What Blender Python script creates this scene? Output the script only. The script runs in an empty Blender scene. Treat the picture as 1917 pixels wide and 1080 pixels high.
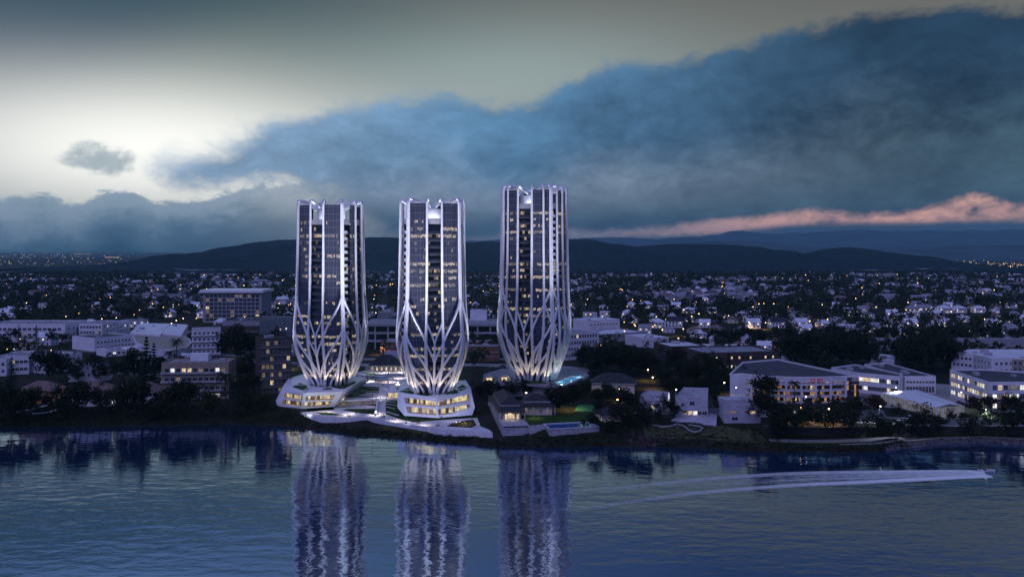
import bpy, math, random
from mathutils import Vector, noise, Matrix
RND = random.Random(11)
SC = bpy.context.scene
COL = SC.collection
# ---------------------------------------------------------------- survey helpers
FOC = 1660.0; PCX = 958.5; HOR = 470.0; CAMZ = 90.0
def at(px, py, z):
    """ground point at height z seen at photo pixel (px, py)"""
    Y = FOC * (CAMZ - z) / (py - HOR)
    return ((px - PCX) / FOC * Y, Y, z)
def xat(px, Y): return (px - PCX) / FOC * Y
def zat(py, Y): return CAMZ - (py - HOR) / FOC * Y
ORD = ('first second third fourth fifth sixth seventh eighth ninth tenth eleventh twelfth thirteenth fourteenth fifteenth '
       'sixteenth seventeenth eighteenth nineteenth twentieth').split()
TENS = {2: 'twenty', 3: 'thirty', 4: 'forty', 5: 'fifty'}
def ordinal(n):
    if n <= 20: return ORD[n - 1]
    if n % 10 == 0: return {30: 'thirtieth', 40: 'fortieth', 50: 'fiftieth'}[n]
    return TENS[n // 10] + '-' + ORD[n % 10 - 1]
# ---------------------------------------------------------------- object helpers
LABELS = {}
def tag(o, label=None, cat=None, group=None, kind=None):
    if label:
        LABELS.setdefault(label, []).append(o.name); o['label'] = label
    if cat: o['category'] = cat
    if group: o['group'] = group
    if kind: o['kind'] = kind
    return o
def empty(name, loc, label=None, cat=None, group=None, rz=0.0):
    o = bpy.data.objects.new(name, None); COL.objects.link(o)
    o.empty_display_size = 0.5
    o.location = loc; o.rotation_euler = (0, 0, rz)
    return tag(o, label, cat, group)
def org(o):
    v = Vector((0, 0, 0))
    while o is not None:
        v += Vector(o.location); o = o.parent
    return v
class MB:
    def __init__(s): s.v = []; s.f = []; s.m = []
    def add(s, vs, fs, m=0):
        b = len(s.v); s.v.extend(vs)
        for f in fs: s.f.append(tuple(b + i for i in f)); s.m.append(m)
    def quad(s, a, b, c, d, m=0): s.add([a, b, c, d], [(0, 1, 2, 3)], m)
    def tri(s, a, b, c, m=0): s.add([a, b, c], [(0, 1, 2)], m)
    def poly(s, pts, m=0): s.add(list(pts), [tuple(range(len(pts)))], m)
    def box(s, c, sz, rz=0.0, m=0):
        hx, hy, hz = sz[0] / 2, sz[1] / 2, sz[2] / 2
        ca, sa = math.cos(rz), math.sin(rz); vs = []
        for z in (-hz, hz):
            for x, y in ((-hx, -hy), (hx, -hy), (hx, hy), (-hx, hy)):
                vs.append((c[0] + x * ca - y * sa, c[1] + x * sa + y * ca, c[2] + z))
        s.add(vs, [(3, 2, 1, 0), (4, 5, 6, 7), (0, 1, 5, 4), (1, 2, 6, 5), (2, 3, 7, 6), (3, 0, 4, 7)], m)
    def beam(s, a, b, w, h, m=0):
        """box bar from a to b, width w sideways and h vertical-ish"""
        a = Vector(a); b = Vector(b); d = (b - a).normalized()
        up = Vector((0, 0, 1)) if abs(d.z) < 0.95 else Vector((0, 1, 0))
        r = d.cross(up).normalized() * (w / 2); u = r.cross(d).normalized() * (h / 2)
        vs = [tuple(p + i * r + j * u) for p in (a, b) for i, j in ((-1, -1), (1, -1), (1, 1), (-1, 1))]
        s.add(vs, [(3, 2, 1, 0), (4, 5, 6, 7), (0, 1, 5, 4), (1, 2, 6, 5), (2, 3, 7, 6), (3, 0, 4, 7)], m)
    def prism(s, pts, z0, z1, m=0, mtop=None, bottom=False):
        """pts counter-clockwise from above; z0/z1 a number or list"""
        n = len(pts)
        zz0 = z0 if isinstance(z0, (list, tuple)) else [z0] * n
        zz1 = z1 if isinstance(z1, (list, tuple)) else [z1] * n
        A = [(p[0], p[1], zz0[i]) for i, p in enumerate(pts)]
        B = [(p[0], p[1], zz1[i]) for i, p in enumerate(pts)]
        s.add(A + B, [(i, (i + 1) % n, n + (i + 1) % n, n + i) for i in range(n)], m)
        s.add(B, [tuple(range(n))], m if mtop is None else mtop)
        if bottom: s.add(A, [tuple(range(n - 1, -1, -1))], m)
    def tube(s, pts, rad, sides=8, m=0, cap=True):
        P = [Vector(p) for p in pts]; n = len(P)
        R = rad if isinstance(rad, (list, tuple)) else [rad] * n
        ref = None; b = len(s.v)
        for i in range(n):
            d = (P[min(i + 1, n - 1)] - P[max(i - 1, 0)])
            if d.length < 1e-9: d = Vector((0, 0, 1))
            d.normalize()
            if ref is None:
                ref = Vector((1, 0, 0)) if abs(d.x) < 0.9 else Vector((0, 1, 0))
            x = (ref - d * ref.dot(d)).normalized(); y = d.cross(x); ref = x
            for k in range(sides):
                a = 2 * math.pi * k / sides
                s.v.append(tuple(P[i] + (x * math.cos(a) + y * math.sin(a)) * R[i]))
        for i in range(n - 1):
            for k in range(sides):
                k2 = (k + 1) % sides
                s.f.append((b + i * sides + k, b + i * sides + k2, b + (i + 1) * sides + k2, b + (i + 1) * sides + k)); s.m.append(m)
        if cap:
            s.f.append(tuple(b + k for k in range(sides - 1, -1, -1))); s.m.append(m)
            s.f.append(tuple(b + (n - 1) * sides + k for k in range(sides))); s.m.append(m)
    def sphere(s, c, r, m=0, n=6, rz=None):
        rz = rz or r; vs = []; fs = []
        for i in range(1, n):
            t = math.pi * i / n
            for k in range(n * 2 - 2):
                a = 2 * math.pi * k / (n * 2 - 2)
                vs.append((c[0] + r * math.sin(t) * math.cos(a), c[1] + r * math.sin(t) * math.sin(a), c[2] + rz * math.cos(t)))
        q = n * 2 - 2; vs.append((c[0], c[1], c[2] + rz)); vs.append((c[0], c[1], c[2] - rz))
        for i in range(n - 2):
            for k in range(q): fs.append((i * q + k, (i + 1) * q + k, (i + 1) * q + (k + 1) % q, i * q + (k + 1) % q))
        T = len(vs) - 2
        for k in range(q):
            fs.append((T, k, (k + 1) % q)); fs.append((T + 1, (n - 2) * q + (k + 1) % q, (n - 2) * q + k))
        s.add(vs, fs, m)
    def mesh(s, name, mats, o=Vector((0, 0, 0)), smooth=False):
        me = bpy.data.meshes.new(name)
        me.from_pydata([(v[0] - o.x, v[1] - o.y, v[2] - o.z) for v in s.v], [], s.f)
        mats = mats if isinstance(mats, (list, tuple)) else [mats]
        for m in mats: me.materials.append(m)
        if len(mats) > 1: me.polygons.foreach_set('material_index', s.m)
        if smooth: me.polygons.foreach_set('use_smooth', [True] * len(s.f))
        me.update(); return me
    def build(s, name, mats, parent=None, smooth=False, loc=None):
        o = org(parent) if parent is not None else Vector(loc or (0, 0, 0))
        ob = bpy.data.objects.new(name, s.mesh(name, mats, o, smooth)); COL.objects.link(ob)
        if parent is not None: ob.parent = parent
        else: ob.location = o
        return ob
def dup(root, loc, rz=0.0, sc=1.0, label=None, group=None):
    r = root.copy(); COL.objects.link(r); r.location = loc; r.rotation_euler = (0, 0, rz)
    r.scale = (sc, sc, sc) if not isinstance(sc, tuple) else sc
    for k in ('label', 'group'):
        if k in r: del r[k]
    tag(r, label, None, group)
    for ch in CH.get(root.name, []):
        c = ch.copy(); COL.objects.link(c); c.parent = r
        for g in CH.get(ch.name, []):
            d = g.copy(); COL.objects.link(d); d.parent = c
    return r
CH = {}
def reg(root):
    """remember a prototype's children (a lookup by name; bpy's own .children walks every object)"""
    CH[root.name] = list(root.children)
    for c in root.children: CH[c.name] = list(c.children)
# ---------------------------------------------------------------- materials
def newmat(name):
    m = bpy.data.materials.new(name); m.use_nodes = True
    nt = m.node_tree; b = nt.nodes['Principled BSDF']
    return m, nt, b
def mat(name, col, rough=0.7, var=0.25, scale=0.35, bump=0.0, metal=0.0, stretch=(1, 1, 1), spec=0.3, col2=None):
    m, nt, b = newmat(name)
    b.inputs['Roughness'].default_value = rough; b.inputs['Metallic'].default_value = metal
    b.inputs['Specular IOR Level'].default_value = spec
    tc = nt.nodes.new('ShaderNodeTexCoord'); mp = nt.nodes.new('ShaderNodeMapping'); mp.inputs['Scale'].default_value = stretch
    n = nt.nodes.new('ShaderNodeTexNoise'); n.inputs['Scale'].default_value = scale; n.inputs['Detail'].default_value = 6; n.inputs['Roughness'].default_value = 0.65
    nt.links.new(tc.outputs['Object'], mp.inputs['Vector']); nt.links.new(mp.outputs['Vector'], n.inputs['Vector'])
    mx = nt.nodes.new('ShaderNodeMix'); mx.data_type = 'RGBA'
    d = col2 or tuple(c * (1 - var) for c in col)
    u = tuple(min(1, c * (1 + var * 0.5)) for c in col)
    mx.inputs[6].default_value = (*d, 1); mx.inputs[7].default_value = (*u, 1)
    cr = nt.nodes.new('ShaderNodeMapRange'); cr.inputs[1].default_value = 0.3; cr.inputs[2].default_value = 0.7
    nt.links.new(n.outputs['Fac'], cr.inputs[0]); nt.links.new(cr.outputs[0], mx.inputs[0])
    nt.links.new(mx.outputs[2], b.inputs['Base Color'])
    if bump:
        bp = nt.nodes.new('ShaderNodeBump'); bp.inputs['Strength'].default_value = bump; bp.inputs['Distance'].default_value = 0.3
        nt.links.new(n.outputs['Fac'], bp.inputs['Height']); nt.links.new(bp.outputs[0], b.inputs['Normal'])
    return m
def glow(name, col, strength, sample=False, var=0.0, scale=0.6):
    """a lamp, lit window or lit interior"""
    m, nt, b = newmat(name)
    b.inputs['Base Color'].default_value = (0.05, 0.05, 0.05, 1); b.inputs['Roughness'].default_value = 0.4
    b.inputs['Emission Color'].default_value = (*col, 1); b.inputs['Emission Strength'].default_value = strength
    if var:
        tc = nt.nodes.new('ShaderNodeTexCoord'); n = nt.nodes.new('ShaderNodeTexNoise'); n.inputs['Scale'].default_value = scale; n.inputs['Detail'].default_value = 3
        mr = nt.nodes.new('ShaderNodeMapRange'); mr.inputs[1].default_value = 0.35; mr.inputs[2].default_value = 0.65
        mr.inputs[3].default_value = strength * (1 - var); mr.inputs[4].default_value = strength * (1 + var)
        nt.links.new(tc.outputs['Object'], n.inputs['Vector']); nt.links.new(n.outputs['Fac'], mr.inputs[0]); nt.links.new(mr.outputs[0], b.inputs['Emission Strength'])
    if not sample: m.cycles.emission_sampling = 'NONE'
    return m
M = {}
M['white'] = mat('white_coating', (0.82, 0.82, 0.83), 0.35, 0.05, 0.2, spec=0.5)
M['pale'] = mat('pale_render', (0.66, 0.65, 0.68), 0.8, 0.18, 0.25)
M['render'] = mat('white_render', (0.74, 0.73, 0.76), 0.8, 0.16, 0.2)
M['concrete'] = mat('concrete', (0.42, 0.41, 0.44), 0.85, 0.35, 0.5, 0.1)
M['boardconc'] = mat('board_marked_concrete', (0.5, 0.48, 0.54), 0.85, 0.4, 0.6, 0.15, stretch=(0.5, 0.5, 2.5))
M['grey'] = mat('grey_wall', (0.3, 0.3, 0.32), 0.8, 0.25, 0.3)
M['tan'] = mat('tan_brick', (0.34, 0.27, 0.21), 0.85, 0.25, 0.8)
M['brick'] = mat('rust_brick', (0.17, 0.085, 0.065), 0.85, 0.3, 0.9)
M['darkbrick'] = mat('dark_brick', (0.07, 0.055, 0.05), 0.85, 0.3, 0.9)
M['orange'] = mat('orange_lit_wall', (0.45, 0.22, 0.08), 0.85, 0.25, 0.5)  # orange light falling on the house wall, put into its colour
M['cream'] = mat('cream_board', (0.66, 0.58, 0.45), 0.75, 0.12, 0.4)
M['roofwhite'] = mat('white_metal_roof', (0.7, 0.7, 0.74), 0.6, 0.2, 0.15, stretch=(1, 0.2, 1))
M['roofgrey'] = mat('grey_membrane_roof', (0.28, 0.28, 0.31), 0.8, 0.35, 0.2)
M['roofdark'] = mat('dark_membrane_roof', (0.06, 0.06, 0.075), 0.75, 0.4, 0.12, stretch=(0.4, 1.5, 1))
M['slate'] = mat('dark_slate_roof', (0.034, 0.032, 0.038), 0.7, 0.4, 0.6, 0.1)
M['tile'] = mat('red_tile_roof', (0.2, 0.13, 0.12), 0.8, 0.3, 0.8, 0.15)
M['olive'] = mat('olive_membrane_roof', (0.3, 0.27, 0.22), 0.8, 0.15, 0.1)
M['glassdark'] = mat('dark_window_glass', (0.02, 0.024, 0.035), 0.12, 0.4, 0.3, spec=0.8)
M['steel'] = mat('galvanised_steel', (0.35, 0.35, 0.38), 0.5, 0.2, 1.0, metal=0.4)
M['darkmetal'] = mat('dark_metal', (0.04, 0.04, 0.05), 0.5, 0.3, 1.0)
M['asphalt'] = mat('asphalt', (0.15, 0.145, 0.15), 0.85, 0.3, 0.3)
M['roadpale'] = mat('worn_concrete_road', (0.30, 0.28, 0.28), 0.85, 0.3, 0.2)
M['path'] = mat('pale_gravel_path', (0.22, 0.205, 0.20), 0.9, 0.2, 0.5)
M['paving'] = mat('white_stone_paving', (0.68, 0.65, 0.67), 0.6, 0.18, 0.35)
M['pinkpave'] = mat('pink_granite_paving', (0.45, 0.33, 0.33), 0.6, 0.15, 0.5)
M['lawn'] = mat('lawn', (0.035, 0.075, 0.018), 0.95, 0.5, 0.6, 0.3, spec=0.05)
M['court'] = mat('green_sports_court', (0.02, 0.16, 0.07), 0.8, 0.15, 0.3)
M['stripe'] = mat('white_line_paint', (0.75, 0.75, 0.75), 0.7, 0.1, 1.0)
M['leaf'] = mat('dark_foliage', (0.020, 0.030, 0.012), 0.75, 0.6, 0.45, spec=0.15)
M['leaf_pale'] = mat('olive_foliage', (0.04, 0.055, 0.02), 0.75, 0.55, 0.5, spec=0.15)
M['leaf_rust'] = mat('rusty_foliage', (0.055, 0.03, 0.016), 0.8, 0.5, 0.5, spec=0.15)
M['leaf_fir'] = mat('blue_green_needles', (0.022, 0.045, 0.026), 0.8, 0.5, 0.6, spec=0.1)
M['bark'] = mat('bark', (0.07, 0.052, 0.04), 0.9, 0.4, 1.5, 0.4)
M['rock'] = mat('grey_rock', (0.12, 0.115, 0.12), 0.9, 0.5, 0.8, 0.3)
M['soil'] = mat('dark_soil', (0.05, 0.035, 0.025), 0.95, 0.4, 0.4)
M['rubber'] = mat('tyre_rubber', (0.02, 0.02, 0.02), 0.8, 0.2, 2.0)
M['carwhite'] = mat('white_car_paint', (0.75, 0.75, 0.76), 0.3, 0.05, 0.5, spec=0.6)
M['cardark'] = mat('dark_car_paint', (0.03, 0.03, 0.04), 0.3, 0.2, 0.5, spec=0.6)
M['cloth_dark'] = mat('dark_clothing', (0.03, 0.03, 0.045), 0.9, 0.3, 3.0)
M['cloth_red'] = mat('dull_red_clothing', (0.16, 0.04, 0.04), 0.9, 0.3, 3.0)
M['cloth_pale'] = mat('grey_clothing', (0.22, 0.21, 0.22), 0.9, 0.3, 3.0)
M['skin'] = mat('skin', (0.36, 0.22, 0.16), 0.6, 0.1, 3.0)
M['tower_lit'] = glow('lit_tower_room', (1.0, 0.82, 0.58), 0.42, var=0.7, scale=1.2)
M['tower_lit_dim'] = glow('dim_tower_room', (1.0, 0.8, 0.6), 0.13, var=0.8, scale=1.2)
M['lit_warm'] = glow('lit_window_warm', (1.0, 0.78, 0.47), 0.68, var=0.5)
M['lit_amber'] = glow('lit_window_amber', (1.0, 0.48, 0.13), 0.32, var=0.6)
M['lit_cool'] = glow('lit_window_cool', (0.95, 0.93, 0.85), 1.05, var=0.3)
M['lit_dim'] = glow('lit_window_dim', (1.0, 0.75, 0.5), 0.13, var=0.7)
M['lit_cream'] = glow('lit_interior_cream', (1.0, 0.8, 0.46), 0.62, var=0.55, scale=0.45)
M['lamp_warm'] = glow('warm_lamp_globe', (1.0, 0.62, 0.26), 16.0)
M['lamp_cool'] = glow('cool_lamp_globe', (0.85, 0.9, 1.0), 9.0)
M['lamp_street'] = glow('distant_street_lamp', (1.0, 0.55, 0.2), 4.0)
M['lamp_far'] = glow('far_town_lamp', (1.0, 0.68, 0.34), 2.6)
M['lamp_far_cool'] = glow('far_town_lamp_cool', (0.9, 0.95, 1.0), 1.6)
M['strip_cream'] = glow('ceiling_strip_light', (1.0, 0.82, 0.52), 7.0, True)
# ================================================================= sky
SKY_K = 1.0
def build_world():
    w = bpy.data.worlds.new('World'); SC.world = w; w.use_nodes = True
    nt = w.node_tree; nd = nt.nodes; nd.clear(); L = nt.links.new
    def val(x):
        return x
    def setin(sock, x):
        if hasattr(x, 'is_output') or isinstance(x, bpy.types.NodeSocket): L(x, sock)
        else: sock.default_value = x
    def ma(op, a, b=0.0, c=None, clamp=False):
        n = nd.new('ShaderNodeMath'); n.operation = op; n.use_clamp = clamp
        setin(n.inputs[0], a); setin(n.inputs[1], b)
        if c is not None: setin(n.inputs[2], c)
        return n.outputs[0]
    def sstep(x, a, b):
        n = nd.new('ShaderNodeMapRange'); n.interpolation_type = 'SMOOTHSTEP'
        setin(n.inputs[0], x); setin(n.inputs[1], a); setin(n.inputs[2], b); n.inputs[3].default_value = 0; n.inputs[4].default_value = 1
        return n.outputs[0]
    def mix(f, a, b):
        n = nd.new('ShaderNodeMix'); n.data_type = 'RGBA'
        setin(n.inputs[0], f)
        for s, x in ((n.inputs[6], a), (n.inputs[7], b)):
            if isinstance(x, tuple): s.default_value = (*x, 1)
            else: L(x, s)
        return n.outputs[2]
    tc = nd.new('ShaderNodeTexCoord')
    sp = nd.new('ShaderNodeSeparateXYZ'); L(tc.outputs['Generated'], sp.inputs[0])
    x, y, z = sp.outputs
    hyp = ma('SQRT', ma('ADD', ma('MULTIPLY', x, x), ma('MULTIPLY', y, y)))
    v = ma('DIVIDE', z, ma('MAXIMUM', hyp, 0.001))           # tangent of the elevation
    az = ma('ARCTAN2', x, y)                                  # 0 = north (the view), + = east
    A0 = 0.62
    an = ma('ADD', ma('MULTIPLY', az, 0.5 / A0), 0.5, clamp=True)
    def azp(px): return math.atan((px - PCX) / FOC)
    def pv(px, py): return (HOR - py) / FOC * math.cos(azp(px))
    def nz(scale, detail, rough=0.55, stretch=(1, 1, 1.7), off=(0, 0, 0), dist=0.0):
        mp = nd.new('ShaderNodeMapping'); mp.inputs['Scale'].default_value = stretch; mp.inputs['Location'].default_value = off
        L(tc.outputs['Generated'], mp.inputs[0])
        n = nd.new('ShaderNodeTexNoise'); n.inputs['Scale'].default_value = scale; n.inputs['Detail'].default_value = detail; n.inputs['Roughness'].default_value = rough
        n.inputs['Distortion'].default_value = dist
        L(mp.outputs[0], n.inputs['Vector'])
        return ma('SUBTRACT', n.outputs['Fac'], 0.5)
    def curve(pts, lo=-0.05, hi=0.45):
        """height of an edge over azimuth, from photo points"""
        n = nd.new('ShaderNodeFloatCurve'); c = n.mapping.curves[0]
        P = [((azp(a) / A0) * 0.5 + 0.5, (pv(a, b) - lo) / (hi - lo)) for a, b in pts]
        c.points[0].location = P[0]; c.points[1].location = P[-1]
        for p in P[1:-1]: c.points.new(*p)
        n.mapping.use_clip = False; n.mapping.extend = 'HORIZONTAL'
        n.mapping.update(); L(an, n.inputs['Value'])
        return ma('ADD', ma('MULTIPLY', n.outputs[0], hi - lo), lo)
    nbig = nz(5.0, 6, off=(3, 1, 2)); nmid = nz(15.0, 9, 0.64, off=(7, 2, 5), dist=0.3); nfine = nz(42.0, 9, 0.68, off=(1, 8, 3), dist=0.4)
    nsoft = nz(2.6, 4, 0.5, stretch=(1, 1, 3.5), off=(5, 5, 1))
    # ---- clear evening sky
    g0 = ma('ADD', az, -azp(300) ); g1 = ma('SUBTRACT', v, pv(300, 290))
    gl = ma('EXPONENT', ma('MULTIPLY', ma('ADD', ma('POWER', ma('ABSOLUTE', ma('DIVIDE', g0, 0.27)), 2.0), ma('POWER', ma('ABSOLUTE', ma('DIVIDE', g1, 0.080)), 2.0)), -1.0))
    g0b = ma('ADD', az, -azp(1000)); g1b = ma('SUBTRACT', v, pv(1000, 150))
    gl2 = ma('EXPONENT', ma('MULTIPLY', ma('ADD', ma('POWER', ma('ABSOLUTE', ma('DIVIDE', g0b, 0.22)), 2.0), ma('POWER', ma('ABSOLUTE', ma('DIVIDE', g1b, 0.07)), 2.0)), -1.0))
    tl = sstep(ma('ADD', az, ma('MULTIPLY', ma('SUBTRACT', v, 0.12), -0.9)), azp(300), azp(-70))
    clear = mix(tl, mix(sstep(az, azp(700), azp(1150)), (0.112, 0.158, 0.152), (0.175, 0.178, 0.158)), (0.026, 0.068, 0.115))
    clear = mix(sstep(v, 0.19, 0.30), clear, mix(sstep(az, azp(300), azp(1100)), (0.040, 0.085, 0.105), (0.135, 0.138, 0.122)))
    clear = mix(ma('MULTIPLY', gl2, 0.75), clear, (0.33, 0.42, 0.42))
    clear = mix(gl, clear, (1.20, 1.20, 1.12))
    hi_l = mix(sstep(az, -0.45, 0.25), (0.205, 0.315, 0.54), (0.030, 0.058, 0.130))
    hi_l = mix(ma('ADD', ma('MULTIPLY', nbig, 1.3), 0.4, clamp=True), hi_l, mix(0.5, hi_l, (0.13, 0.20, 0.42)))
    clear = mix(sstep(v, 0.27, 0.36), clear, hi_l)
    # ---- great cloud bank
    e1 = curve([(-250, 560), (150, 560), (262, 300), (300, 280), (370, 262), (450, 240), (520, 214), (575, 205), (630, 190), (740, 180), (830, 166), (900, 186), (960, 192), (1050, 160), (1150, 122), (1250, 116), (1350, 92), (1450, 62), (1540, 38), (1650, 8), (1740, 12), (1917, 2), (2150, -40)])
    lo1 = curve([(-250, 200), (200, 230), (262, 296), (310, 345), (350, 356), (430, 352), (500, 346), (600, 372), (760, 460), (900, 520), (2150, 520)])
    nn = ma('ADD', ma('MULTIPLY', nmid, 0.052), ma('ADD', ma('MULTIPLY', nfine, 0.026), ma('MULTIPLY', nbig, 0.02)))
    d1 = ma('ADD', ma('SUBTRACT', e1, v), nn)
    soft = mix(sstep(az, azp(700), azp(1400)), (0.022, 0, 0), (0.016, 0, 0))
    soft = mix(sstep(az, azp(300), azp(620)), (0.046, 0, 0), soft)
    sx = nd.new('ShaderNodeSeparateXYZ'); L(soft, sx.inputs[0])
    m1 = sstep(d1, -0.006, sx.outputs[0])
    d1b = ma('ADD', ma('SUBTRACT', v, lo1), ma('MULTIPLY', nn, 1.3))
    m1 = ma('MULTIPLY', m1, sstep(d1b, -0.016, 0.024))
    # colour of the bank over azimuth: lit mauve-blue on the west, slate in the east
    cc = mix(sstep(az, azp(250), azp(1050)), (0.25, 0.38, 0.54), (0.092, 0.215, 0.37))
    cc = mix(sstep(az, azp(950), azp(1750)), cc, (0.020, 0.050, 0.092))
    low = mix(sstep(az, azp(500), azp(1900)), (0.36, 0.44, 0.58), (0.070, 0.130, 0.175))
    cc = mix(sstep(ma('ADD', d1, ma('MULTIPLY', nsoft, 0.12)), 0.06, 0.14), cc, low)
    base = mix(sstep(az, azp(400), azp(1500)), (0.050, 0.105, 0.155), (0.036, 0.078, 0.110))
    cc = mix(sstep(ma('SUBTRACT', 0.0, ma('ADD', v, ma('MULTIPLY', nsoft, 0.05))), -0.085, -0.022), cc, base)
    tone = ma('ADD', 1.0, ma('ADD', ma('MULTIPLY', nsoft, 0.9), ma('ADD', ma('MULTIPLY', nbig, 1.0), ma('ADD', ma('MULTIPLY', nmid, 1.05), ma('MULTIPLY', nfine, 0.6)))))
    vm = nd.new('ShaderNodeVectorMath'); vm.operation = 'SCALE'; L(cc, vm.inputs[0]); L(tone, vm.inputs['Scale'])
    sky = mix(m1, clear, vm.outputs[0])
    # ---- small lone cloud
    s0 = ma('DIVIDE', ma('SUBTRACT', az, azp(182)), 0.040); s1 = ma('DIVIDE', ma('SUBTRACT', v, pv(182, 300)), 0.019)
    sd = ma('SUBTRACT', 1.0, ma('ADD', ma('MULTIPLY', s0, s0), ma('MULTIPLY', s1, s1)))
    ms = sstep(ma('ADD', sd, ma('ADD', ma('MULTIPLY', nmid, 3.2), ma('MULTIPLY', nfine, 1.6))), 0.0, 1.1)
    sky = mix(ma('MULTIPLY', ms, 0.8), sky, (0.30, 0.40, 0.46))
    # ---- low western bank
    e2 = curve([(-250, 372), (0, 368), (90, 366), (150, 372), (200, 352), (235, 350), (262, 362), (300, 372), (330, 366), (350, 366), (420, 356), (500, 342), (570, 338), (680, 350), (800, 372), (880, 470), (1000, 560), (2150, 560)])
    d2 = ma('ADD', ma('SUBTRACT', e2, v), ma('ADD', ma('MULTIPLY', nmid, 0.036), ma('MULTIPLY', nfine, 0.024)))
    m2 = ma('MULTIPLY', sstep(d2, -0.001, 0.006), sstep(ma('SUBTRACT', azp(860), az), 0.0, 0.30))
    c2 = mix(sstep(ma('ADD', d2, ma('ADD', ma('MULTIPLY', nmid, 0.05), ma('MULTIPLY', nfine, 0.02))), 0.006, 0.045), (0.31, 0.41, 0.50), (0.125, 0.225, 0.30))
    c2 = mix(sstep(d2, 0.030, 0.075), c2, (0.014, 0.050, 0.080))
    c2 = mix(sstep(az, azp(300), azp(760)), c2, mix(sstep(d2, 0.0, 0.05), (0.27, 0.34, 0.45), (0.065, 0.125, 0.18)))
    sky = mix(m2, sky, c2)
    # ---- pink band under the bank in the east
    pt = curve([(-250, 520), (700, 455), (1070, 430), (1200, 424), (1330, 416), (1400, 408), (1520, 396), (1600, 399), (1700, 396), (1760, 382), (1830, 366), (1880, 376), (1930, 380), (2150, 384)])
    pb = curve([(-250, 520), (700, 462), (1070, 446), (1200, 442), (1330, 436), (1400, 428), (1520, 418), (1600, 417), (1700, 415), (1830, 412), (1930, 412), (2150, 410)])
    pt2 = ma('ADD', ma('SUBTRACT', pt, v), ma('ADD', ma('MULTIPLY', nmid, 0.016), ma('MULTIPLY', nfine, 0.010)))
    pb2 = ma('ADD', ma('SUBTRACT', v, pb), ma('MULTIPLY', nfine, 0.004))
    mp_ = ma('MULTIPLY', sstep(pt2, -0.004, 0.007), sstep(pb2, -0.006, 0.004))
    pk = mix(sstep(az, azp(1050), azp(1600)), (0.26, 0.25, 0.32), (0.86, 0.46, 0.37))
    mp_ = ma('MULTIPLY', mp_, sstep(az, azp(640), azp(1150)))
    sky = mix(ma('MULTIPLY', mp_, ma('ADD', 0.72, ma('ADD', ma('MULTIPLY', nmid, 2.6), ma('MULTIPLY', nfine, 1.6)), clamp=True)), sky, pk)
    # ---- the sky behind and beside the view: plain deep dusk
    sky = mix(sstep(ma('ABSOLUTE', az), 0.66, 1.0), sky, mix(sstep(v, 0.0, 0.5), (0.078, 0.115, 0.285), (0.112, 0.155, 0.41)))
    # ---- below the band and the horizon
    sky = mix(ma('MULTIPLY', sstep(ma('SUBTRACT', pb, v), -0.001, 0.010), sstep(az, azp(900), azp(1150))), sky, (0.035, 0.064, 0.125))
    sky = mix(sstep(v, 0.004, -0.02), sky, (0.02, 0.035, 0.06))
    ns = nd.new('ShaderNodeTexSky'); ns.sky_type = 'NISHITA'; ns.sun_disc = False
    ns.sun_elevation = math.radians(-5); ns.sun_rotation = math.radians(200); ns.air_density = 1.0
    b1 = nd.new('ShaderNodeBackground'); L(sky, b1.inputs[0]); b1.inputs[1].default_value = SKY_K
    b2 = nd.new('ShaderNodeBackground'); L(ns.outputs[0], b2.inputs[0]); b2.inputs[1].default_value = 0.05
    ad = nd.new('ShaderNodeAddShader'); L(b1.outputs[0], ad.inputs[0]); L(b2.outputs[0], ad.inputs[1])
    out = nd.new('ShaderNodeOutputWorld'); L(ad.outputs[0], out.inputs['Surface'])
    w.cycles.sampling_method = 'MANUAL'; w.cycles.sample_map_resolution = 512
build_world()
sky_fill = bpy.data.lights.new('skylight_fill', 'SUN'); sky_fill.energy = 0.85; sky_fill.angle = math.radians(40); sky_fill.color = (0.50, 0.46, 1.0)  # added violet fill from behind the camera, standing in for skylight
so = bpy.data.objects.new('skylight_fill', sky_fill); COL.objects.link(so)
so.rotation_euler = (math.radians(48), 0, math.radians(-24))
cam = bpy.data.cameras.new('camera'); cam.sensor_width = 36; cam.lens = 36 * FOC / 1917.0
cam.shift_y = (HOR - 540) / 1917.0
cam.clip_start = 1; cam.clip_end = 120000
co = bpy.data.objects.new('camera', cam); COL.objects.link(co); co.location = (0, 0, CAMZ); co.rotation_euler = (math.radians(90), 0, 0)
SC.camera = co
SC.view_settings.view_transform = 'Standard'; SC.view_settings.look = 'None'; SC.view_settings.exposure = 0; SC.view_settings.gamma = 1
SC.cycles.max_bounces = 5; SC.cycles.diffuse_bounces = 2; SC.cycles.glossy_bounces = 3; SC.cycles.transmission_bounces = 2; SC.cycles.volume_bounces = 0; SC.cycles.transparent_max_bounces = 6
SC.cycles.use_denoising = True; SC.cycles.use_light_tree = True; SC.cycles.sample_clamp_indirect = 3
SC.cycles.caustics_reflective = False; SC.cycles.caustics_refractive = False
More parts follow.
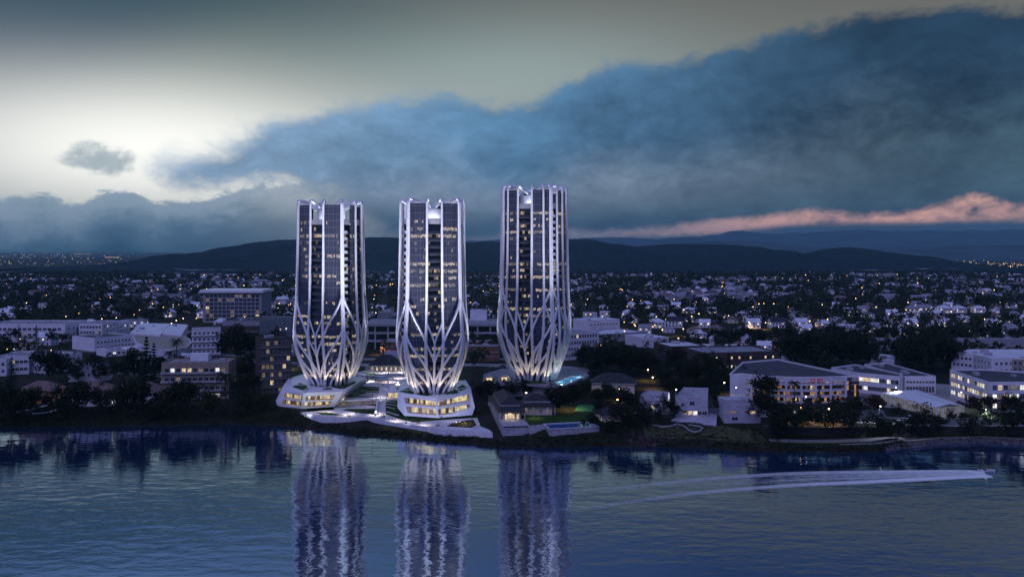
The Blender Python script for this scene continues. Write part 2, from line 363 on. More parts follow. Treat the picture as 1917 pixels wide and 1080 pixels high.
# ================================================================= land and water
GZ = 6.0
SHORE_PX = [(-700, 812), (-300, 806), (-60, 802), (100, 800), (300, 797), (430, 795), (520, 797), (600, 806), (680, 816), (760, 822), (860, 830), (930, 838), (1010, 838), (1150, 836), (1300, 838), (1420, 846), (1560, 848), (1640, 846), (1700, 838), (1780, 830), (1850, 828), (1930, 833), (2100, 838), (2400, 835), (2800, 832)]
SHORE = [at(a, b, 0)[:2] for a, b in SHORE_PX]
def shore_y(x):
    if x <= SHORE[0][0]: return SHORE[0][1]
    for (x0, y0), (x1, y1) in zip(SHORE, SHORE[1:]):
        if x <= x1:
            t = (x - x0) / (x1 - x0); t = t * t * (3 - 2 * t)
            return y0 + (y1 - y0) * t
    return SHORE[-1][1]
def path_zone(x): return max(0.0, min(1.0, (x - 112) / 8.0))
def wall_d(x): return max(6.5, min(24.6, 423 - shore_y(x)))
def site_zone(x): return max(0.0, min(1.0, (x + 118) / 14.0)) * max(0.0, min(1.0, (14 - x) / 8.0))
def bank_h(d, x):
    """height above the water, d metres inland"""
    if d <= 0: return max(-2.0, d * 0.5)
    a = [(0, 0), (2.5, 1.6), (8, 3.4), (15, 5.2), (24, 6.0), (1e6, 6.0)]
    dw = wall_d(x); b = [(0, 0), (2, 1.4), (3, 1.8), (dw - 1.2, 2.0), (dw - .3, 2.2), (dw, 6.0), (1e6, 6.0)]
    def ev(t):
        for (d0, z0), (d1, z1) in zip(t, t[1:]):
            if d <= d1: return z0 + (z1 - z0) * (d - d0) / (d1 - d0)
    c = [(0, 0), (3, 1.0), (14, 2.2), (26, 3.2), (40, 3.6), (62, 5.0), (70, 6.0), (1e6, 6.0)]
    q = site_zone(x); p = path_zone(x)
    return (ev(a) * (1 - q) + ev(c) * q) * (1 - p) + ev(b) * p
def gz(x, y): return bank_h(y - shore_y(x), x)
def build_ground():
    ds = [-30, -6, -2, -0.6, 0.4, 1.5, 2.5, 3.2, 4.2, 5.2, 6.1, 6.6, 8, 9.5, 11, 13, 15, 17, 19, 21, 23, 24.2, 24.8, 28, 33, 40, 52, 62, 70, 120, 200, 350, 600, 1000, 1700, 3000, 6000, 12000, 40000]
    xs = [-420 + 5 * i for i in range(169)]
    mb = MB(); nx = len(xs)
    for d in ds:
        for x in xs:
            k = 1 + max(0, d - 40) / 300.0 * (1 if d < 1e9 else 1)
            X = x * k if d > 40 else x
            y = shore_y(x) * max(0.0, 1 - max(0, d - 40) / 400.0) + 430 * min(1.0, max(0, d - 40) / 400.0) + d if d > 40 else shore_y(x) + d
            j = 0.0
            if 0.2 < d < 24 and path_zone(x) < 0.5: j = 0.5 * noise.noise((x * 0.15, d * 0.3, 1.0))
            mb.v.append((X, y, bank_h(d, x) + j))
    for i in range(len(ds) - 1):
        for k in range(nx - 1):
            a = i * nx + k
            mb.f.append((a, a + 1, a + nx + 1, a + nx)); mb.m.append(0)
    m, nt, b = newmat('dark_town_ground'); L = nt.links.new
    b.inputs['Roughness'].default_value = 0.95; b.inputs['Specular IOR Level'].default_value = 0.1
    tc = nt.nodes.new('ShaderNodeTexCoord')
    def nz(sc, det, st=(1, 1, 1)):
        mp = nt.nodes.new('ShaderNodeMapping'); mp.inputs['Scale'].default_value = st; L(tc.outputs['Object'], mp.inputs[0])
        n = nt.nodes.new('ShaderNodeTexNoise'); n.inputs['Scale'].default_value = sc; n.inputs['Detail'].default_value = det; L(mp.outputs[0], n.inputs[0]); return n.outputs['Fac']
    def ramp(f, p, c):
        r = nt.nodes.new('ShaderNodeValToRGB'); L(f, r.inputs[0])
        r.color_ramp.elements[0].position = p[0]; r.color_ramp.elements[0].color = (*c[0], 1)
        r.color_ramp.elements[1].position = p[-1]; r.color_ramp.elements[1].color = (*c[-1], 1)
        for q, k in zip(p[1:-1], c[1:-1]):
            e = r.color_ramp.elements.new(q); e.color = (*k, 1)
        return r.outputs[0]
    c1 = ramp(nz(0.05, 6), (0.38, 0.5, 0.62), ((0.014, 0.02, 0.009), (0.02, 0.024, 0.012), (0.034, 0.028, 0.024)))
    # pale cleared plots and tracks, long and thin
    streak = ramp(nz(0.0045, 5, (0.35, 1.6, 1)), (0.60, 0.64), ((0, 0, 0), (1, 1, 1)))
    fine = ramp(nz(0.03, 3, (0.3, 1, 1)), (0.5, 0.56), ((0, 0, 0), (1, 1, 1)))
    ml = nt.nodes.new('ShaderNodeMath'); ml.operation = 'MULTIPLY'; L(streak, ml.inputs[0]); L(fine, ml.inputs[1])
    mx = nt.nodes.new('ShaderNodeMix'); mx.data_type = 'RGBA'; L(ml.outputs[0], mx.inputs[0]); L(c1, mx.inputs[6]); mx.inputs[7].default_value = (0.3, 0.29, 0.3, 1)
    L(mx.outputs[2], b.inputs['Base Color'])
    o = mb.build('ground', m, smooth=True); tag(o, kind='structure')
build_ground()
def build_water():
    m, nt, b = newmat('river_water'); L = nt.links.new
    nt.nodes.remove(b); out = nt.nodes['Material Output']
    tc = nt.nodes.new('ShaderNodeTexCoord')
    def nz(sc, det, st, rough=0.5, dist=0.0):
        mp = nt.nodes.new('ShaderNodeMapping'); mp.inputs['Scale'].default_value = st; mp.inputs['Rotation'].default_value = (0, 0, 0.12); L(tc.outputs['Object'], mp.inputs[0])
        n = nt.nodes.new('ShaderNodeTexNoise'); n.inputs['Scale'].default_value = sc; n.inputs['Detail'].default_value = det; n.inputs['Roughness'].default_value = rough
        n.inputs['Distortion'].default_value = dist; L(mp.outputs[0], n.inputs[0]); return n.outputs['Fac']
    def mth(op, a, c):
        n = nt.nodes.new('ShaderNodeMath'); n.operation = op
        for i, q in enumerate((a, c)):
            if isinstance(q, (int, float)): n.inputs[i].default_value = q
            else: L(q, n.inputs[i])
        return n.outputs[0]
    w1 = nz(0.08, 2, (0.45, 1.0, 1), 0.5); w2 = nz(0.24, 2.5, (0.55, 1.0, 1), 0.5, 0.3); w3 = nz(1.5, 3, (0.6, 1, 1)); w0 = nz(0.012, 3, (0.5, 1, 1), 0.5)
    amp = mth('ADD', 0.35, mth('MULTIPLY', w0, 1.3))
    h = mth('MULTIPLY', amp, mth('ADD', mth('MULTIPLY', w1, 1.0), mth('ADD', mth('MULTIPLY', w2, 0.75), mth('MULTIPLY', w3, 0.09))))
    bp = nt.nodes.new('ShaderNodeBump'); bp.inputs['Strength'].default_value = 1.0; bp.inputs['Distance'].default_value = 0.155; L(h, bp.inputs['Height'])
    gl = nt.nodes.new('ShaderNodeBsdfGlossy'); gl.inputs['Roughness'].default_value = 0.015; gl.inputs['Color'].default_value = (0.66, 0.80, 0.94, 1); L(bp.outputs[0], gl.inputs['Normal'])
    df = nt.nodes.new('ShaderNodeBsdfDiffuse'); L(bp.outputs[0], df.inputs['Normal']); df.inputs['Color'].default_value = (0.014, 0.036, 0.095, 1)
    fr = nt.nodes.new('ShaderNodeFresnel'); fr.inputs['IOR'].default_value = 1.33; L(bp.outputs[0], fr.inputs['Normal'])
    fc = nt.nodes.new('ShaderNodeMapRange'); fc.inputs[1].default_value = 0.02; fc.inputs[2].default_value = 0.5; fc.inputs[3].default_value = 0.38; fc.inputs[4].default_value = 0.84; L(fr.outputs[0], fc.inputs[0])
    mx = nt.nodes.new('ShaderNodeMixShader'); L(fc.outputs[0], mx.inputs[0]); L(df.outputs[0], mx.inputs[1]); L(gl.outputs[0], mx.inputs[2])
    L(mx.outputs[0], out.inputs['Surface'])
    mb = MB(); mb.quad((-900, -300, 0), (900, -300, 0), (900, 520, 0), (-900, 520, 0))
    tag(mb.build('river_water', m), kind='structure')
build_water()
# ---- hills: crest line from the photograph, given its own distance
def hill(name, crest, Y0, Yf, Yb, mt, rough=14.0, seed=0.0, nx=220, ny=40):
    pts = [(xat(a, Y0), max(GZ, zat(b, Y0))) for a, b in crest]
    def cz(x):
        if x <= pts[0][0]: return pts[0][1]
        for (x0, z0), (x1, z1) in zip(pts, pts[1:]):
            if x <= x1:
                t = (x - x0) / (x1 - x0); t = t * t * (3 - 2 * t) * 0.7 + t * 0.3
                return z0 + (z1 - z0) * t
        return pts[-1][1]
    mb = MB(); xa, xb = pts[0][0], pts[-1][0]
    for j in range(ny + 1):
        t = j / ny; Y = Yf + (Yb - Yf) * t
        s = (Y - Yf) / (Y0 - Yf) if Y < Y0 else (Yb - Y) / (Yb - Y0)
        s = max(0.0, min(1.0, s)); sh = s * s * (3 - 2 * s) * 0.6 + s * 0.4
        for i in range(nx + 1):
            x = xa + (xb - xa) * i / nx
            e = min(1.0, min(i, nx - i) / (nx * 0.04))
            h = (cz(x) - GZ) * sh
            n = noise.fractal((x * 0.0021 + seed, Y * 0.0021, seed), 0.85, 2.1, 7) * rough * math.sqrt(max(0, min(1, h / 60.0))) * (0.35 + 0.65 * (1 - s))
            mb.v.append((x, Y, GZ - 3 + (h + 3) * (e if h > 0 else 1) + n * e))
    for j in range(ny):
        for i in range(nx):
            a = j * (nx + 1) + i; mb.f.append((a, a + 1, a + nx + 2, a + nx + 1)); mb.m.append(0)
    return tag(mb.build(name, mt, smooth=True), kind='structure')
M['hill'] = mat('wooded_hillside', (0.020, 0.040, 0.044), 0.95, 0.9, 0.05, 1.0, spec=0.02)
def hill_tracks(m):
    nt = m.node_tree; L = nt.links.new; b = nt.nodes['Principled BSDF']; src = b.inputs['Base Color'].links[0].from_socket
    tc = nt.nodes.new('ShaderNodeTexCoord'); out = None
    for sc, st, lo, hi in ((0.0035, (0.5, 1.6, 2.5), .60, .63), (0.016, (0.35, 1.2, 2.0), .56, .60)):
        mp = nt.nodes.new('ShaderNodeMapping'); mp.inputs['Scale'].default_value = st; L(tc.outputs['Object'], mp.inputs[0])
        n = nt.nodes.new('ShaderNodeTexNoise'); n.inputs['Scale'].default_value = sc; n.inputs['Detail'].default_value = 5; L(mp.outputs[0], n.inputs[0])
        r = nt.nodes.new('ShaderNodeMapRange'); r.inputs[1].default_value = lo; r.inputs[2].default_value = hi; L(n.outputs['Fac'], r.inputs[0])
        if out is None: out = r.outputs[0]
        else:
            q = nt.nodes.new('ShaderNodeMath'); q.operation = 'MULTIPLY'; L(out, q.inputs[0]); L(r.outputs[0], q.inputs[1]); out = q.outputs[0]
    sp = nt.nodes.new('ShaderNodeSeparateXYZ'); L(tc.outputs['Object'], sp.inputs[0])
    f = nt.nodes.new('ShaderNodeMapRange'); f.inputs[1].default_value = 85; f.inputs[2].default_value = 40; L(sp.outputs[2], f.inputs[0])
    q = nt.nodes.new('ShaderNodeMath'); q.operation = 'MULTIPLY'; L(out, q.inputs[0]); L(f.outputs[0], q.inputs[1])
    mx = nt.nodes.new('ShaderNodeMix'); mx.data_type = 'RGBA'; L(q.outputs[0], mx.inputs[0]); L(src, mx.inputs[6]); mx.inputs[7].default_value = (.34, .34, .36, 1); L(mx.outputs[2], b.inputs['Base Color'])
hill_tracks(M['hill'])
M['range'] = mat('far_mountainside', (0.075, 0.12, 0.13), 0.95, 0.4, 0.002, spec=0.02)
hill('hill_range', [(190, 512), (260, 500), (330, 487), (420, 470), (470, 457), (520, 450), (600, 447), (720, 444), (790, 448), (880, 454), (960, 455), (1060, 448), (1110, 449), (1150, 456), (1190, 463), (1260, 458), (1330, 455), (1390, 459), (1430, 467), (1480, 480), (1560, 490), (1640, 500), (1720, 512)], 5200, 3150, 7200, M['hill'], 46)
hill('round_hill', [(1440, 498), (1480, 484), (1530, 470), (1565, 463), (1600, 461), (1640, 468), (1680, 480), (1720, 490), (1800, 503), (1917, 509), (2060, 511)], 4700, 3400, 6200, M['hill'], 40, 4.0, 110)
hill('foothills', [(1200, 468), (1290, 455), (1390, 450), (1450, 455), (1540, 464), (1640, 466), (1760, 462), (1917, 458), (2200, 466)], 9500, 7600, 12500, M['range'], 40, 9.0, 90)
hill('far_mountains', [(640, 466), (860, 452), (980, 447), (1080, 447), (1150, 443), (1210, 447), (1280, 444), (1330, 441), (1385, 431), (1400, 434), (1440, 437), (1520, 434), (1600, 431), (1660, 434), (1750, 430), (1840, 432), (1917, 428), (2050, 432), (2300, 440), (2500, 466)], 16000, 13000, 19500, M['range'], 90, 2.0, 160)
# ---- evening air
def build_haze():
    mb = MB(); mb.box((0, 9500, 309.0), (34000, 21000, 624.0))
    m = bpy.data.materials.new('evening_haze'); m.use_nodes = True; nt = m.node_tree; nt.nodes.clear()
    pvn = nt.nodes.new('ShaderNodeVolumePrincipled'); pvn.inputs['Density'].default_value = HAZE_D; pvn.inputs['Color'].default_value = (0.38, 0.80, 0.86, 1); pvn.inputs['Anisotropy'].default_value = 0.0
    o = nt.nodes.new('ShaderNodeOutputMaterial'); nt.links.new(pvn.outputs[0], o.inputs['Volume'])
    tag(mb.build('haze', m), kind='stuff')
HAZE_D = 3.7e-5
build_haze()
# ================================================================= the three towers
def smooth01(u): return u * u * (3 - 2 * u)
PROF = [(0, .57), (.06, .69), (.12, .815), (.18, .925), (.23, .985), (.28, 1.0), (.35, .98), (.42, .95), (.5, .93), (.65, .915), (.8, .905), (1.0, .90)]
def prof(t):
    for (a, p), (b, q) in zip(PROF, PROF[1:]):
        if t <= b:
            return p + (q - p) * (t - a) / (b - a)
    return PROF[-1][1]
# smooth the profile once
_pt = [prof(i / 200) for i in range(201)]
for _k in range(14): _pt = [_pt[0]] + [(_pt[i - 1] + 2 * _pt[i] + _pt[i + 1]) / 4 for i in range(1, 200)] + [_pt[200]]
def sprof(t):
    f = max(0.0, min(1.0, t)) * 200; i = min(199, int(f)); return _pt[i] + (_pt[i + 1] - _pt[i]) * (f - i)
M['facade'] = None
def facade_glass():
    m, nt, b = newmat('tower_curtain_glass'); L = nt.links.new
    tc = nt.nodes.new('ShaderNodeTexCoord'); n = nt.nodes.new('ShaderNodeTexNoise'); n.inputs['Scale'].default_value = 0.25; n.inputs['Detail'].default_value = 3
    mp = nt.nodes.new('ShaderNodeMapping'); mp.inputs['Scale'].default_value = (0.5, 0.5, 1.6); L(tc.outputs['Object'], mp.inputs[0]); L(mp.outputs[0], n.inputs[0])
    mx = nt.nodes.new('ShaderNodeMix'); mx.data_type = 'RGBA'; mx.inputs[6].default_value = (0.010, 0.014, 0.03, 1); mx.inputs[7].default_value = (0.03, 0.04, 0.075, 1); L(n.outputs['Fac'], mx.inputs[0]); L(mx.outputs[2], b.inputs['Base Color'])
    b.inputs['Roughness'].default_value = 0.08; b.inputs['Specular IOR Level'].default_value = 0.7
    return m
M['facade'] = facade_glass()
M['balustrade'] = mat('smoked_glass_balustrade', (0.03, 0.035, 0.05), 0.15, 0.3, 0.5, spec=0.7)
M['slabedge'] = mat('grey_slab_edge', (0.09, 0.09, 0.12), 0.7, 0.15, 0.5)
M['mullion'] = mat('slim_grey_mullion', (0.20, 0.20, 0.24), 0.5, 0.05, 1.0)
M['slabwhite'] = mat('white_balcony_panel', (0.62, 0.62, 0.66), 0.6, 0.1, 0.5)
def tower(label, cx, cy, zb, H, a, rot, flank=False, seed=1, power=3.0):
    rnd = random.Random(seed)
    f = Vector((-cx, -cy, 0)).normalized(); rgt = Vector((-f.y, f.x, 0))
    root = empty('residential_tower', (cx, cy, zb), label, 'tower', 'white ribbed residential towers on the riverbank')
    base = Vector((cx, cy, zb))
    def plan(phi):
        c, s = abs(math.cos(phi)), abs(math.sin(phi)); return 1.0 / (c ** power + s ** power) ** (1 / power)
    def S(phi_deg, t, out=0.0, rf=None):
        phi = math.radians(phi_deg); th = phi + math.radians(rot)
        r = (a * (sprof(t) if t <= 1 else sprof(1)) * plan(phi) + out) if rf is None else rf
        p = base + (rgt * math.sin(th) + f * math.cos(th)) * r; p.z = zb + H * t
        return p
    # ---- ribs
    def path(keys, n=40, e=0.65):
        """keys: [(phi, t)] from the top down; eased between keys"""
        out = []
        for (p0, t0), (p1, t1) in zip(keys, keys[1:]):
            k = max(3, int(abs(t0 - t1) * n * 1.6) + 3)
            for i in range(k):
                u = i / k; w = (1 - e) * u + e * smooth01(u)
                out.append((p0 + (p1 - p0) * w, t0 + (t1 - t0) * u))
        out.append(keys[-1]); return out
    def rib(mb, keys, r0, r1, top=None, e=0.65):
        pp = path(keys, e=e); P = []; R = []
        if top:
            phi, inward, drop = top
            R_in = a * inward * .8
            S1 = S(phi, 1.0, 0.4); inn = S(phi, 1.0, rf=R_in); inn.z = zb + H - drop
            for k in range(6):
                u = k / 5; q = inn.lerp(S1 + Vector((0, 0, 0.9)), u * 0.93); P.append(q); R.append(max(r0, .75) * 1.0)
            for k in (1, 2, 3):
                an = k / 4 * math.pi / 2
                q = S(phi, 1.0, 0.4 - 1.3 * (1 - math.sin(an))); q.z = zb + H + 0.9 - 1.3 * (1 - math.cos(an)); P.append(q); R.append(r0 * 0.9)
        n = len(pp)
        for i, (ph, t) in enumerate(pp):
            if top and t > 1 - 0.6 / H: continue
            P.append(S(ph, t, 0.4)); R.append(r0 + (r1 - r0) * (i / max(1, n - 1)))
        mb.tube(P, R, 8)
    rc, rb, rd = a * 0.051, a * 0.031, a * 0.028
    for k in range(4):
        q = 90 * k
        mb = MB(); rib(mb, [(q, .272), (q, .176), (q, .08), (q, 0)], rd, rd * 1.5)
        mb.build('trunk_rib', M['white'], root, True)
        for s in (-1, 1):
            mb = MB()
            rib(mb, [(q + 13 * s, 1), (q + 13 * s, .37), (q + 13.6 * s, .268), (q + 14.5 * s, .14), (q + 12 * s, .05), (q + 9 * s, 0)], rb, rb * 1.6, top=(q + 13 * s, 0.36 if k % 2 == 0 else 0.5, 4.2))
            rib(mb, [(q + 13 * s, .385), (q + 0.4 * s, .262)], rb * .8, rb * .9, e=0.55)
            rib(mb, [(q + 13.5 * s, .275), (q + 0.4 * s, .165)], rb * .8, rb, e=0.45)
            rib(mb, [(q + 14.5 * s, .15), (q + 1.2 * s, .045)], rb * .8, rb * 1.1, e=0.45)
            mb.build('face_rib', M['white'], root, True)
        c = q + 45
        mb = MB()
        for s in (-1, 1):
            w = 1.2
            rib(mb, [(c + w * s, 1), (c + w * s, .47), (c + w * s * 1.1, .27), (c + 4.5 * s, .13), (c + 5 * s, 0)], rc * .66, rc * .95, top=(c + w * s, 0.62, .9))
            j = -s
            rib(mb, [(c + 1.8 * s, .485), (c + 31 * s, .262)], rc * .66, rb * 1.05, e=0.5)
            rib(mb, [(c + 2.2 * s, .30), (c + 30.6 * s, .128)], rc * .68, rb * 1.1, e=0.42)
            rib(mb, [(c + 3.5 * s, .165), (c + 33 * s, .028)], rc * .68, rb * 1.2, e=0.42)
            rib(mb, [(c + 4.2 * s, .10), (c + 20 * s, .0)], rc * .6, rb * 1.2, e=0.42)
        mb.build('corner_rib', M['white'], root, True)
        if flank:
            for s in (-1, 1):
                mb = MB()
                rib(mb, [(c + 12.5 * s, 1), (c + 12.5 * s, .40), (c + 14 * s, .26), (c + 18 * s, .12), (c + 21 * s, 0)], rb * .9, rb * 1.5, top=(c + 12.5 * s, 0.62, .9))
                rib(mb, [(c + 12.5 * s, .42), (c + 2.5 * s, .30)], rb * .8, rb, e=0.5)
                rib(mb, [(c + 14 * s, .25), (c + 25 * s, .10)], rb * .8, rb, e=0.5)
                mb.build('flank_rib', M['white'], root, True)
    # ---- floors
    nfl = int(round((H - 6) / 3.7)); fh = (H - 6) / nfl; f0 = 3.0
    strip = {}
    for i in range(nfl):
        r = rnd.random(); strip[i] = 0.9 if r < 0.13 else (0.5 if r < 0.36 else (0.2 if r < 0.75 else 0.05))
    def tt(z): return z / H
    def curtain(p0, p1, zt, k):
        n = max(4, int(round(abs(p1 - p0) / 2.3))); mb = MB(); ml = MB(); OUT = -0.75
        zs = [0.0, f0]
        for i in range(nfl): zs.append(f0 + (i + 1) * fh)
        zs = [z for z in zs if z < zt - 0.5] + [zt]
        for i in range(len(zs) - 1):
            zl, zh = zs[i], zs[i + 1]
            st = strip.get(i - 1, 0.0)
            tone = rnd.choice((1, 4, 4, 1)); run = 0
            top_floor = zl > H - 13
            for j in range(n):
                a0 = p0 + (p1 - p0) * j / n; a1 = p0 + (p1 - p0) * (j + 1) / n
                if run <= 0:
                    lit = rnd.random() < st and not top_floor; run = rnd.choice((1, 1, 2, 3)); tn = tone if rnd.random() < .7 else rnd.choice((1, 4, 4))
                run -= 1
                if lit:
                    zm = zl + (zh - zl) * rnd.choice((0.40, 0.48, 0.58)); zk = zh - 0.45 - rnd.choice((0, 0, .3))
                    for za, zc, mm in ((zl, zm, 0), (zm, zk, tn), (zk, zh, 0)):
                        mb.quad(S(a0, tt(za), OUT), S(a1, tt(za), OUT), S(a1, tt(zc), OUT), S(a0, tt(zc), OUT), mm)
                else:
                    mb.quad(S(a0, tt(zl), OUT), S(a1, tt(zl), OUT), S(a1, tt(zh), OUT), S(a0, tt(zh), OUT), 0)
            # spandrel line
            for j in range(n):
                a0 = p0 + (p1 - p0) * j / n; a1 = p0 + (p1 - p0) * (j + 1) / n
                t0, t1 = tt(zh - .32), tt(zh - .02)
                if zh < zt: ml.quad(S(a0, t0, OUT + .06), S(a1, t0, OUT + .06), S(a1, t1, OUT + .06), S(a0, t1, OUT + .06), 1)
        for j in range(n + 1):
            aj = p0 + (p1 - p0) * j / n
            w = 0.14 if j % 2 == 0 else 0.08
            da = math.degrees(w / 2 / a)
            for i in range(len(zs) - 1):
                t0, t1 = tt(zs[i]), tt(zs[i + 1])
                ml.quad(S(aj - da, t0, OUT + .16), S(aj + da, t0, OUT + .16), S(aj + da, t1, OUT + .16), S(aj - da, t1, OUT + .16), 0)
        cw = mb.build('curtain_wall', [M['facade'], M['tower_lit'], M['tower_lit'], M['tower_lit'], M['tower_lit_dim']], root)
        ml.build('mullion_grid', [M['mullion'], M['slabedge']], cw)
        # closing side walls back to the core
    def bay(p0, p1, zt, deep, pale, n, single):
        back = MB(); OUT = -deep
        m2 = MB() if single else None
        zs = [0.0] + [f0 + i * fh for i in range(nfl + 1)]
        zs = [z for z in zs if z < zt - 1.0] + [zt]
        for i in range(len(zs) - 1):
            zl, zh = zs[i], zs[i + 1]; st = strip.get(i - 1, 0) * 0.75
            for j in range(n):
                a0 = p0 + (p1 - p0) * j / n; a1 = p0 + (p1 - p0) * (j + 1) / n
                lit = rnd.random() < st
                if lit:
                    zm = zl + 1.75
                    back.quad(S(a0, tt(zl), OUT), S(a1, tt(zl), OUT), S(a1, tt(zm), OUT), S(a0, tt(zm), OUT), 0)
                    back.quad(S(a0, tt(zm), OUT), S(a1, tt(zm), OUT), S(a1, tt(zh), OUT), S(a0, tt(zh), OUT), rnd.choice((1, 3, 3, 2)))
                else:
                    back.quad(S(a0, tt(zl), OUT), S(a1, tt(zl), OUT), S(a1, tt(zh), OUT), S(a0, tt(zh), OUT), 0)
        for s_ in (p0, p1):
            for i in range(len(zs) - 1):
                t0, t1 = tt(zs[i]), tt(zs[i + 1])
                back.quad(S(s_, t0, OUT), S(s_, t0, -0.8), S(s_, t1, -0.8), S(s_, t1, OUT), 0)
        back.build('recessed_glazing', [M['facade'], M['tower_lit'], M['tower_lit'], M['tower_lit_dim']], root)
        for i in range(1, len(zs) - 1):
            z = zs[i]
            if z > zt - 2: continue
            mb = m2 or MB(); q0, q1 = p0 + .4, p1 - .4
            k = 5
            for j in range(k):
                a0 = q0 + (q1 - q0) * j / k; a1 = q0 + (q1 - q0) * (j + 1) / k
                t0, t1 = tt(z - .28), tt(z)
                o = -0.85; I = OUT + .05
                mb.quad(S(a0, t0, o), S(a1, t0, o), S(a1, t1, o), S(a0, t1, o), 0)
                mb.quad(S(a0, t1, o), S(a1, t1, o), S(a1, t1, I), S(a0, t1, I), 0)
                mb.quad(S(a0, t0, I), S(a1, t0, I), S(a1, t0, o), S(a0, t0, o), 0)
                panel = 2 if pale and j in (0, 1, 2) else 1
                t2 = tt(z + (1.7 if panel == 2 else 1.1))
                mb.quad(S(a0, t1, o - .08), S(a1, t1, o - .08), S(a1, t2, o - .08), S(a0, t2, o - .08), panel)
            if not single: mb.build('balcony', [M['slabedge'], M['balustrade'], M['slabwhite']], root)
        if single:
            o = m2.build('balconies', [M['slabedge'], M['balustrade'], M['slabwhite']], root); o['kind'] = 'stuff'
        # solid parapet over the bay
        pm = MB()
        for j in range(5):
            a0 = p0 + (p1 - p0) * j / 5; a1 = p0 + (p1 - p0) * (j + 1) / 5
            t0, t1 = tt(zt - 0.1), tt(zt + 2.9)
            pm.quad(S(a0, t0, -1.0), S(a1, t0, -1.0), S(a1, t1, -1.0), S(a0, t1, -1.0))
            pm.quad(S(a0, t1, -1.0), S(a1, t1, -1.0), S(a1, t1, -1.5), S(a0, t1, -1.5))
            pm.quad(S(a1, t0, -1.5), S(a0, t0, -1.5), S(a0, t1, -1.5), S(a1, t1, -1.5))
        pm.build('parapet', M['grey'], root)
    zr = H - 12.5
    for k in range(4):
        q = 90 * k; ang = ((q + rot + 180) % 360) - 180
        vis = abs(ang) < 100
        bay(q - 13, q + 13, zr, 2.6, False, 6, not vis)
        if k % 2 == 0:
            curtain(q + 13, q + 42.5, H - 1.8, k); curtain(q - 42.5, q - 13, H - 1.8, k)
        else:
            bay(q + 26.5, q + 42, zr, 2.8, True, 3, not vis); bay(q - 42, q - 26.5, zr, 2.8, True, 3, not vis)
            curtain(q + 13, q + 26.5, H - 1.8, k); curtain(q - 26.5, q - 13, H - 1.8, k)
        # slim infill behind each corner rib
        mb = MB(); c = q + 45
        for i in range(40):
            t0, t1 = i / 40 * tt(H - 2), (i + 1) / 40 * tt(H - 2)
            mb.quad(S(c - 2.6, t0, -.8), S(c + 3.1, t0, -.8), S(c + 3.1, t1, -.8), S(c - 2.6, t1, -.8))
        mb.build('corner_spine', M['slabedge'], root)
    # ---- roof deck and crown
    mb = MB(); n = 48
    ring = [S(360 * i / n, tt(zr), -1.2) for i in range(n)]; mb.poly(ring)
    mb.build('roof_deck', M['roofgrey'], root)
    mb = MB(); rr = a * .42
    for i in range(n):
        p0 = S(360 * i / n, tt(zr), rf=rr); p1 = S(360 * (i + 1) / n, tt(zr), rf=rr)
        q0 = Vector((p0.x, p0.y, zb + H - 4.4)); q1 = Vector((p1.x, p1.y, zb + H - 4.4))
        mb.quad(p0, p1, q1, q0)
    mb.poly([Vector((S(360 * i / n, 0, rf=rr).x, S(360 * i / n, 0, rf=rr).y, zb + H - 4.4)) for i in range(n)])
    mb.build('crown_drum', M['white'], root, True)
    # crown lamps round the drum, in the open roof gaps
    for k in range(4):
        th = math.radians(90 * k + rot); d = rgt * math.sin(th) + f * math.cos(th)
        p = base + d * (a * .42 + 3.0); p.z = zb + zr + 0.5
        fx = MB(); fx.box((p.x, p.y, p.z - .2), (2.2, 0.6, 0.4), math.atan2(-d.x, d.y)); fx.build('crown_floodlight', M['lamp_cool'], root)
        lt = bpy.data.lights.new('crown_light', 'AREA'); lt.shape = 'RECTANGLE'; lt.size = 7; lt.size_y = 1.0; lt.energy = 1000; lt.color = (0.72, 0.78, 1.0)
        lo = bpy.data.objects.new('crown_light', lt); COL.objects.link(lo); lo.location = p + Vector((0, 0, .3))
        aim = (base + Vector((0, 0, zr + 7)) - lo.location) ; lo.rotation_euler = aim.to_track_quat('-Z', 'Z').to_euler()
    # ---- floodlights: warm at the foot, cool for the height
    for k in range(12):
        th = math.radians(30 * k + rot + 15); d = rgt * math.sin(th) + f * math.cos(th)
        if d.dot(f) < -0.55: continue
        p = base + d * (a * .62 + 5.5); p.z = zb + .35
        lt = bpy.data.lights.new('foot_uplight', 'SPOT'); lt.energy = WARM_UP; lt.color = (1.0, 0.80, 0.58); lt.spot_size = math.radians(100); lt.spot_blend = 0.9; lt.shadow_soft_size = 0.6
        lo = bpy.data.objects.new('foot_uplight', lt); COL.objects.link(lo); lo.location = p
        tgt = base + d * (a * .82); tgt.z = zb + 16
        lo.rotation_euler = (tgt - p).to_track_quat('-Z', 'Z').to_euler()
    for dx, side in ((-1, 0), (1, 0), (-1, 1), (1, 1)):  # masts are added; the side pair brightens the outer columns
        if side: p = base + f * (a * .25) + rgt * (dx * (a + 13)); mast = 11.0
        else: p = base + f * (a + {3: 20, 8: 17, 21: 20}[seed]) + rgt * (dx * a * .7); mast = 10.0 if flank else 0.7
        p.z = max(gz(p.x, p.y), 1.0) if flank or side else max(gz(p.x, p.y), 4.6)
        rt = empty('floodlight', p, '%s %s of the %s' % ('left' if dx < 0 else 'right', 'added mast floodlight beside the shaft' if side else 'floodlight before the foot', NAMES[seed]), 'floodlight', 'tower floodlights')
        mb = MB(); mb.tube([p - Vector((0, 0, .5)), p + Vector((0, 0, mast))], [.1, .07], 8); mb.build('pole', M['darkmetal'], rt)
        mb = MB(); mb.box((p.x, p.y, p.z + mast + .25), (.9, .5, .5)); mb.build('lamp_housing', M['darkmetal'], rt)
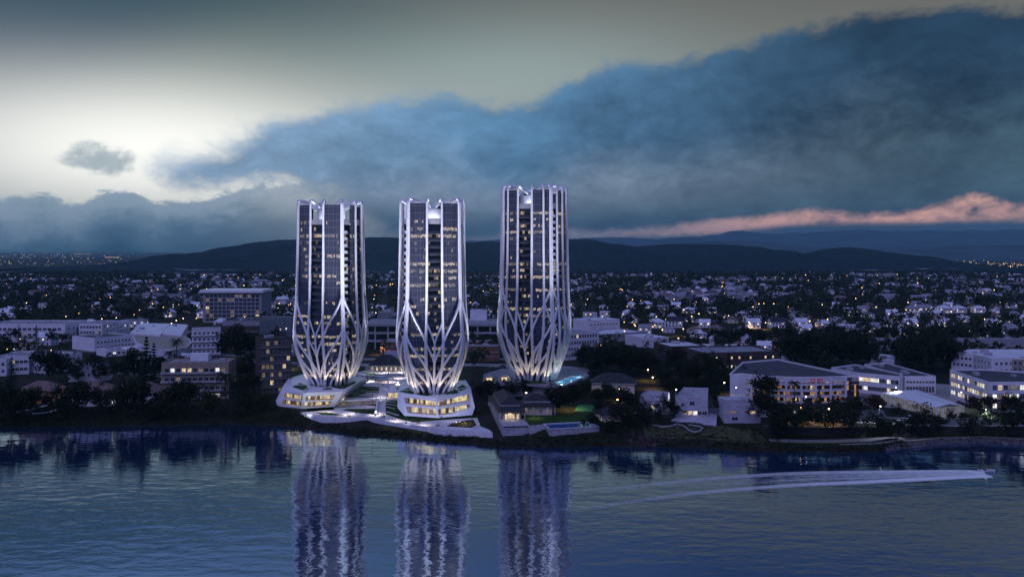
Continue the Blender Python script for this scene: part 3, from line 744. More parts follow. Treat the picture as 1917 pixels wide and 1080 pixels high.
        for nm, pw, sz in (('tower_floodlight', COOL_FL * (.16 if side else 1) * (.62 if flank else 1), 48), ('podium_floodlight', 4200, 120)):  # second spot is an added fill that brightens the podium faces
            if nm[0] == 'p' and (flank or side): continue
            lt = bpy.data.lights.new(nm, 'SPOT'); lt.energy = pw; lt.color = (0.78, 0.79, 1.0); lt.spot_size = math.radians(sz); lt.spot_blend = 1.0; lt.shadow_soft_size = 1.0
            lo = bpy.data.objects.new(nm, lt); COL.objects.link(lo); lo.location = p + Vector((0, 0, mast + .8))
            hd = (base - lo.location); hd.z = 0; hd.normalize(); el = math.radians(89 if not side else 86)
            dr = hd * math.cos(el) + Vector((0, 0, math.sin(el))) if nm[0] == 't' else (base + Vector((0, 0, -2)) - lo.location)
            lo.rotation_euler = dr.to_track_quat('-Z', 'Z').to_euler()
    return root
WARM_UP = 1900; COOL_FL = 1550000
NAMES = {3: 'leftmost tower', 8: 'notched middle tower', 21: 'tallest tower'}
T1C = (xat(620, 499), 499.0); T2C = (xat(809, 473), 473.0); T3C = (xat(1001, 527), 527.0)
tower('leftmost white ribbed tower, turned so a thick corner rib faces the river', T1C[0], T1C[1], 16.0, 101.0, 18.3, -27, False, 3)
tower('white ribbed tower seen square on with a V-notched crown, between two other towers', T2C[0], T2C[1], 16.0, 100.5, 18.2, 4, False, 8)
tower('tallest white ribbed tower with the most closely set ribs, beside the raised turquoise pool', T3C[0], T3C[1], 14.5, 112.5, 19.9, -18, True, 21)
# ================================================================= plants, people, vehicles, lamps (one of each kind, copied later)
def leaf_quad(mb, c, size, rnd, m=0, droop=0.0):
    n = Vector((rnd.gauss(0, 1), rnd.gauss(0, 1), rnd.gauss(0.5, 0.8))).normalized()
    x = n.orthogonal().normalized(); y = n.cross(x); a = rnd.random() * 6.28
    u = (x * math.cos(a) + y * math.sin(a)) * size; v = (y * math.cos(a) - x * math.sin(a)) * size * rnd.uniform(.5, .9)
    c = Vector(c)
    mb.quad(c - u - v * .6, c + u * .2 - v, c + u + v * .5, c - u * .3 + v, m)
def trunk_mesh(mb, h, r, rnd, limbs=5, spread=2.5, lean=0.2):
    P = []; R = []
    for i in range(6):
        t = i / 5; P.append((rnd.gauss(0, lean) * t, rnd.gauss(0, lean) * t, h * t - .3 * (i == 0))); R.append(r * (1.25 - .7 * t) if i else r * 1.6)
    mb.tube(P, R, 7)
    for k in range(limbs):
        a = 6.28 * k / limbs + rnd.random(); s = P[3 if k % 2 else 4]; l = spread * rnd.uniform(.6, 1)
        mb.tube([s, (s[0] + math.cos(a) * l * .5, s[1] + math.sin(a) * l * .5, s[2] + l * .55), (s[0] + math.cos(a) * l, s[1] + math.sin(a) * l, s[2] + l * 1.2)], [r * .5, r * .32, r * .12], 5)
def broad_tree(h, w, seed, leafm, name='broadleaf_tree', nclump=46, nleaf=34, bare=0.28, two=False):
    rnd = random.Random(seed); root = empty(name, (0, -3000, 0))
    mb = MB(); trunk_mesh(mb, h * .55, h * .028, rnd, 6, w * .3)
    t = mb.build('trunk', M['bark'], root)
    cb = MB(); cz = h * (bare + (1 - bare) * .52); rz = h * (1 - bare) * .52; rx = w / 2
    lobes = [(rnd.gauss(0, .33) * rx, rnd.gauss(0, .33) * rx, cz + rnd.gauss(0, .26) * rz, rnd.uniform(.5, .72)) for _ in range(8)]
    for k in range(nclump):
        lx, ly, lz, ls = rnd.choice(lobes)
        d = Vector((rnd.gauss(0, 1), rnd.gauss(0, 1), rnd.gauss(0.1, 1))).normalized() * rnd.uniform(.55, 1.0)
        c = (lx + d.x * rx * ls, ly + d.y * rx * ls, lz + d.z * rz * ls)
        cr = rnd.uniform(.09, .17) * w
        for j in range(nleaf):
            e = Vector((rnd.gauss(0, 1), rnd.gauss(0, 1), rnd.gauss(0, .8))).normalized() * cr * rnd.random() ** .4
            leaf_quad(cb, (c[0] + e.x, c[1] + e.y, c[2] + e.z), rnd.uniform(.028, .05) * w * .8, rnd)
    cb.v = [(x, y - 3000, z) for x, y, z in cb.v]
    t.data.transform(Matrix.Translation((0, 3000, 0)))
    cb.build('crown', leafm, root); reg(root); return root
def fir_tree(h, w, seed, name='conifer_tree', leafm=None, tiers=13):
    rnd = random.Random(seed); root = empty(name, (0, -3000, 0)); mb = MB()
    mb.tube([(0, -3000, -.3), (0, -3000, h * .5), (0, -3000, h * .97)], [h * .025, h * .016, h * .004], 7); mb.build('trunk', M['bark'], root)
    cb = MB()
    for i in range(tiers):
        t = i / (tiers - 1); z = h * (.12 + .86 * t); r = w / 2 * (1 - t) ** .85 + .15
        nb = int(9 - 4 * t)
        for k in range(nb):
            a = 6.28 * k / nb + i * .7 + rnd.gauss(0, .15); L = r * rnd.uniform(.75, 1.1)
            for s in range(9):
                u = (s + .5) / 9
                c = (math.cos(a) * L * u + rnd.gauss(0, .12), -3000 + math.sin(a) * L * u + rnd.gauss(0, .12), z + .12 * h * (u * u * .4 - u * .22) + rnd.gauss(0, .1))
                for q in range(2): leaf_quad(cb, c, (.10 + .16 * (1 - u)) * max(1, w * .2), rnd)
    cb.build('crown', leafm or M['leaf_fir'], root); reg(root); return root
def palm_tree(h, seed, name='palm_tree'):
    rnd = random.Random(seed); root = empty(name, (0, -3000, 0)); mb = MB()
    mb.tube([(0, -3000, -.3), (.15, -3000, h * .5), (.4, -3000, h)], [.28, .2, .16], 8); mb.build('trunk', M['bark'], root)
    cb = MB()
    for k in range(20):
        a = 6.28 * k / 20 + rnd.gauss(0, .1); el = rnd.uniform(-.3, 1.0); L = h * .34 * rnd.uniform(.85, 1.1)
        p = Vector((.4, -3000, h)); pr = p; d = Vector((math.cos(a) * math.cos(el), math.sin(a) * math.cos(el), math.sin(el)))
        for s in range(9):
            p = p + d * L / 9; d = (d + Vector((0, 0, -.2))).normalized(); sd = d.cross(Vector((0, 0, 1))).normalized()
            wv = L * .17 * math.sin(math.pi * (s + 1) / 11)
            for g in (-1, 1):
                q = p + sd * wv * g + Vector((0, 0, -wv * .7))
                cb.quad(pr, p, p * .35 + q * .65, q, 0)
            pr = p
    cb.build('frond_crown', M['leaf'], root); reg(root); return root
PROTO = {}
PROTO['broad0'] = broad_tree(13, 12, 1, M['leaf'], nclump=60)
PROTO['broad1'] = broad_tree(12, 10, 2, M['leaf'], nclump=52, bare=.22)
PROTO['broad2'] = broad_tree(15, 11, 3, M['leaf'], nclump=60, bare=.25)
PROTO['pale0'] = broad_tree(9, 7, 4, M['leaf_pale'], nclump=36, bare=.22)
PROTO['street0'] = broad_tree(7, 6.5, 5, M['leaf'], nclump=38, bare=.36)
PROTO['street1'] = broad_tree(6.5, 6.2, 6, M['leaf'], nclump=34, bare=.34)
PROTO['rust0'] = broad_tree(10, 9, 7, M['leaf_rust'], nclump=44, bare=.24)
PROTO['fir0'] = fir_tree(16, 8, 8)
PROTO['fir1'] = fir_tree(13, 7, 9)
PROTO['palm0'] = palm_tree(10, 10)
PHEIGHT = dict(broad0=13, broad1=12, broad2=15, pale0=9, street0=7, street1=6.5, rust0=10, fir0=16, fir1=13, palm0=12)
USED = set()
def place(kind, loc, rz, sc, label, group):
    p = PROTO[kind]
    if kind not in USED:
        USED.add(kind); p.location = loc; p.rotation_euler = (0, 0, rz); p.scale = (sc, sc, sc) if not isinstance(sc, tuple) else sc
        tag(p, label, PCAT[kind], group); return p
    return dup(p, loc, rz, sc, label, group)
PCAT = {k: 'tree' for k in PROTO}
# ---- people
def person_mesh(seed, stride, arm, lean=0.0):
    """one continuous skinned body"""
    V = [(0, 0, .93), (0, .01, 1.12), (0, .0 + lean, 1.36), (0, lean, 1.50), (0, lean - .01, 1.60), (0, lean - .02, 1.72),
         (-.10, 0, .88), (-.11, stride * .5 + .02, .5), (-.11, stride, .08), (-.11, stride - .13, .03),
         (.10, 0, .88), (.11, -stride * .35 - .03, .5), (.11, -stride, .08), (.11, -stride - .13, .03),
         (-.19, lean, 1.40), (-.25, lean + .02 - arm * .3, 1.14), (-.24, lean - arm, .92), (-.235, lean - arm - .04, .82),
         (.19, lean, 1.40), (.25, lean + .02 + arm * .3, 1.14), (.24, lean + arm * .6, .92), (.235, lean + arm * .5, .82)]
    E = [(0, 1), (1, 2), (2, 3), (3, 4), (4, 5), (0, 6), (6, 7), (7, 8), (8, 9), (0, 10), (10, 11), (11, 12), (12, 13), (2, 14), (14, 15), (15, 16), (16, 17), (2, 18), (18, 19), (19, 20), (20, 21)]
    Rr = [.15, .14, .16, .065, .085, .075, .10, .068, .05, .04, .10, .068, .05, .04, .07, .05, .038, .03, .07, .05, .038, .03]
    me = bpy.data.meshes.new('person'); me.from_pydata(V, E, []); ob = bpy.data.objects.new('person_draft', me); COL.objects.link(ob)
    ob.modifiers.new('skin', 'SKIN'); me.skin_vertices[0].data[0].use_root = True
    for i, r in enumerate(Rr): me.skin_vertices[0].data[i].radius = (r, r * .8)
    ob.modifiers.new('sub', 'SUBSURF').levels = 1
    dg = bpy.context.evaluated_depsgraph_get(); out = bpy.data.meshes.new_from_object(ob.evaluated_get(dg)); out.name = 'person'
    bpy.data.objects.remove(ob); return out
PEOPLE = [person_mesh(1, .0, .02), person_mesh(2, .26, .16), person_mesh(3, -.22, -.14, .02)]
def clothed(me, top, legs):
    c = me.copy(); c.materials.clear()
    for m in (M[top], M[legs], M['skin']): c.materials.append(m)
    for p in c.polygons:
        z = p.center.z
        p.material_index = 2 if z > 1.50 or (abs(p.center.x) > .2 and z < .9) else (1 if z < .95 else 0)
        p.use_smooth = True
    return c
WARD = [('cloth_dark', 'cloth_dark', 'dark clothes'), ('cloth_red', 'cloth_dark', 'a dull red top'), ('cloth_pale', 'cloth_dark', 'a grey top')]
PMESH = {(i, j): clothed(PEOPLE[i], WARD[j][0], WARD[j][1]) for i in range(3) for j in range(3)}
HAIR = MB(); HAIR.sphere((0, -.0, 1.745), .088, 0, 5, .07)
HAIRM = HAIR.mesh('hair', M['darkmetal'])
def person(loc, rz, pose, ward, label):
    o = bpy.data.objects.new('person', PMESH[(pose, ward)]); COL.objects.link(o); o.location = loc; o.rotation_euler = (0, 0, rz); o.scale = (1.08,) * 3
    tag(o, label, 'person', 'people strolling on the terraces')
    h = bpy.data.objects.new('hair', HAIRM); COL.objects.link(h); h.parent = o
# ---- cars
def car_proto(paint):
    root = empty('parked_car', (0, -3000, 0)); o = Vector((0, -3000, 0))
    mb = MB(); prof = [(-2.15, .35), (-2.2, .62), (-2.0, .86), (-1.2, .95), (1.55, .98), (2.1, .9), (2.2, .6), (2.15, .35)]
    def loft(mb, prof, ws, m=0):
        n = len(prof)
        L = [(x, -w - 3000, z) for (x, z), w in zip(prof, ws)]; R_ = [(x, w - 3000, z) for (x, z), w in zip(prof, ws)]
        mb.add(L + R_, [(i, (i + 1) % n, n + (i + 1) % n, n + i) for i in range(n)] + [tuple(range(n - 1, -1, -1)), tuple(range(n, 2 * n))], m)
    loft(mb, prof, [.82, .88, .9, .88, .88, .88, .86, .82]); mb.build('body', M[paint], root)
    mb = MB(); loft(mb, [(-1.3, .94), (-.55, 1.42), (.95, 1.45), (1.75, .97)], [.84, .68, .68, .82]); mb.build('window_band', M['glassdark'], root)
    mb = MB(); loft(mb, [(-.58, 1.425), (-.5, 1.47), (.9, 1.5), (.98, 1.455)], [.69, .66, .66, .69]); mb.build('roof', M[paint], root)
    for x in (-1.35, 1.35):
        for y in (-.86, .86):
            w = MB(); w.tube([(x, y - .1 - 3000, .33), (x, y + .1 - 3000, .33)], [.33, .33], 14); wo = w.build('wheel', M['rubber'], root)
            r = MB(); yy = y + (.11 if y > 0 else -.11); r.tube([(x, yy - .012 - 3000, .33), (x, yy + .012 - 3000, .33)], [.2, .2], 10); r.build('rim', M['steel'], wo)
    for y in (-.6, .6):
        h = MB(); h.box((-2.2, y - 3000, .68), (.06, .3, .14)); h.build('headlight', M['lit_cool'], root)
        h = MB(); h.box((2.2, y - 3000, .74), (.06, .28, .12)); h.build('tail_light', M['tile'], root)
    reg(root); return root
PROTO['carw'] = car_proto('carwhite'); PROTO['card'] = car_proto('cardark'); PCAT['carw'] = PCAT['card'] = 'car'
# ---- street lamps
def lamp_proto(name, globe, arm, h=8.0):
    root = empty(name, (0, -3000, 0)); mb = MB()
    mb.tube([(0, -3000, -.2), (0, -3000, .8), (0, -3000, .9), (0, -3000, h)], [.16, .14, .09, .06], 8)
    if arm: mb.tube([(0, -3000, h - .1), (0, -3000.6, h + .25), (0, -3001.5, h + .35)], [.06, .05, .04], 6)
    mb.build('pole', M['darkmetal'], root)
    y = -3001.5 if arm else -3000
    hd = MB()
    if arm: hd.box((0, y, h + .36), (.34, .8, .14))
    else: hd.tube([(0, y, h + .42), (0, y, h + .62)], [.32, .05], 10)
    hd.build('lamp_head', M['steel'], root)
    g = MB(); g.sphere((0, y, h + (.16 if arm else .2)), .42 if not arm else .34, 0, 6, .3); g.build('globe', M[globe], root)
    reg(root); return root
PROTO['lampc'] = lamp_proto('street_lamp', 'lamp_cool', True, 9.0); PROTO['lampw'] = lamp_proto('street_lamp', 'lamp_warm', False, 7.0)
PCAT['lampc'] = PCAT['lampw'] = 'street lamp'
def lamp(kind, px, py, label, energy, group='street lamps', zg=None, sc=1.0):
    """px, py: the lamp head in the photo"""
    zg = GZ if zg is None else zg
    h = (9.2 if kind == 'lampc' else 7.2) * sc
    x, y, z = at(px, py, zg + h)
    o = place(kind, (x, y, zg), 0, sc, label, group)
    if energy:
        lt = bpy.data.lights.new('lamp_light', 'SPOT'); lt.energy = energy * 4.0; lt.spot_size = math.radians(142); lt.spot_blend = .5; lt.shadow_soft_size = .4
        lt.color = (.82, .87, 1.0) if kind == 'lampc' else (1.0, .58, .24)
        lo = bpy.data.objects.new('lamp_light', lt); COL.objects.link(lo); lo.location = (x, y - (1.5 if kind == 'lampc' else 0), zg + h - .45)
    return o
# ================================================================= terraces and podiums between the towers
def ccw(p):
    a = sum(p[i][0] * p[(i + 1) % len(p)][1] - p[(i + 1) % len(p)][0] * p[i][1] for i in range(len(p)))
    return list(p) if a > 0 else list(reversed(p))
def slab(name, pts, zb, mt, label=None, cat=None, parent=None, kind=None, mtop=None):
    """pts: world points with their own top height"""
    pts = ccw(pts); mb = MB(); mb.prism([p[:2] for p in pts], zb, [p[2] for p in pts], 0, 1 if mtop else None)
    o = mb.build(name, [M[mt], M[mtop]] if mtop else M[mt], parent, loc=None if parent else (pts[0][0], pts[0][1], 0))
    return tag(o, label, cat, None, kind)
def z5(zx, zy, z): return at(500 + zx / 4.167, 620 + zy / 4.167, z)
def sheet(mb, pts, lift=0.02, m=0):
    pts = ccw(pts); mb.poly([(p[0], p[1], p[2] + lift) for p in pts], m)
# ---- facade patch with recessed, lit openings
def patch(mb, bl, br, tr, tl, ops, depth, inward, mw=0, mi=1, ml=2, mg=3):
    """mb: wall; ops: (u0,u1,w0,w1) openings; returns interior builder"""
    bl, br, tr, tl = map(Vector, (bl, br, tr, tl)); inward = Vector(inward)
    def P(u, w): return bl * (1 - u) * (1 - w) + br * u * (1 - w) + tr * u * w + tl * (1 - u) * w
    us = sorted({0, 1} | {o[0] for o in ops} | {o[1] for o in ops}); ws = sorted({0, 1} | {o[2] for o in ops} | {o[3] for o in ops})
    for i in range(len(us) - 1):
        for j in range(len(ws) - 1):
            um, wm = (us[i] + us[i + 1]) / 2, (ws[j] + ws[j + 1]) / 2
            if any(o[0] < um < o[1] and o[2] < wm < o[3] for o in ops): continue
            mb.quad(P(us[i], ws[j]), P(us[i + 1], ws[j]), P(us[i + 1], ws[j + 1]), P(us[i], ws[j + 1]), mw)
    res = []
    for u0, u1, w0, w1 in ops:
        a, b, c, d = P(u0, w0), P(u1, w0), P(u1, w1), P(u0, w1); v = inward * depth
        a2, b2 = a + v, b + v; c2 = Vector((b2.x, b2.y, c.z)); d2 = Vector((a2.x, a2.y, d.z))
        mb.quad(a, b, b2, a2, mi); mb.quad(d2, c2, c, d, mi); mb.quad(b, c, c2, b2, mi); mb.quad(a2, d2, d, a, mi)
        res.append((a, b, c, d, a2, b2, c2, d2))
    return res
M['interior'] = mat('cream_interior', (0.55, 0.47, 0.36), 0.8, 0.25, 0.8)
M['timber'] = mat('timber_panel', (0.22, 0.12, 0.06), 0.6, 0.3, 1.2)
def podium_bay(root, bl, br, tr, tl, ops, inward, rnd):
    mb = MB(); rs = patch(mb, bl, br, tr, tl, ops, 3.6, inward)
    mb.build('facade_frame', [M['white'], M['interior']], root)
    for (a, b, c, d, a2, b2, c2, d2) in rs:
        bw = MB(); n = 12; x0 = 0.0
        def lp(p, q, t): return p + (q - p) * t
        while x0 < 1 - 1e-6:
            x1 = min(1.0, x0 + rnd.choice((.06, .1, .14)))
            k = rnd.choice((0, 0, 0, 1, 2, 0))
            bw.quad(lp(a2, b2, x0), lp(a2, b2, x1), lp(d2, c2, x1), lp(d2, c2, x0), k); x0 = x1
        rm = bw.build('lit_room', [M['lit_cream'], M['timber'], M['interior']], root)
        fm = MB(); v = (a2 - a).normalized() * .5
        for t in [i / n for i in range(n + 1)]:
            p, q = lp(a, b, t) + v, lp(d, c, t) + v; q = Vector((q.x, q.y, q.z)); fm.beam(p, q, .12, .12)
        fm.build('window_mullions', M['steel'], rm)
        st = MB(); vv = (a2 - a) * .6
        for t in (.2, .4, .6, .8):
            p = lp(d, c, t - .07) + vv; q = lp(d, c, t + .07) + vv; st.beam(p - Vector((0, 0, .12)), q - Vector((0, 0, .12)), .3, .05)
        st.build('ceiling_light', M['strip_cream'], rm)
def podium(label, bot, top, bays, greens, ridges):
    """bot/top: outline points (x,y,z) left to right round the front then the back"""
    c = top[0]; root = empty('faceted_podium', (c[0], c[1], 5.0), label, 'podium', 'faceted white podiums under the towers')
    rnd = random.Random(len(label)); mb = MB(); n = len(bot)
    for i in range(n):
        j = (i + 1) % n
        if i in bays:
            a, b, cc, d = map(Vector, (bot[i], bot[j], top[j], top[i])); e = (b - a); e.z = 0; e.normalize(); inw = Vector((-e.y, e.x, 0))
            podium_bay(root, a, b, cc, d, bays[i], inw, rnd)
        else:
            mb.quad(bot[i], bot[j], top[j], top[i])
    mb.build('side_walls', M['white'], root)
    rf = MB(); cx = sum(p[0] for p in top) / n; cy = sum(p[1] for p in top) / n; cz = sum(p[2] for p in top) / n
    for i in range(n): rf.tri(top[i], top[(i + 1) % n], (cx, cy, cz))
    rf.poly([(p[0], p[1], p[2]) for p in reversed(bot)])
    r = rf.build('roof_deck', M['white'], root)
    for g in greens:
        gm = MB(); g = ccw(g); gm.prism([p[:2] for p in g], [p[2] - .4 for p in g], [p[2] + .45 for p in g]); gm.build('roof_lawn', M['lawn'], root)
    for a, b in ridges:
        gm = MB(); gm.beam((a[0], a[1], a[2] + .4), (b[0], b[1], b[2] + .4), .7, .7); gm.build('roof_ridge', M['white'], root)
# middle tower's podium
def wp(px, Y, z): return (xat(px, Y), Y, z)
W2 = ((.06, .93, .13, .42), (.05, .95, .53, .83))
b2 = [wp(757, 456, 5.4), wp(819, 452, 5.0), wp(884, 459, 5.2), wp(889, 462, 8.5), wp(884, 505, 5.0), wp(752, 495, 5.0), wp(744, 462, 8.5)]
t2 = [wp(745, 468, 15.5), wp(818, 453.5, 15.2), wp(880, 478, 15.8), wp(882, 480, 15.6), wp(872, 512, 15.5), wp(752, 505, 15.5), wp(744.5, 470, 15.6)]
podium('white faceted podium with two lit storeys under the notched middle tower', b2, t2,
       {0: ((.12, .965, .13, .42), (.13, .965, .53, .80)), 1: ((.03, .95, .13, .42), (.03, .95, .53, .80))},
       [[wp(749, 470, 15.7), wp(772, 463, 15.6), wp(778, 470, 15.6), wp(764, 480, 15.6)], [wp(781, 461.5, 15.5), wp(800, 457.5, 15.4), wp(806, 461, 15.4), wp(790, 468, 15.5)],
        [wp(836, 461, 15.5), wp(858, 468, 15.6), wp(852, 475, 15.6), wp(840, 468, 15.5)], [wp(862, 472, 15.7), wp(876, 480, 15.7), wp(866, 492, 15.6), wp(856, 480, 15.6)]],
       [(wp(746, 470, 15.6), wp(784, 472, 15.5)), (wp(778, 463, 15.6), wp(788, 473, 15.5)), (wp(880, 480, 15.8), wp(846, 472, 15.5)), (wp(818, 454, 15.2), wp(812, 463, 15.3))])
b1 = [wp(519, 480, 6.0), wp(565, 476, 5.4), wp(626, 481, 5.6), wp(640, 492, 9.0), wp(690, 540, 8.0), wp(560, 540, 5.0), wp(527, 505, 5.4), wp(516.5, 484, 8.5)]
t1 = [wp(530, 484, 15.6), wp(568, 470, 15.0), wp(641, 473, 15.2), wp(655, 484, 15.4), wp(686, 524, 15.4), wp(575, 545, 15.4), wp(540, 520, 15.4), wp(529, 487, 15.6)]
podium('white faceted podium with two lit storeys and a long sloping flank under the leftmost tower', b1, t1,
       {0: ((.16, .96, .13, .40), (.16, .97, .50, .76)), 1: ((.07, .82, .12, .40), (.08, .85, .50, .78))},
       [[wp(549, 486, 15.5), wp(560, 481, 15.4), wp(575, 490, 15.4), wp(562, 500, 15.4)], [wp(560, 480, 15.3), wp(574, 475.5, 15.2), wp(580, 483, 15.3), wp(570, 487, 15.3)], [wp(604, 479, 15.2), wp(645, 482, 15.3), wp(668, 505, 15.3), wp(650, 500, 15.3)]],
       [(wp(531, 486, 15.6), wp(572, 492, 15.4)), (wp(568, 471, 15.0), wp(582, 486, 15.2)), (wp(641, 474, 15.2), wp(615, 484, 15.3))])
# ---- riverside esplanade
espl = [z5(262, 632, 4.8), z5(430, 672, 4.6), z5(640, 677, 4.5), z5(780, 672, 4.4), z5(900, 698, 4.4), z5(1100, 724, 4.4), z5(1250, 742, 4.4), z5(1312, 764, 4.4), z5(1760, 790, 4.4), z5(1735, 768, 4.45), z5(1665, 742, 4.5), z5(1640, 674, 4.5), z5(1380, 690, 4.5), z5(1150, 708, 4.5), z5(1050, 690, 4.5), z5(950, 655, 4.5), z5(925, 648, 4.6), z5(850, 648, 4.6), z5(725, 638, 4.6), z5(560, 610, 4.8), z5(420, 618, 4.8)]
slab('esplanade', espl, 1.6, 'render', 'folded white riverside walkway with a pale retaining wall below the podiums', 'walkway', mtop='paving')
mb = MB(); sheet(mb, [z5(380, 634, 4.75), z5(470, 632, 4.8), z5(600, 656, 4.55), z5(430, 652, 4.65)], .12); tag(mb.build('walkway_lawn', M['lawn'], loc=z5(380, 634, 4.7)), 'narrow pointed strip of grass set into the white walkway', 'lawn')
root = empty('railing', espl[0], 'thin steel railing along the river edge of the white walkway', 'railing')
mb = MB(); ml = MB(); ed = [Vector(p) for p in espl[:8]]
for a, b in zip(ed, ed[1:]):
    u = Vector((0, .35, 1.05)); mb.beam(a + u, b + u, .07, .07); mb.beam(a + u * .5, b + u * .5, .04, .04); n = max(2, int((b - a).length / 2.2))
    for k in range(n): p = a.lerp(b, k / n) + Vector((0, .35, 0)); ml.beam(p, p + Vector((0, 0, 1.05)), .05, .05)
mb.build('rail', M['steel'], root); ml.build('railing_posts', M['steel'], root)
# benches on the walkway
for i, (zx, zy, lab) in enumerate(((640, 668, 'dark bench on the walkway near its west bend'), (900, 676, 'dark bench on the walkway below the lower steps'), (1180, 722, 'dark bench on the walkway under the middle podium'), (1330, 745, 'dark bench on the walkway beside the flower bed'))):
    p = Vector(z5(zx, zy, 4.55)); r = empty('bench', p, lab, 'bench', 'walkway benches')
    mb = MB(); mb.box((p.x, p.y, p.z + .45), (1.9, .5, .08)); mb.build('seat', M['timber'], r)
    mb = MB(); mb.box((p.x, p.y + .24, p.z + .75), (1.9, .06, .4)); mb.build('backrest', M['timber'], r)
    for s_ in (-.75, .75): mb = MB(); mb.box((p.x + s_, p.y, p.z + .2), (.08, .45, .42)); mb.build('leg', M['steel'], r)
# flower bed in its white rim
bed = [z5(1385, 752, 4.5), z5(1600, 764, 4.5), z5(1645, 740, 4.5), z5(1612, 690, 4.5), z5(1450, 718, 4.5)]
root = empty('flower_bed', bed[0], 'triangular planted bed with yellow blooms inside a raised white rim', 'flower bed')
mb = MB()
for i in range(5): mb.beam((bed[i][0], bed[i][1], 4.75), (bed[(i + 1) % 5][0], bed[(i + 1) % 5][1], 4.75), .7, .7)
mb.build('rim', M['white'], root)
mb = MB(); mb.poly([(p[0], p[1], 4.6) for p in ccw(bed)]); mb.build('soil', M['soil'], root)
rnd = random.Random(5); cxb = sum(p[0] for p in bed) / 5; cyb = sum(p[1] for p in bed) / 5; mb = MB()
M['bloom'] = mat('yellow_blooms', (0.5, 0.38, 0.05), 0.8, 0.3, 2.0)
for k in range(900):
    i = rnd.randrange(5); u, v = rnd.random() * .93, rnd.random(); p = Vector(bed[i]).lerp(Vector(bed[(i + 1) % 5]), v); q = Vector((cxb, cyb, 4.6)).lerp(p, math.sqrt(u))
    leaf_quad(mb, (q.x, q.y, 4.75 + rnd.random() * .5), rnd.uniform(.12, .3), rnd, 1 if rnd.random() < .22 else 0)
fl = mb.build('flowers', [M['leaf_pale'], M['bloom']], root); fl['kind'] = 'stuff'
slab('corner_lawn', [z5(1650, 690, 4.2), z5(1735, 766, 4.2), z5(1672, 744, 4.2)], 3, 'lawn', 'small wedge of grass beside the flower bed near the verandah house', 'lawn')
slab('podium_lawn', [z5(930, 650, 4.42), z5(1050, 686, 4.42), z5(1150, 703, 4.42), z5(1640, 668, 4.42), z5(1640, 600, 4.42), z5(1030, 610, 4.42), z5(930, 600, 4.42)], 3.4, 'lawn', 'lawn running along the foot of the middle podium', 'lawn')
# ---- lower terrace and its passage
tw = [z5(585, 538, 8.0), z5(860, 526, 8.0), z5(935, 522, 8.0), z5(1020, 528, 8.0), z5(1030, 505, 8.0), z5(930, 505, 8.0), z5(620, 518, 8.0)]
slab('terrace_deck', tw, 7.3, 'white', 'thin white terrace deck bridging the two podiums above a lit passage', 'terrace', mtop='paving')
slab('passage_wall', [z5(560, 600, 8)[:2] + (7.3,), z5(1020, 600, 8)[:2] + (7.3,)] and [(tw[0][0] + 1, tw[0][1] + 3, 7.3), (tw[3][0], tw[3][1] + 3, 7.3), (tw[3][0], tw[3][1] + 4, 7.3), (tw[0][0] + 1, tw[0][1] + 4, 7.3)], 4, 'interior', 'cream back wall of the lit passage under the thin terrace', 'wall')
mb = MB(); mb.box((tw[1][0] - 6, tw[1][1] + 2.2, 7.25), (28, .5, .06)); tag(mb.build('passage_light', M['strip_cream'], loc=(tw[1][0] - 6, tw[1][1] + 2.2, 7.25)), 'long strip lamp on the ceiling of the passage under the terrace', 'lamp')
slab('passage_floor', [z5(520, 600, 4.7), z5(845, 600, 4.7), z5(840, 575, 4.7), z5(880, 545, 4.9), z5(600, 545, 4.9)], 3.5, 'paving', 'pale paved walk in front of the lit passage', 'walkway')
slab('passage_lawn', [z5(600, 612, 4.55), z5(830, 640, 4.55), z5(838, 605, 4.55), z5(640, 604, 4.55)], 3.5, 'lawn', 'strip of grass between the passage and the river walkway', 'lawn')
# ---- flights of steps
def steps(name, f0, f1, b0, b1, n, mt, label):
    """front edge f0-f1 (low), back edge b0-b1 (high)"""
    f0, f1, b0, b1 = map(Vector, (f0, f1, b0, b1)); mb = MB()
    for k in range(n):
        t0, t1 = k / n, (k + 1) / n
        p = [f0.lerp(b0, t0), f1.lerp(b1, t0), f1.lerp(b1, t1), f0.lerp(b0, t1)]; z = f0.z + (b0.z - f0.z) * (k + 1) / n
        mb.prism([q[:2] for q in p], min(f0.z, b0.z) - 1.5, z)
    return tag(mb.build(name, M[mt], loc=f0), label, 'steps')
steps('garden_steps', z5(850, 648, 4.6), z5(925, 648, 4.6), z5(862, 530, 7.9), z5(925, 530, 7.9), 16, 'paving', 'lower flight of pale steps rising from the river walkway to the terrace')
steps('garden_steps', z5(862, 516, 8.0), z5(932, 514, 8.0), z5(880, 432, 11.9), z5(932, 436, 11.9), 16, 'paving', 'upper flight of pale steps rising from the terrace to the plaza')
mb = MB(); mb.beam((z5(848, 648, 5.2)), (z5(862, 532, 8.4)), .9, 1.1); tag(mb.build('stair_wall', M['white'], loc=z5(848, 648, 4.6)), 'curved white balustrade on the west edge of the lower steps', 'balustrade')
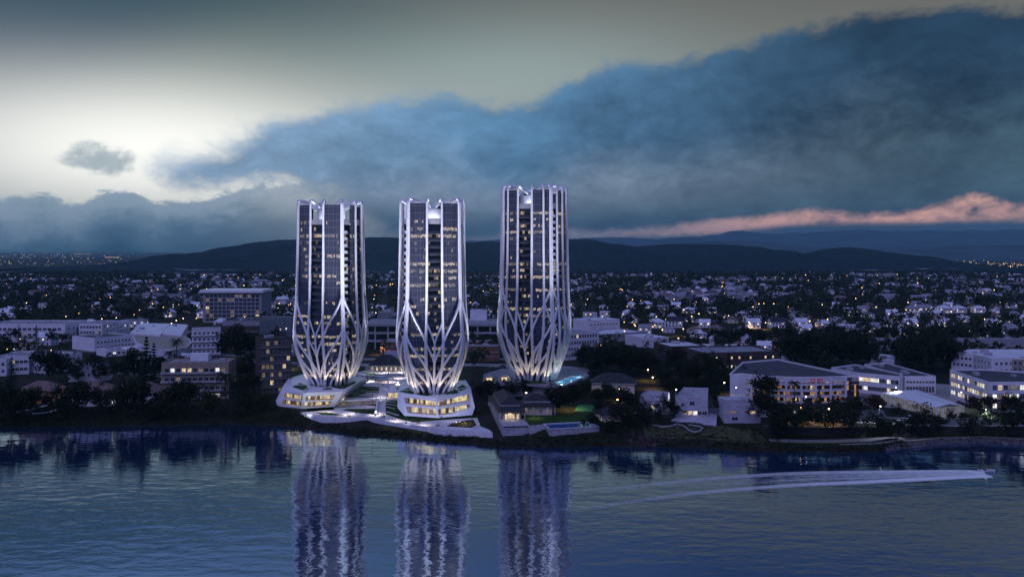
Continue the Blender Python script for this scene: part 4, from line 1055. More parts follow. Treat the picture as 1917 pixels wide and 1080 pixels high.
# sloping lawns with white blades of paving
def slope_lawn(name, pts, label, blades):
    root = empty(name, pts[0], label, 'lawn'); mb = MB(); p = ccw(pts)
    mb.prism([q[:2] for q in p], 3.5, [q[2] for q in p]); mb.build('grass', M['lawn'], root)
    for a, b in blades:
        a = Vector(a); b = Vector(b); e = Vector((0, .9, 0)); mb = MB()
        mb.add([a + Vector((0, 0, .25)), b + Vector((0, -.25, .25)), b + Vector((0, .45, .3)), a + Vector((0, .1, -.5)), b + Vector((0, -.25, -.5)), b + Vector((0, .45, -.5))], [(0, 1, 2), (3, 4, 1, 0), (4, 5, 2, 1), (5, 3, 0, 2)])
        mb.build('paving_blade', M['paving'], root)
slope_lawn('sloping_lawn', [z5(622, 518, 8.0), z5(870, 512, 8.0), z5(885, 436, 11.7), z5(742, 424, 12.0)], 'sloping lawn with pointed white paving blades beside the upper steps',
           [(z5(735, 463, 10.4), z5(880, 473, 9.9)), (z5(770, 478, 9.8), z5(878, 488, 9.3)), (z5(720, 500, 8.8), z5(872, 504, 8.5)), (z5(765, 440, 11.3), z5(882, 452, 10.9)), (z5(745, 488, 9.3), z5(875, 496, 8.9))])
slope_lawn('sloping_lawn', [z5(930, 644, 4.7), z5(1040, 650, 4.7), z5(1032, 540, 7.6), z5(930, 538, 7.7)], 'sloping lawn with pointed white paving blades against the middle podium',
           [(z5(1010, 556, 7.1), z5(930, 548, 7.4)), (z5(1020, 580, 6.4), z5(930, 568, 6.8)), (z5(1000, 606, 5.8), z5(930, 590, 6.2)), (z5(1030, 655, 4.7), z5(930, 628, 5.2))])
# ---- plaza
pl = [at(671, 705, 12), at(668, 697, 12), at(690, 692, 12), at(752, 692, 12), at(775, 697, 12), at(780, 712, 12), at(742, 727, 12), at(722, 726.5, 12), at(711, 723.5, 12), at(678, 722, 12), at(690, 712, 12)]
slab('plaza', pl, 5, 'white', 'broad white upper plaza between the left and middle towers', 'plaza', mtop='paving')
root = empty('plaza_bands', at(700, 706, 12), 'pink granite and grass bands sweeping across the white upper plaza', 'paving')
mb = MB(); sheet(mb, [at(668, 700, 12), at(690, 706, 12), at(712, 711.5, 12), at(736, 713, 12), at(737, 716, 12), at(712, 716, 12), at(690, 710.5, 12), at(670, 704, 12)]); mb.build('pink_band', M['pinkpave'], root)
mb = MB(); sheet(mb, [at(672, 697, 12), at(700, 698, 12), at(716, 702, 12), at(690, 701.5, 12)]); sheet(mb, [at(684, 702.5, 12), at(706, 706, 12), at(716, 708.5, 12), at(698, 707.5, 12)]); mb.build('grass_wedge', M['lawn'], root)
mb = MB(); sheet(mb, [at(716, 699, 12), at(758, 700, 12), at(757, 703.5, 12), at(720, 703, 12)]); sheet(mb, [at(720, 704.5, 12), at(756, 705, 12), at(748, 709, 12), at(712, 709, 12)]); mb.build('grey_band', M['concrete'], root)
# stair block beside the middle podium
x0, y0, _ = at(724, 733, 12); x1 = xat(742.5, y0)
root = empty('stair_block', (x0, y0, 8), 'white stair block with a lit doorway under it beside the middle podium', 'stair block')
mb = MB(); mb.prism(ccw([(x0, y0), (x1, y0), (x1, y0 + 9), (x0, y0 + 9)]), 11.3, 12.6, bottom=True); mb.build('deck', M['white'], root)
mb = MB(); mb.prism(ccw([(x0 + .2, y0 + 4), (x1 - .2, y0 + 4), (x1 - .2, y0 + 8.5), (x0 + .2, y0 + 8.5)]), 7, 11.3); mb.build('back_wall', M['lit_cream'], root)
for q in range(4): 
    mb = MB(); mb.prism(ccw([(x0 + 1, y0 + 2 + q * 1.4), (x1 - .6, y0 + 2 + q * 1.4), (x1 - .6, y0 + 8.8), (x0 + 1, y0 + 8.8)]), 12.6, 12.9 + q * .35); mb.build('step', M['white'], root)
# ---- third tower's deck with the raised pool
root = empty('pool_deck', at(1000, 719, 14.5), 'low white deck with a pointed prow holding the turquoise pool under the tallest tower', 'deck')
dk = [at(905, 712, 14.2), at(930, 718, 14.2), at(975, 717, 14.2), at(1004, 719.5, 14.3), at(1032, 721.5, 14.4), at(1052, 724, 14.5), at(1103, 702.5, 14.6), at(1098, 697, 14.5), at(1040, 688, 14.4), at(940, 690, 14.2), at(905, 700, 14.2)]
mb = MB(); d2_ = ccw(dk); mb.prism([p[:2] for p in d2_], 12.9, [p[2] for p in d2_], bottom=True); mb.build('deck_slab', M['roofgrey'], root)
mb = MB(); cxk = sum(p[0] for p in dk) / len(dk); cyk = sum(p[1] for p in dk) / len(dk); mb.prism([(cxk + (p[0] - cxk) * .8, cyk + (p[1] - cyk) * .8) for p in d2_], 4, 12.9); mb.build('base_wall', M['concrete'], root)
M['pool'] = mat('turquoise_pool_water', (0.1, 0.42, 0.55), 0.08, 0.35, 0.3, spec=0.6)
pq = [at(1040, 718.6, 14.5), at(1055, 721.6, 14.5), at(1088, 705, 14.5), at(1067, 705.5, 14.5)]
mb = MB(); sheet(mb, pq, .06); po = mb.build('pool_water', M['pool'], root)
mb = MB()
for i in range(4): mb.beam(Vector(pq[i]) + Vector((0, 0, .1)), Vector(pq[(i + 1) % 4]) + Vector((0, 0, .1)), .5, .35)
mb.build('pool_rim', M['white'], root)
pc = sum((Vector(p) for p in pq), Vector()) / 4
for s in (-.28, .1, .4):
    lt = bpy.data.lights.new('pool_light', 'POINT'); lt.energy = 420; lt.color = (.4, .8, 1.0); lt.shadow_soft_size = .5
    lo = bpy.data.objects.new('pool_light', lt); COL.objects.link(lo); lo.location = Vector(pq[0]).lerp(Vector(pq[2]), .5 + s) + Vector((0, 0, 1.6))
mb = MB(); sheet(mb, [at(966, 717.4, 14.2), at(985, 714, 14.2), at(1015, 715, 14.2), at(1028, 719, 14.2), at(1004, 719, 14.2)], .25); mb.build('deck_lawn', M['lawn'], root)
# low shells beside the tallest tower
for i, (a, b, lab) in enumerate(((903, 928, 'low white arched canopy shell glowing inside, farther from the tallest tower'), (932, 956, 'low white arched canopy shell glowing inside, touching the tallest tower'))):
    x0, y0, _ = at(a, 716 - i, 13.5); x1 = xat(b, y0); r = empty('canopy_shell', ((x0 + x1) / 2, y0, 13.5), lab, 'canopy', 'arched canopy shells')
    mb = MB(); n = 12
    for k in range(n):
        f0, f1 = math.pi * k / n, math.pi * (k + 1) / n
        def q(f, y, sc): return ((x0 + x1) / 2 - math.cos(f) * (x1 - x0) / 2 * sc, y, 14.2 + math.sin(f) * 3.4 * sc)
        mb.quad(q(f0, y0, 1), q(f1, y0, 1), q(f1, y0 + 14, .5), q(f0, y0 + 14, .5)); mb.quad(q(f0, y0, .88), q(f0, y0 + 13, .4), q(f1, y0 + 13, .4), q(f1, y0, .88)); mb.quad(q(f0, y0, .88), q(f1, y0, .88), q(f1, y0, 1), q(f0, y0, 1))
    mb.build('shell', M['white'], r)
    mb = MB(); mb.box(((x0 + x1) / 2, y0 + 3, 15.0), ((x1 - x0) * .45, .2, 1.7)); mb.build('glazing', M['lit_cream'], r)
# people
SPOTS = [(640, 'pink'), ]
pp = [(678.5, 707.5, 12, 'walking on the pink plaza band closest to the leftmost tower'), (685, 708, 12, 'standing in the pair on the pink band'), (686.6, 709, 12, 'second in the close pair on the pink band'), (688.5, 710, 12, 'following the close pair along the pink band'),
      (703.5, 715, 12, 'alone near the middle of the pink band'), (715.5, 722.5, 12, 'at left in the couple above the upper steps'), (718.5, 722.6, 12, 'at right in the couple above the upper steps'), (727, 720, 12, 'alone beside the white stair block'),
      (726.5, 703, 12, 'at left in the couple on the grey plaza band'), (730, 703.5, 12, 'at right in the couple on the grey plaza band'), (734.5, 712.5, 12, 'at left in the couple close to the dark bush'), (737.5, 712, 12, 'at right in the couple close to the dark bush'),
      (697, 694.5, 12, 'alone outside the cream hall'), (710, 755.5, 7.1, 'at left in the couple on the lower steps'), (715.3, 755.5, 7.1, 'at right in the couple on the lower steps'),
      (676.5, 760, 4.75, 'at left in the couple before the lit passage'), (680, 759.5, 4.75, 'at right in the couple before the lit passage'), (686, 774, 4.6, 'left in the couple at the foot of the lower steps'), (689, 773.5, 4.6, 'right in the couple at the foot of the lower steps'),
      (708, 779, 4.45, 'leftmost in the river walkway group'), (714, 777.5, 4.5, 'second from left in the river walkway group'), (717, 780, 4.45, 'third from left in the river walkway group'), (719.5, 783.5, 4.45, 'rightmost in the river walkway group'),
      (734.5, 788, 4.45, 'alone on the walkway below the middle podium corner'), (770.5, 791.5, 4.45, 'at left in the pair near the walkway edge'), (775.5, 790.5, 4.45, 'at right in the pair near the walkway edge'), (827, 784.5, 4.45, 'alone on the lawn edge under the middle podium'),
      (733.5, 744.5, 8.0, 'at left in the couple at the lit doorway'), (737.3, 744.5, 8.0, 'at right in the couple at the lit doorway')]
for i, (px, py, z, what) in enumerate(pp):
    w = (0, 0, 0, 1, 0, 2)[i % 6]
    person(at(px, py, z + .02), RND.random() * 6.28, i % 3, w, 'person in %s %s' % (WARD[w][2], what))
for p, e in ((at(712, 700, 16), 900), (at(700, 716, 16.5), 900), (at(742, 705, 16), 700), (at(735, 770, 9), 420), (at(690, 757, 6.9), 420), (at(820, 789, 8.5), 420), (at(640, 772, 8.5), 300)):
    pass
# ================================================================= other buildings
OCC = []     # (x, y, r) plan circles already built on
def occupy(pts, pad=4):
    """cover a footprint with circles so houses and trees keep off it"""
    xs = [p[0] for p in pts]; ys = [p[1] for p in pts]
    nx = max(1, int((max(xs) - min(xs)) / 14)); ny = max(1, int((max(ys) - min(ys)) / 14))
    for i in range(nx + 1):
        for j in range(ny + 1):
            OCC.append((min(xs) + (max(xs) - min(xs)) * i / nx, min(ys) + (max(ys) - min(ys)) * j / ny, 9 + pad))
def free(x, y, r):
    return all((x - a) ** 2 + (y - b) ** 2 > (r + c) ** 2 for a, b, c in OCC)
LITS = ('lit_warm', 'lit_cool', 'lit_dim', 'lit_amber')
WINM = {}
def window(parent, a, e, n, w, h, glass, framem='pale', depth=0.10, bars=1):
    """a: centre; e: unit along the wall; n: unit outwards"""
    a = Vector(a); e = Vector(e); n = Vector(n); up = Vector((0, 0, 1)); mb = MB(); t = min(.16, w * .1)
    c = a + n * .02
    mb.quad(c - e * w / 2 - up * h / 2, c + e * w / 2 - up * h / 2, c + e * w / 2 + up * h / 2, c - e * w / 2 + up * h / 2, 1)
    def bar(p, q, wd): mb.beam(p + n * depth / 2, q + n * depth / 2, depth, wd, 0) if abs((q - p).z) < 1e-6 else mb.beam(p + n * depth / 2, q + n * depth / 2, wd, depth, 0)
    bar(c - e * (w / 2 + t) - up * h / 2, c + e * (w / 2 + t) - up * h / 2, t); bar(c - e * (w / 2 + t) + up * h / 2, c + e * (w / 2 + t) + up * h / 2, t)
    bar(c - e * w / 2 - up * h / 2, c - e * w / 2 + up * h / 2, t); bar(c + e * w / 2 - up * h / 2, c + e * w / 2 + up * h / 2, t)
    for k in range(bars):
        f = (k + 1) / (bars + 1) - .5; bar(c + e * w * f - up * h / 2, c + e * w * f + up * h / 2, t * .6)
    return mb.build('window', [M[framem], M[glass]], parent)
def flat_block(name, label, cat, top, ztop, zbase, wallm, roofm, wins=(), group=None, parapet=.9, bands=0, seed=0, framem='pale', extras=None, detail=True):
    """top: roof outline in the world (x,y) ; wins: (edge, rows, cols, w, h, lit, z_first, storey, [u0,u1])"""
    pts = ccw([(p[0], p[1]) for p in top]); n = len(pts); rnd = random.Random(seed + len(label))
    root = empty(name, (pts[0][0], pts[0][1], zbase), label, cat, group)
    cx = sum(p[0] for p in pts) / n; cy = sum(p[1] for p in pts) / n
    mb = MB(); T = .45
    def inset(p):
        v = Vector((p[0] - cx, p[1] - cy)); return (p[0] - v.x / max(v.length, .1) * T, p[1] - v.y / max(v.length, .1) * T)
    q = [inset(p) for p in pts]; zp = ztop + parapet
    for i in range(n):
        j = (i + 1) % n
        mb.quad((*pts[i], zbase - 1), (*pts[j], zbase - 1), (*pts[j], zp), (*pts[i], zp))
        mb.quad((*pts[i], zp), (*pts[j], zp), (*q[j], zp), (*q[i], zp))
        mb.quad((*q[i], zp), (*q[j], zp), (*q[j], ztop - .05), (*q[i], ztop - .05))
    mb.build('wall', M[wallm], root)
    rf = MB(); rf.poly([(*p, ztop) for p in q]); r = rf.build('roof', M[roofm], root)
    if detail:
        for k in range(rnd.choice((2, 3, 4))):
            i = rnd.randrange(n); u = rnd.uniform(.25, .7); w = rnd.random()
            px = cx + (pts[i][0] * (1 - w) + pts[(i + 1) % n][0] * w - cx) * u; py = cy + (pts[i][1] * (1 - w) + pts[(i + 1) % n][1] * w - cy) * u
            s = rnd.uniform(1.4, 3.2); pm = MB(); e = Vector((pts[1][0] - pts[0][0], pts[1][1] - pts[0][1]))
            pm.box((px, py, ztop + s * .35), (s * 1.5, s, s * .7), math.atan2(e.y, e.x)); pm.build('roof_plant', M['concrete'], r)
    if bands:
        for b in range(1, bands):
            z = zbase + (ztop - zbase) * b / bands; bm = MB()
            for i in range(n):
                j = (i + 1) % n; e = Vector((pts[j][0] - pts[i][0], pts[j][1] - pts[i][1], 0))
                if e.length < 1: continue
                e.normalize(); o = Vector((e.y, -e.x, 0)) * .12; a = Vector((*pts[i], z)) + o; c = Vector((*pts[j], z)) + o
                bm.beam(a, c, .3, .35)
            bm.build('floor_band', M[framem], root)
    for wn in wins:
        ed, rows, cols, w, h, lit, z0, st = wn[:8]; u0, u1 = wn[8] if len(wn) > 8 else (.04, .96)
        # edges are named by the nearest outline pair in the order given
        A = Vector((top[ed][0], top[ed][1], 0)); B = Vector((top[(ed + 1) % len(top)][0], top[(ed + 1) % len(top)][1], 0))
        e = (B - A); L = e.length; e.normalize(); nn = Vector((e.y, -e.x, 0))
        if nn.dot(Vector((A.x - cx, A.y - cy, 0))) < 0: nn = -nn
        for r_ in range(rows):
            for c in range(cols):
                u = u0 + (u1 - u0) * (c + .5) / cols; p = A + e * (L * u); z = zbase + z0 + st * r_
                g = 'glassdark'
                if rnd.random() < lit: g = rnd.choice(('lit_dim',) * 8 + ('lit_warm',) if extras else ('lit_warm', 'lit_warm', 'lit_cool', 'lit_dim'))
                window(root, (p.x, p.y, z + h / 2), e, nn, w, h, g, framem, bars=1 if w > 1.4 else 0)
    occupy(pts); return root
def fp(p0, p1, ztop, zbase, depth, py_base=None, skew=0.0):
    """footprint from the two ends of the front wall at ground level (px,py) and a depth"""
    A = at(*p0, zbase); B = at(*p1, zbase); e = Vector((B[0] - A[0], B[1] - A[1])); e.normalize(); n = Vector((-e.y, e.x))
    return [A[:2], B[:2], (B[0] + n.x * depth + e.x * skew, B[1] + n.y * depth + e.y * skew), (A[0] + n.x * depth + e.x * skew, A[1] + n.y * depth + e.y * skew)]
def roofpx(pl, z): return [at(a, b, z)[:2] for a, b in pl]
G6 = 6.0
# ---------------- left bank
flat_block('campus_building', 'long white flat-roofed block with one row of wide windows at the left picture edge', 'building', fp((-30, 640), (122, 640), 0, G6, 42), 22, G6, 'render', 'roofgrey', ((0, 2, 15, 3.4, 2.2, .04, 5.5, 5.2), (1, 2, 4, 3, 2.2, .1, 5.5, 5.2)), bands=3, seed=1)
flat_block('campus_building', 'white three-storey block with rows of square windows behind the white lawn lamp', 'building', fp((148, 640), (191, 640), 0, G6, 36), 22.3, G6, 'render', 'roofgrey', ((0, 3, 7, 2, 2.3, .06, 2.5, 5), (1, 3, 5, 2, 2.3, .06, 2.5, 5)), bands=3, seed=2)
flat_block('campus_building', 'white two-storey wing with dark square windows beside the pale sheds', 'building', fp((192, 636), (243, 628), 0, G6, 30), 20, G6, 'render', 'roofgrey', ((0, 2, 10, 1.7, 2, .12, 5, 4.6),), seed=3)
flat_block('campus_building', 'white block with a dark roof set before the oval olive roof', 'building', fp((177, 658), (248, 651), 0, G6, 34), 16.5, G6, 'render', 'roofdark', ((0, 2, 10, 1.8, 1.9, .03, 2, 4.4),), seed=4)
flat_block('campus_building', 'low white wing with a bright flat roof below the oval olive roof', 'building', fp((198, 668), (272, 662), 0, G6, 20), 10.5, G6, 'render', 'roofwhite', ((0, 1, 8, 2.4, 1.8, .1, 1.6, 4),), seed=5)
for k, (pl, lab) in enumerate((([(243, 624), (300, 628), (318, 606), (262, 605)], 'broad pale metal shed roof left of two similar sheds, behind the oval roof'), ([(301, 625), (340, 628), (352, 608), (319, 606)], 'broad pale metal shed roof between a similar shed and the white apartment block'))):
    flat_block('pale_shed', lab, 'shed', roofpx(pl, 15), 15, G6, 'pale', 'roofwhite', (), group='pale metal sheds', parapet=.3, seed=6 + k)
# the oval olive-roofed hall
ov = [at(px, py, 14) for px, py in ((256, 624), (300, 623), (338, 627), (354, 634), (357, 642), (348, 650), (325, 655), (296, 654), (270, 648), (254, 640), (250, 630))]
root = empty('oval_hall', ov[0][:2] + (6.0,), 'big hall with a rounded olive roof and white rim left of the white apartments', 'hall')
p_ = ccw(ov); mb = MB(); mb.prism([q[:2] for q in p_], 5, 13.2); mb.build('wall', M['pale'], root)
mb = MB(); mb.poly([(q[0], q[1], 14.0) for q in p_]); mb.build('roof', M['olive'], root)
mb = MB()
for i in range(len(p_)): mb.beam((p_[i][0], p_[i][1], 13.7), (p_[(i + 1) % len(p_)][0], p_[(i + 1) % len(p_)][1], 13.7), .8, 1.0)
mb.build('roof_rim', M['pale'], root); occupy(p_)
flat_block('campus_building', 'pale two-storey block with dark glazing at the far left edge, lower row', 'building', fp((-30, 704), (12, 704), 0, G6, 26), 17, G6, 'pale', 'roofgrey', ((0, 2, 4, 2, 2, .02, 2.4, 4.6), (1, 2, 5, 2, 2, .04, 2.4, 4.6)), seed=8)
flat_block('campus_building', 'white two-storey block with a grey roof partly behind the biggest round tree', 'building', fp((10, 702), (54, 700), 0, G6, 30), 18, G6, 'render', 'roofgrey', ((0, 2, 5, 2.2, 2, .02, 2.6, 5), (1, 2, 8, 2, 2, .06, 2.6, 5)), seed=9)
flat_block('campus_building', 'grey-white block with a flat dark roof between round trees, lit by a star-like lamp', 'building', fp((86, 700), (154, 690), 0, G6, 28), 16.5, G6, 'pale', 'roofgrey', ((0, 2, 7, 2, 2, .05, 2.2, 4.8),), seed=10)
flat_block('campus_building', 'plain pale block with a row of ground-floor windows behind the two red-roofed houses', 'building', fp((128, 715), (205, 712), 0, G6, 14), 15, G6, 'pale', 'roofgrey', ((0, 1, 7, 1.6, 2, .05, 3.2, 4),), seed=11)
# white balcony apartments
r = flat_block('apartment_block', 'white four-storey apartment block with long balconies left of the dense dark tree', 'apartments', fp((359, 668), (413, 666), 0, G6, 17), 27, G6, 'pale', 'roofgrey', ((0, 4, 6, 1.7, 1.9, .03, 2.6, 5), (1, 4, 2, 1.6, 1.9, .04, 2.6, 5)), seed=12)
A = at(359, 668, G6); B = at(413, 666, G6)
for k in range(4):
    mb = MB(); z = G6 + 1.5 + 5 * k; mb.beam((A[0], A[1] - .8, z), (B[0], B[1] - .8, z), 1.6, .25); mb.beam((A[0], A[1] - 1.6, z + .6), (B[0], B[1] - 1.6, z + .6), .14, 1.0); mb.build('balcony', M['render'], r)
# tan block
r = flat_block('apartment_block', 'tan brick block with amber windows and a white box on its roof near the water', 'apartments', fp((302, 748), (428, 746), 0, G6, 20), 26, G6, 'tan', 'roofgrey', ((0, 1, 11, 2.3, 2.4, .62, 15.2, 5), (0, 2, 11, 2.3, 2.2, .10, 5.2, 5), (0, 1, 11, 2.3, 2.0, .18, 1.0, 5), (1, 4, 5, 1.5, 2, .05, 1.2, 4.8)), seed=14, framem='concrete')
A = at(302, 748, G6); B = at(428, 746, G6)
for k in range(3):
    mb = MB(); z = G6 + 4.6 + 5 * k; mb.beam((A[0], A[1] - .7, z), (B[0], B[1] - .7, z), 1.4, .3); mb.beam((A[0], A[1] - 1.3, z + .55), (B[0], B[1] - 1.3, z + .55), .15, .9); mb.build('balcony', M['concrete'], r)
mb = MB(); x0 = xat(360, 520); x1 = xat(393, 520); mb.prism(ccw([(x0, 517), (x1, 517), (x1, 523), (x0, 523)]), 26, 30.2); mb.build('roof_room', M['render'], r)
# dim glassy apartments by the first tower
r = flat_block('apartment_block', 'dim brick and glass apartment block with scattered lit rooms left of the leftmost tower', 'apartments', fp((487, 742), (546, 738), 0, G6, 17), 38.5, G6, 'darkbrick', 'roofdark', ((0, 7, 7, 1.9, 2.6, .45, 1.8, 4.55), (1, 7, 2, 2.2, 2.5, .3, 1.8, 4.55)), seed=15, framem='grey', extras='dim')
A = at(487, 742, G6); B = at(546, 738, G6)
for k in range(6):
    mb = MB(); z = G6 + 5.3 + 4.55 * k; mb.beam((A[0], A[1] - .8, z), (B[0], B[1] - .8, z), 1.6, .25); mb.build('balcony', M['grey'], r)
flat_block('office_block', 'dark flat-roofed block right behind the dim apartments beside the leftmost tower', 'office', fp((486, 640), (556, 628), 0, G6, 40), 24, G6, 'grey', 'roofdark', ((0, 3, 12, 2.4, 2, .12, 2.5, 5),), seed=16)
flat_block('office_block', 'long grey block with few windows behind the dense dark tree', 'office', fp((395, 640), (486, 640), 0, G6, 30), 20, G6, 'darkbrick', 'roofdark', ((0, 2, 12, 2, 2, .08, 3, 5),), seed=17)
# distant glass office under a white roof plate
r = flat_block('office_block', 'distant glass office with a bright white overhanging roof plate', 'office', fp((380, 604), (490, 604), 0, G6, 42), 40, G6, 'grey', 'roofgrey', ((0, 7, 13, 3.9, 3.2, .22, 2, 4.6),), seed=18, framem='steel', extras='dim')
x0, y0, _ = at(377, 604, G6); x1 = xat(492, y0)
mb = MB(); mb.prism(ccw([(x0 - 1, y0 - 3), (x1 + 1, y0 - 3), (x1 + 1, y0 + 45), (x0 - 1, y0 + 45)]), 41.2, 44.4, bottom=True); mb.build('roof_plate', M['white'], r)
# red tiled houses by the left bank
def hip_house(label, cx, cy, w, d, rot, hw, hr, wallm, roofm, over=.9, zb=GZ, wins=(), verandah=0, tiers=False, cat='house', group=None, lit='lit_warm', gable=False, name='house'):
    root = empty(name, (cx, cy, zb), label, cat, group); ca, sa = math.cos(rot), math.sin(rot)
    def W(x, y, z): return Vector((cx + x * ca - y * sa, cy + x * sa + y * ca, zb + z))
    mb = MB(); mb.box((cx, cy, zb + hw / 2 - .3), (w, d, hw + .6), rot); mb.build('wall', M[wallm], root)
    def hip(mb, w, d, z0, z1, fr, m=0, close=False):
        a, b = w / 2, d / 2; al, bl = a * (1 - fr), b * (1 - fr)
        if fr >= 1 or close:
            if w >= d: r0, r1 = (-(a - b) * (0 if False else 1), 0), ((a - b), 0)
            else: r0, r1 = (0, -(b - a)), (0, (b - a))
            if gable: r0, r1 = ((-a, 0), (a, 0)) if w >= d else ((0, -b), (0, b))
            c = [W(-a, -b, z0), W(a, -b, z0), W(a, b, z0), W(-a, b, z0)]; p, q = W(*r0, z1), W(*r1, z1)
            if w >= d: mb.quad(c[0], c[1], q, p, m); mb.tri(c[1], c[2], q, m); mb.quad(c[2], c[3], p, q, m); mb.tri(c[3], c[0], p, m)
            else: mb.tri(c[0], c[1], p, m); mb.quad(c[1], c[2], q, p, m); mb.tri(c[2], c[3], q, m); mb.quad(c[3], c[0], p, q, m)
            mb.quad(c[3], c[2], c[1], c[0], m)
        else:
            c = [W(-a, -b, z0), W(a, -b, z0), W(a, b, z0), W(-a, b, z0)]; e = [W(-al, -bl, z1), W(al, -bl, z1), W(al, bl, z1), W(-al, bl, z1)]
            for i in range(4): mb.quad(c[i], c[(i + 1) % 4], e[(i + 1) % 4], e[i], m)
            mb.quad(c[3], c[2], c[1], c[0], m)
    rm = MB()
    if tiers:
        ov = over + verandah; a, b = w / 2 + ov, d / 2 + ov
        k = min(.32, 2.6 / min(a, b)); hip(rm, w + 2 * ov, d + 2 * ov, hw - .1, hw + hr * .26, k); r = rm.build('skirt_roof', M[roofm], root)
        w2, d2 = (w + 2 * ov) * (1 - k), (d + 2 * ov) * (1 - k)
        fm = MB(); c_ = W(0, 0, hw + hr * .26 + .45); fm.box(tuple(c_), (w2 + .3, d2 + .3, .9), rot); fm.build('roof_band', M['concrete'], root)
        um = MB(); hip(um, w2 + .9, d2 + .9, hw + hr * .26 + .92, hw + hr, 1); um.build('upper_roof', M[roofm], root)
    else:
        hip(rm, w + 2 * over, d + 2 * over, hw, hw + hr, 1); r = rm.build('roof', M[roofm], root)
        fm = MB(); fm.box(tuple(W(0, 0, hw - .12)), (w + 2 * over + .12, d + 2 * over + .12, .22), rot); fm.build('eaves', M['pale'], root)
    if verandah:
        for sx in [i / 5 - 1 for i in range(0, 11, 2)]:
            for s in (-1,):
                pm = MB(); p = W(sx * (w / 2 + verandah - .3), -(d / 2 + verandah - .3), 0); pm.beam(p, p + Vector((0, 0, hw)), .3, .3); pm.build('post', M['cream'], root)
        for sy in [i / 5 - 1 for i in range(2, 11, 2)]:
            for s in (-1, 1):
                pm = MB(); p = W(s * (w / 2 + verandah - .3), sy * (d / 2 + verandah - .3), 0); pm.beam(p, p + Vector((0, 0, hw)), .3, .3); pm.build('post', M['cream'], root)
    rnd = random.Random(int(abs(cx * 7)) + 3)
    for side, rows, cols, ww, wh, litp, z0, st in wins:
        L = w if side in 'fb' else d
        for r_ in range(rows):
            for c in range(cols):
                u = ((c + .5) / cols - .5) * L * .94; z = z0 + st * r_ + wh / 2
                if side == 'f': p, e, n = W(u, -d / 2, z), Vector((ca, sa, 0)), Vector((sa, -ca, 0))
                elif side == 'b': p, e, n = W(u, d / 2, z), Vector((ca, sa, 0)), Vector((-sa, ca, 0))
                elif side == 'r': p, e, n = W(w / 2, u, z), Vector((-sa, ca, 0)), Vector((ca, sa, 0))
                else: p, e, n = W(-w / 2, u, z), Vector((-sa, ca, 0)), Vector((-ca, -sa, 0))
                window(root, p, e, n, ww, wh, lit if rnd.random() < litp else 'glassdark', 'pale', bars=1 if ww > 1.3 else 0)
    OCC.append((cx, cy, max(w, d) * .55)); return root
def front(px0, px1, py, z): a = at(px0, py, z); return (a[0] + xat(px1, a[1])) / 2, a[1]
x, y = front(38, 92, 756, GZ); hip_house('house with a rusty tiled hip roof, orange light painted into its wall colour', x, y + 8, 19, 13, -.12, 7.5, 4.2, 'orange', 'tile', wins=(('r', 2, 3, 1.2, 1.6, .8, 1.4, 3.2), ('f', 2, 5, 1.2, 1.6, .1, 1.4, 3.2)), lit='lit_amber', group='red-roofed houses')
x, y = front(130, 196, 762, GZ); hip_house('pale house with a red tiled hip roof and brightly lit right-hand end', x, y + 9, 21, 14, .10, 8.0, 4.6, 'pale', 'tile', wins=(('r', 3, 3, 1.5, 1.5, .85, .8, 2.5), ('f', 2, 6, 1.2, 1.5, .2, 1.4, 3.4)), lit='lit_cool', group='red-roofed houses')
x, y = front(212, 280, 758, GZ); hip_house('pale house with a red tiled hip roof and dark windows behind a big round tree', x, y + 10, 24, 14, -.06, 7.0, 4.8, 'pale', 'tile', wins=(('f', 2, 7, 1.3, 1.6, .03, 1.4, 3.2), ('r', 2, 3, 1.3, 1.6, .5, 1.4, 3.2)), lit='lit_amber', group='red-roofed houses')
# ---------------- behind the towers
x, y = front(690, 748, 696, 12); r = hip_house('low hall with a broad dark hip roof and glowing cream walls behind the plaza', x, y + 9, 19.5, 13, -.05, 3.9, 6.3, 'cream', 'slate', over=1.0, zb=12.0, wins=(('f', 1, 6, 1.2, 2.3, 1, .5, 3), ('r', 1, 5, 1.2, 2.3, 1, .5, 3)), verandah=2.2, lit='lit_cream', cat='hall', name='hall')
# shopping centre with decks
yb = 760.0; x0, x1 = xat(676, yb), xat(944, yb)
root = empty('shopping_centre', (x0, yb, GZ), 'long car-park building with open decks behind the middle tower', 'car park')
for z in (12.2, 19.0): mb = MB(); mb.prism(ccw([(x0, yb), (x1, yb), (x1, yb + 60), (x0, yb + 60)]), z, z + 1.3, bottom=True); mb.build('parking_deck', M['concrete'], root)
mb = MB(); mb.prism(ccw([(x0, yb - 1), (x1, yb - 1), (x1, yb + 61), (x0, yb + 61)]), 25.6, 27.4, bottom=True); mb.build('roof_deck', M['roofgrey'], root)
mb = MB(); mb.prism(ccw([(x0 + 2, yb + 9), (x1 - 2, yb + 9), (x1 - 2, yb + 58), (x0 + 2, yb + 58)]), 5, 25.6); mb.build('inner_wall', M['darkbrick'], root)
for k in range(12):
    mb = MB(); x = x0 + 1 + (x1 - x0 - 2) * k / 11; mb.box((x, yb + .9, 15.8), (1.1, 1.1, 19.6)); mb.build('column', M['concrete'], root)
occupy([(x0, yb), (x1, yb + 60)])
for a, b, lab in ((712, 776, 'low rust-brick annex left of the middle tower, on the street'), (868, 934, 'low rust-brick annex right of the middle tower, on the street')):
    flat_block('brick_annex', lab, 'annex', fp((a, 663 if a < 800 else 676), (b, 663 if a < 800 else 676), 0, G6, 20), 15.0 if a < 800 else 16.5, G6, 'brick', 'roofgrey', (), group='rust-brick annexes', bands=3, seed=20 + a, framem='concrete')
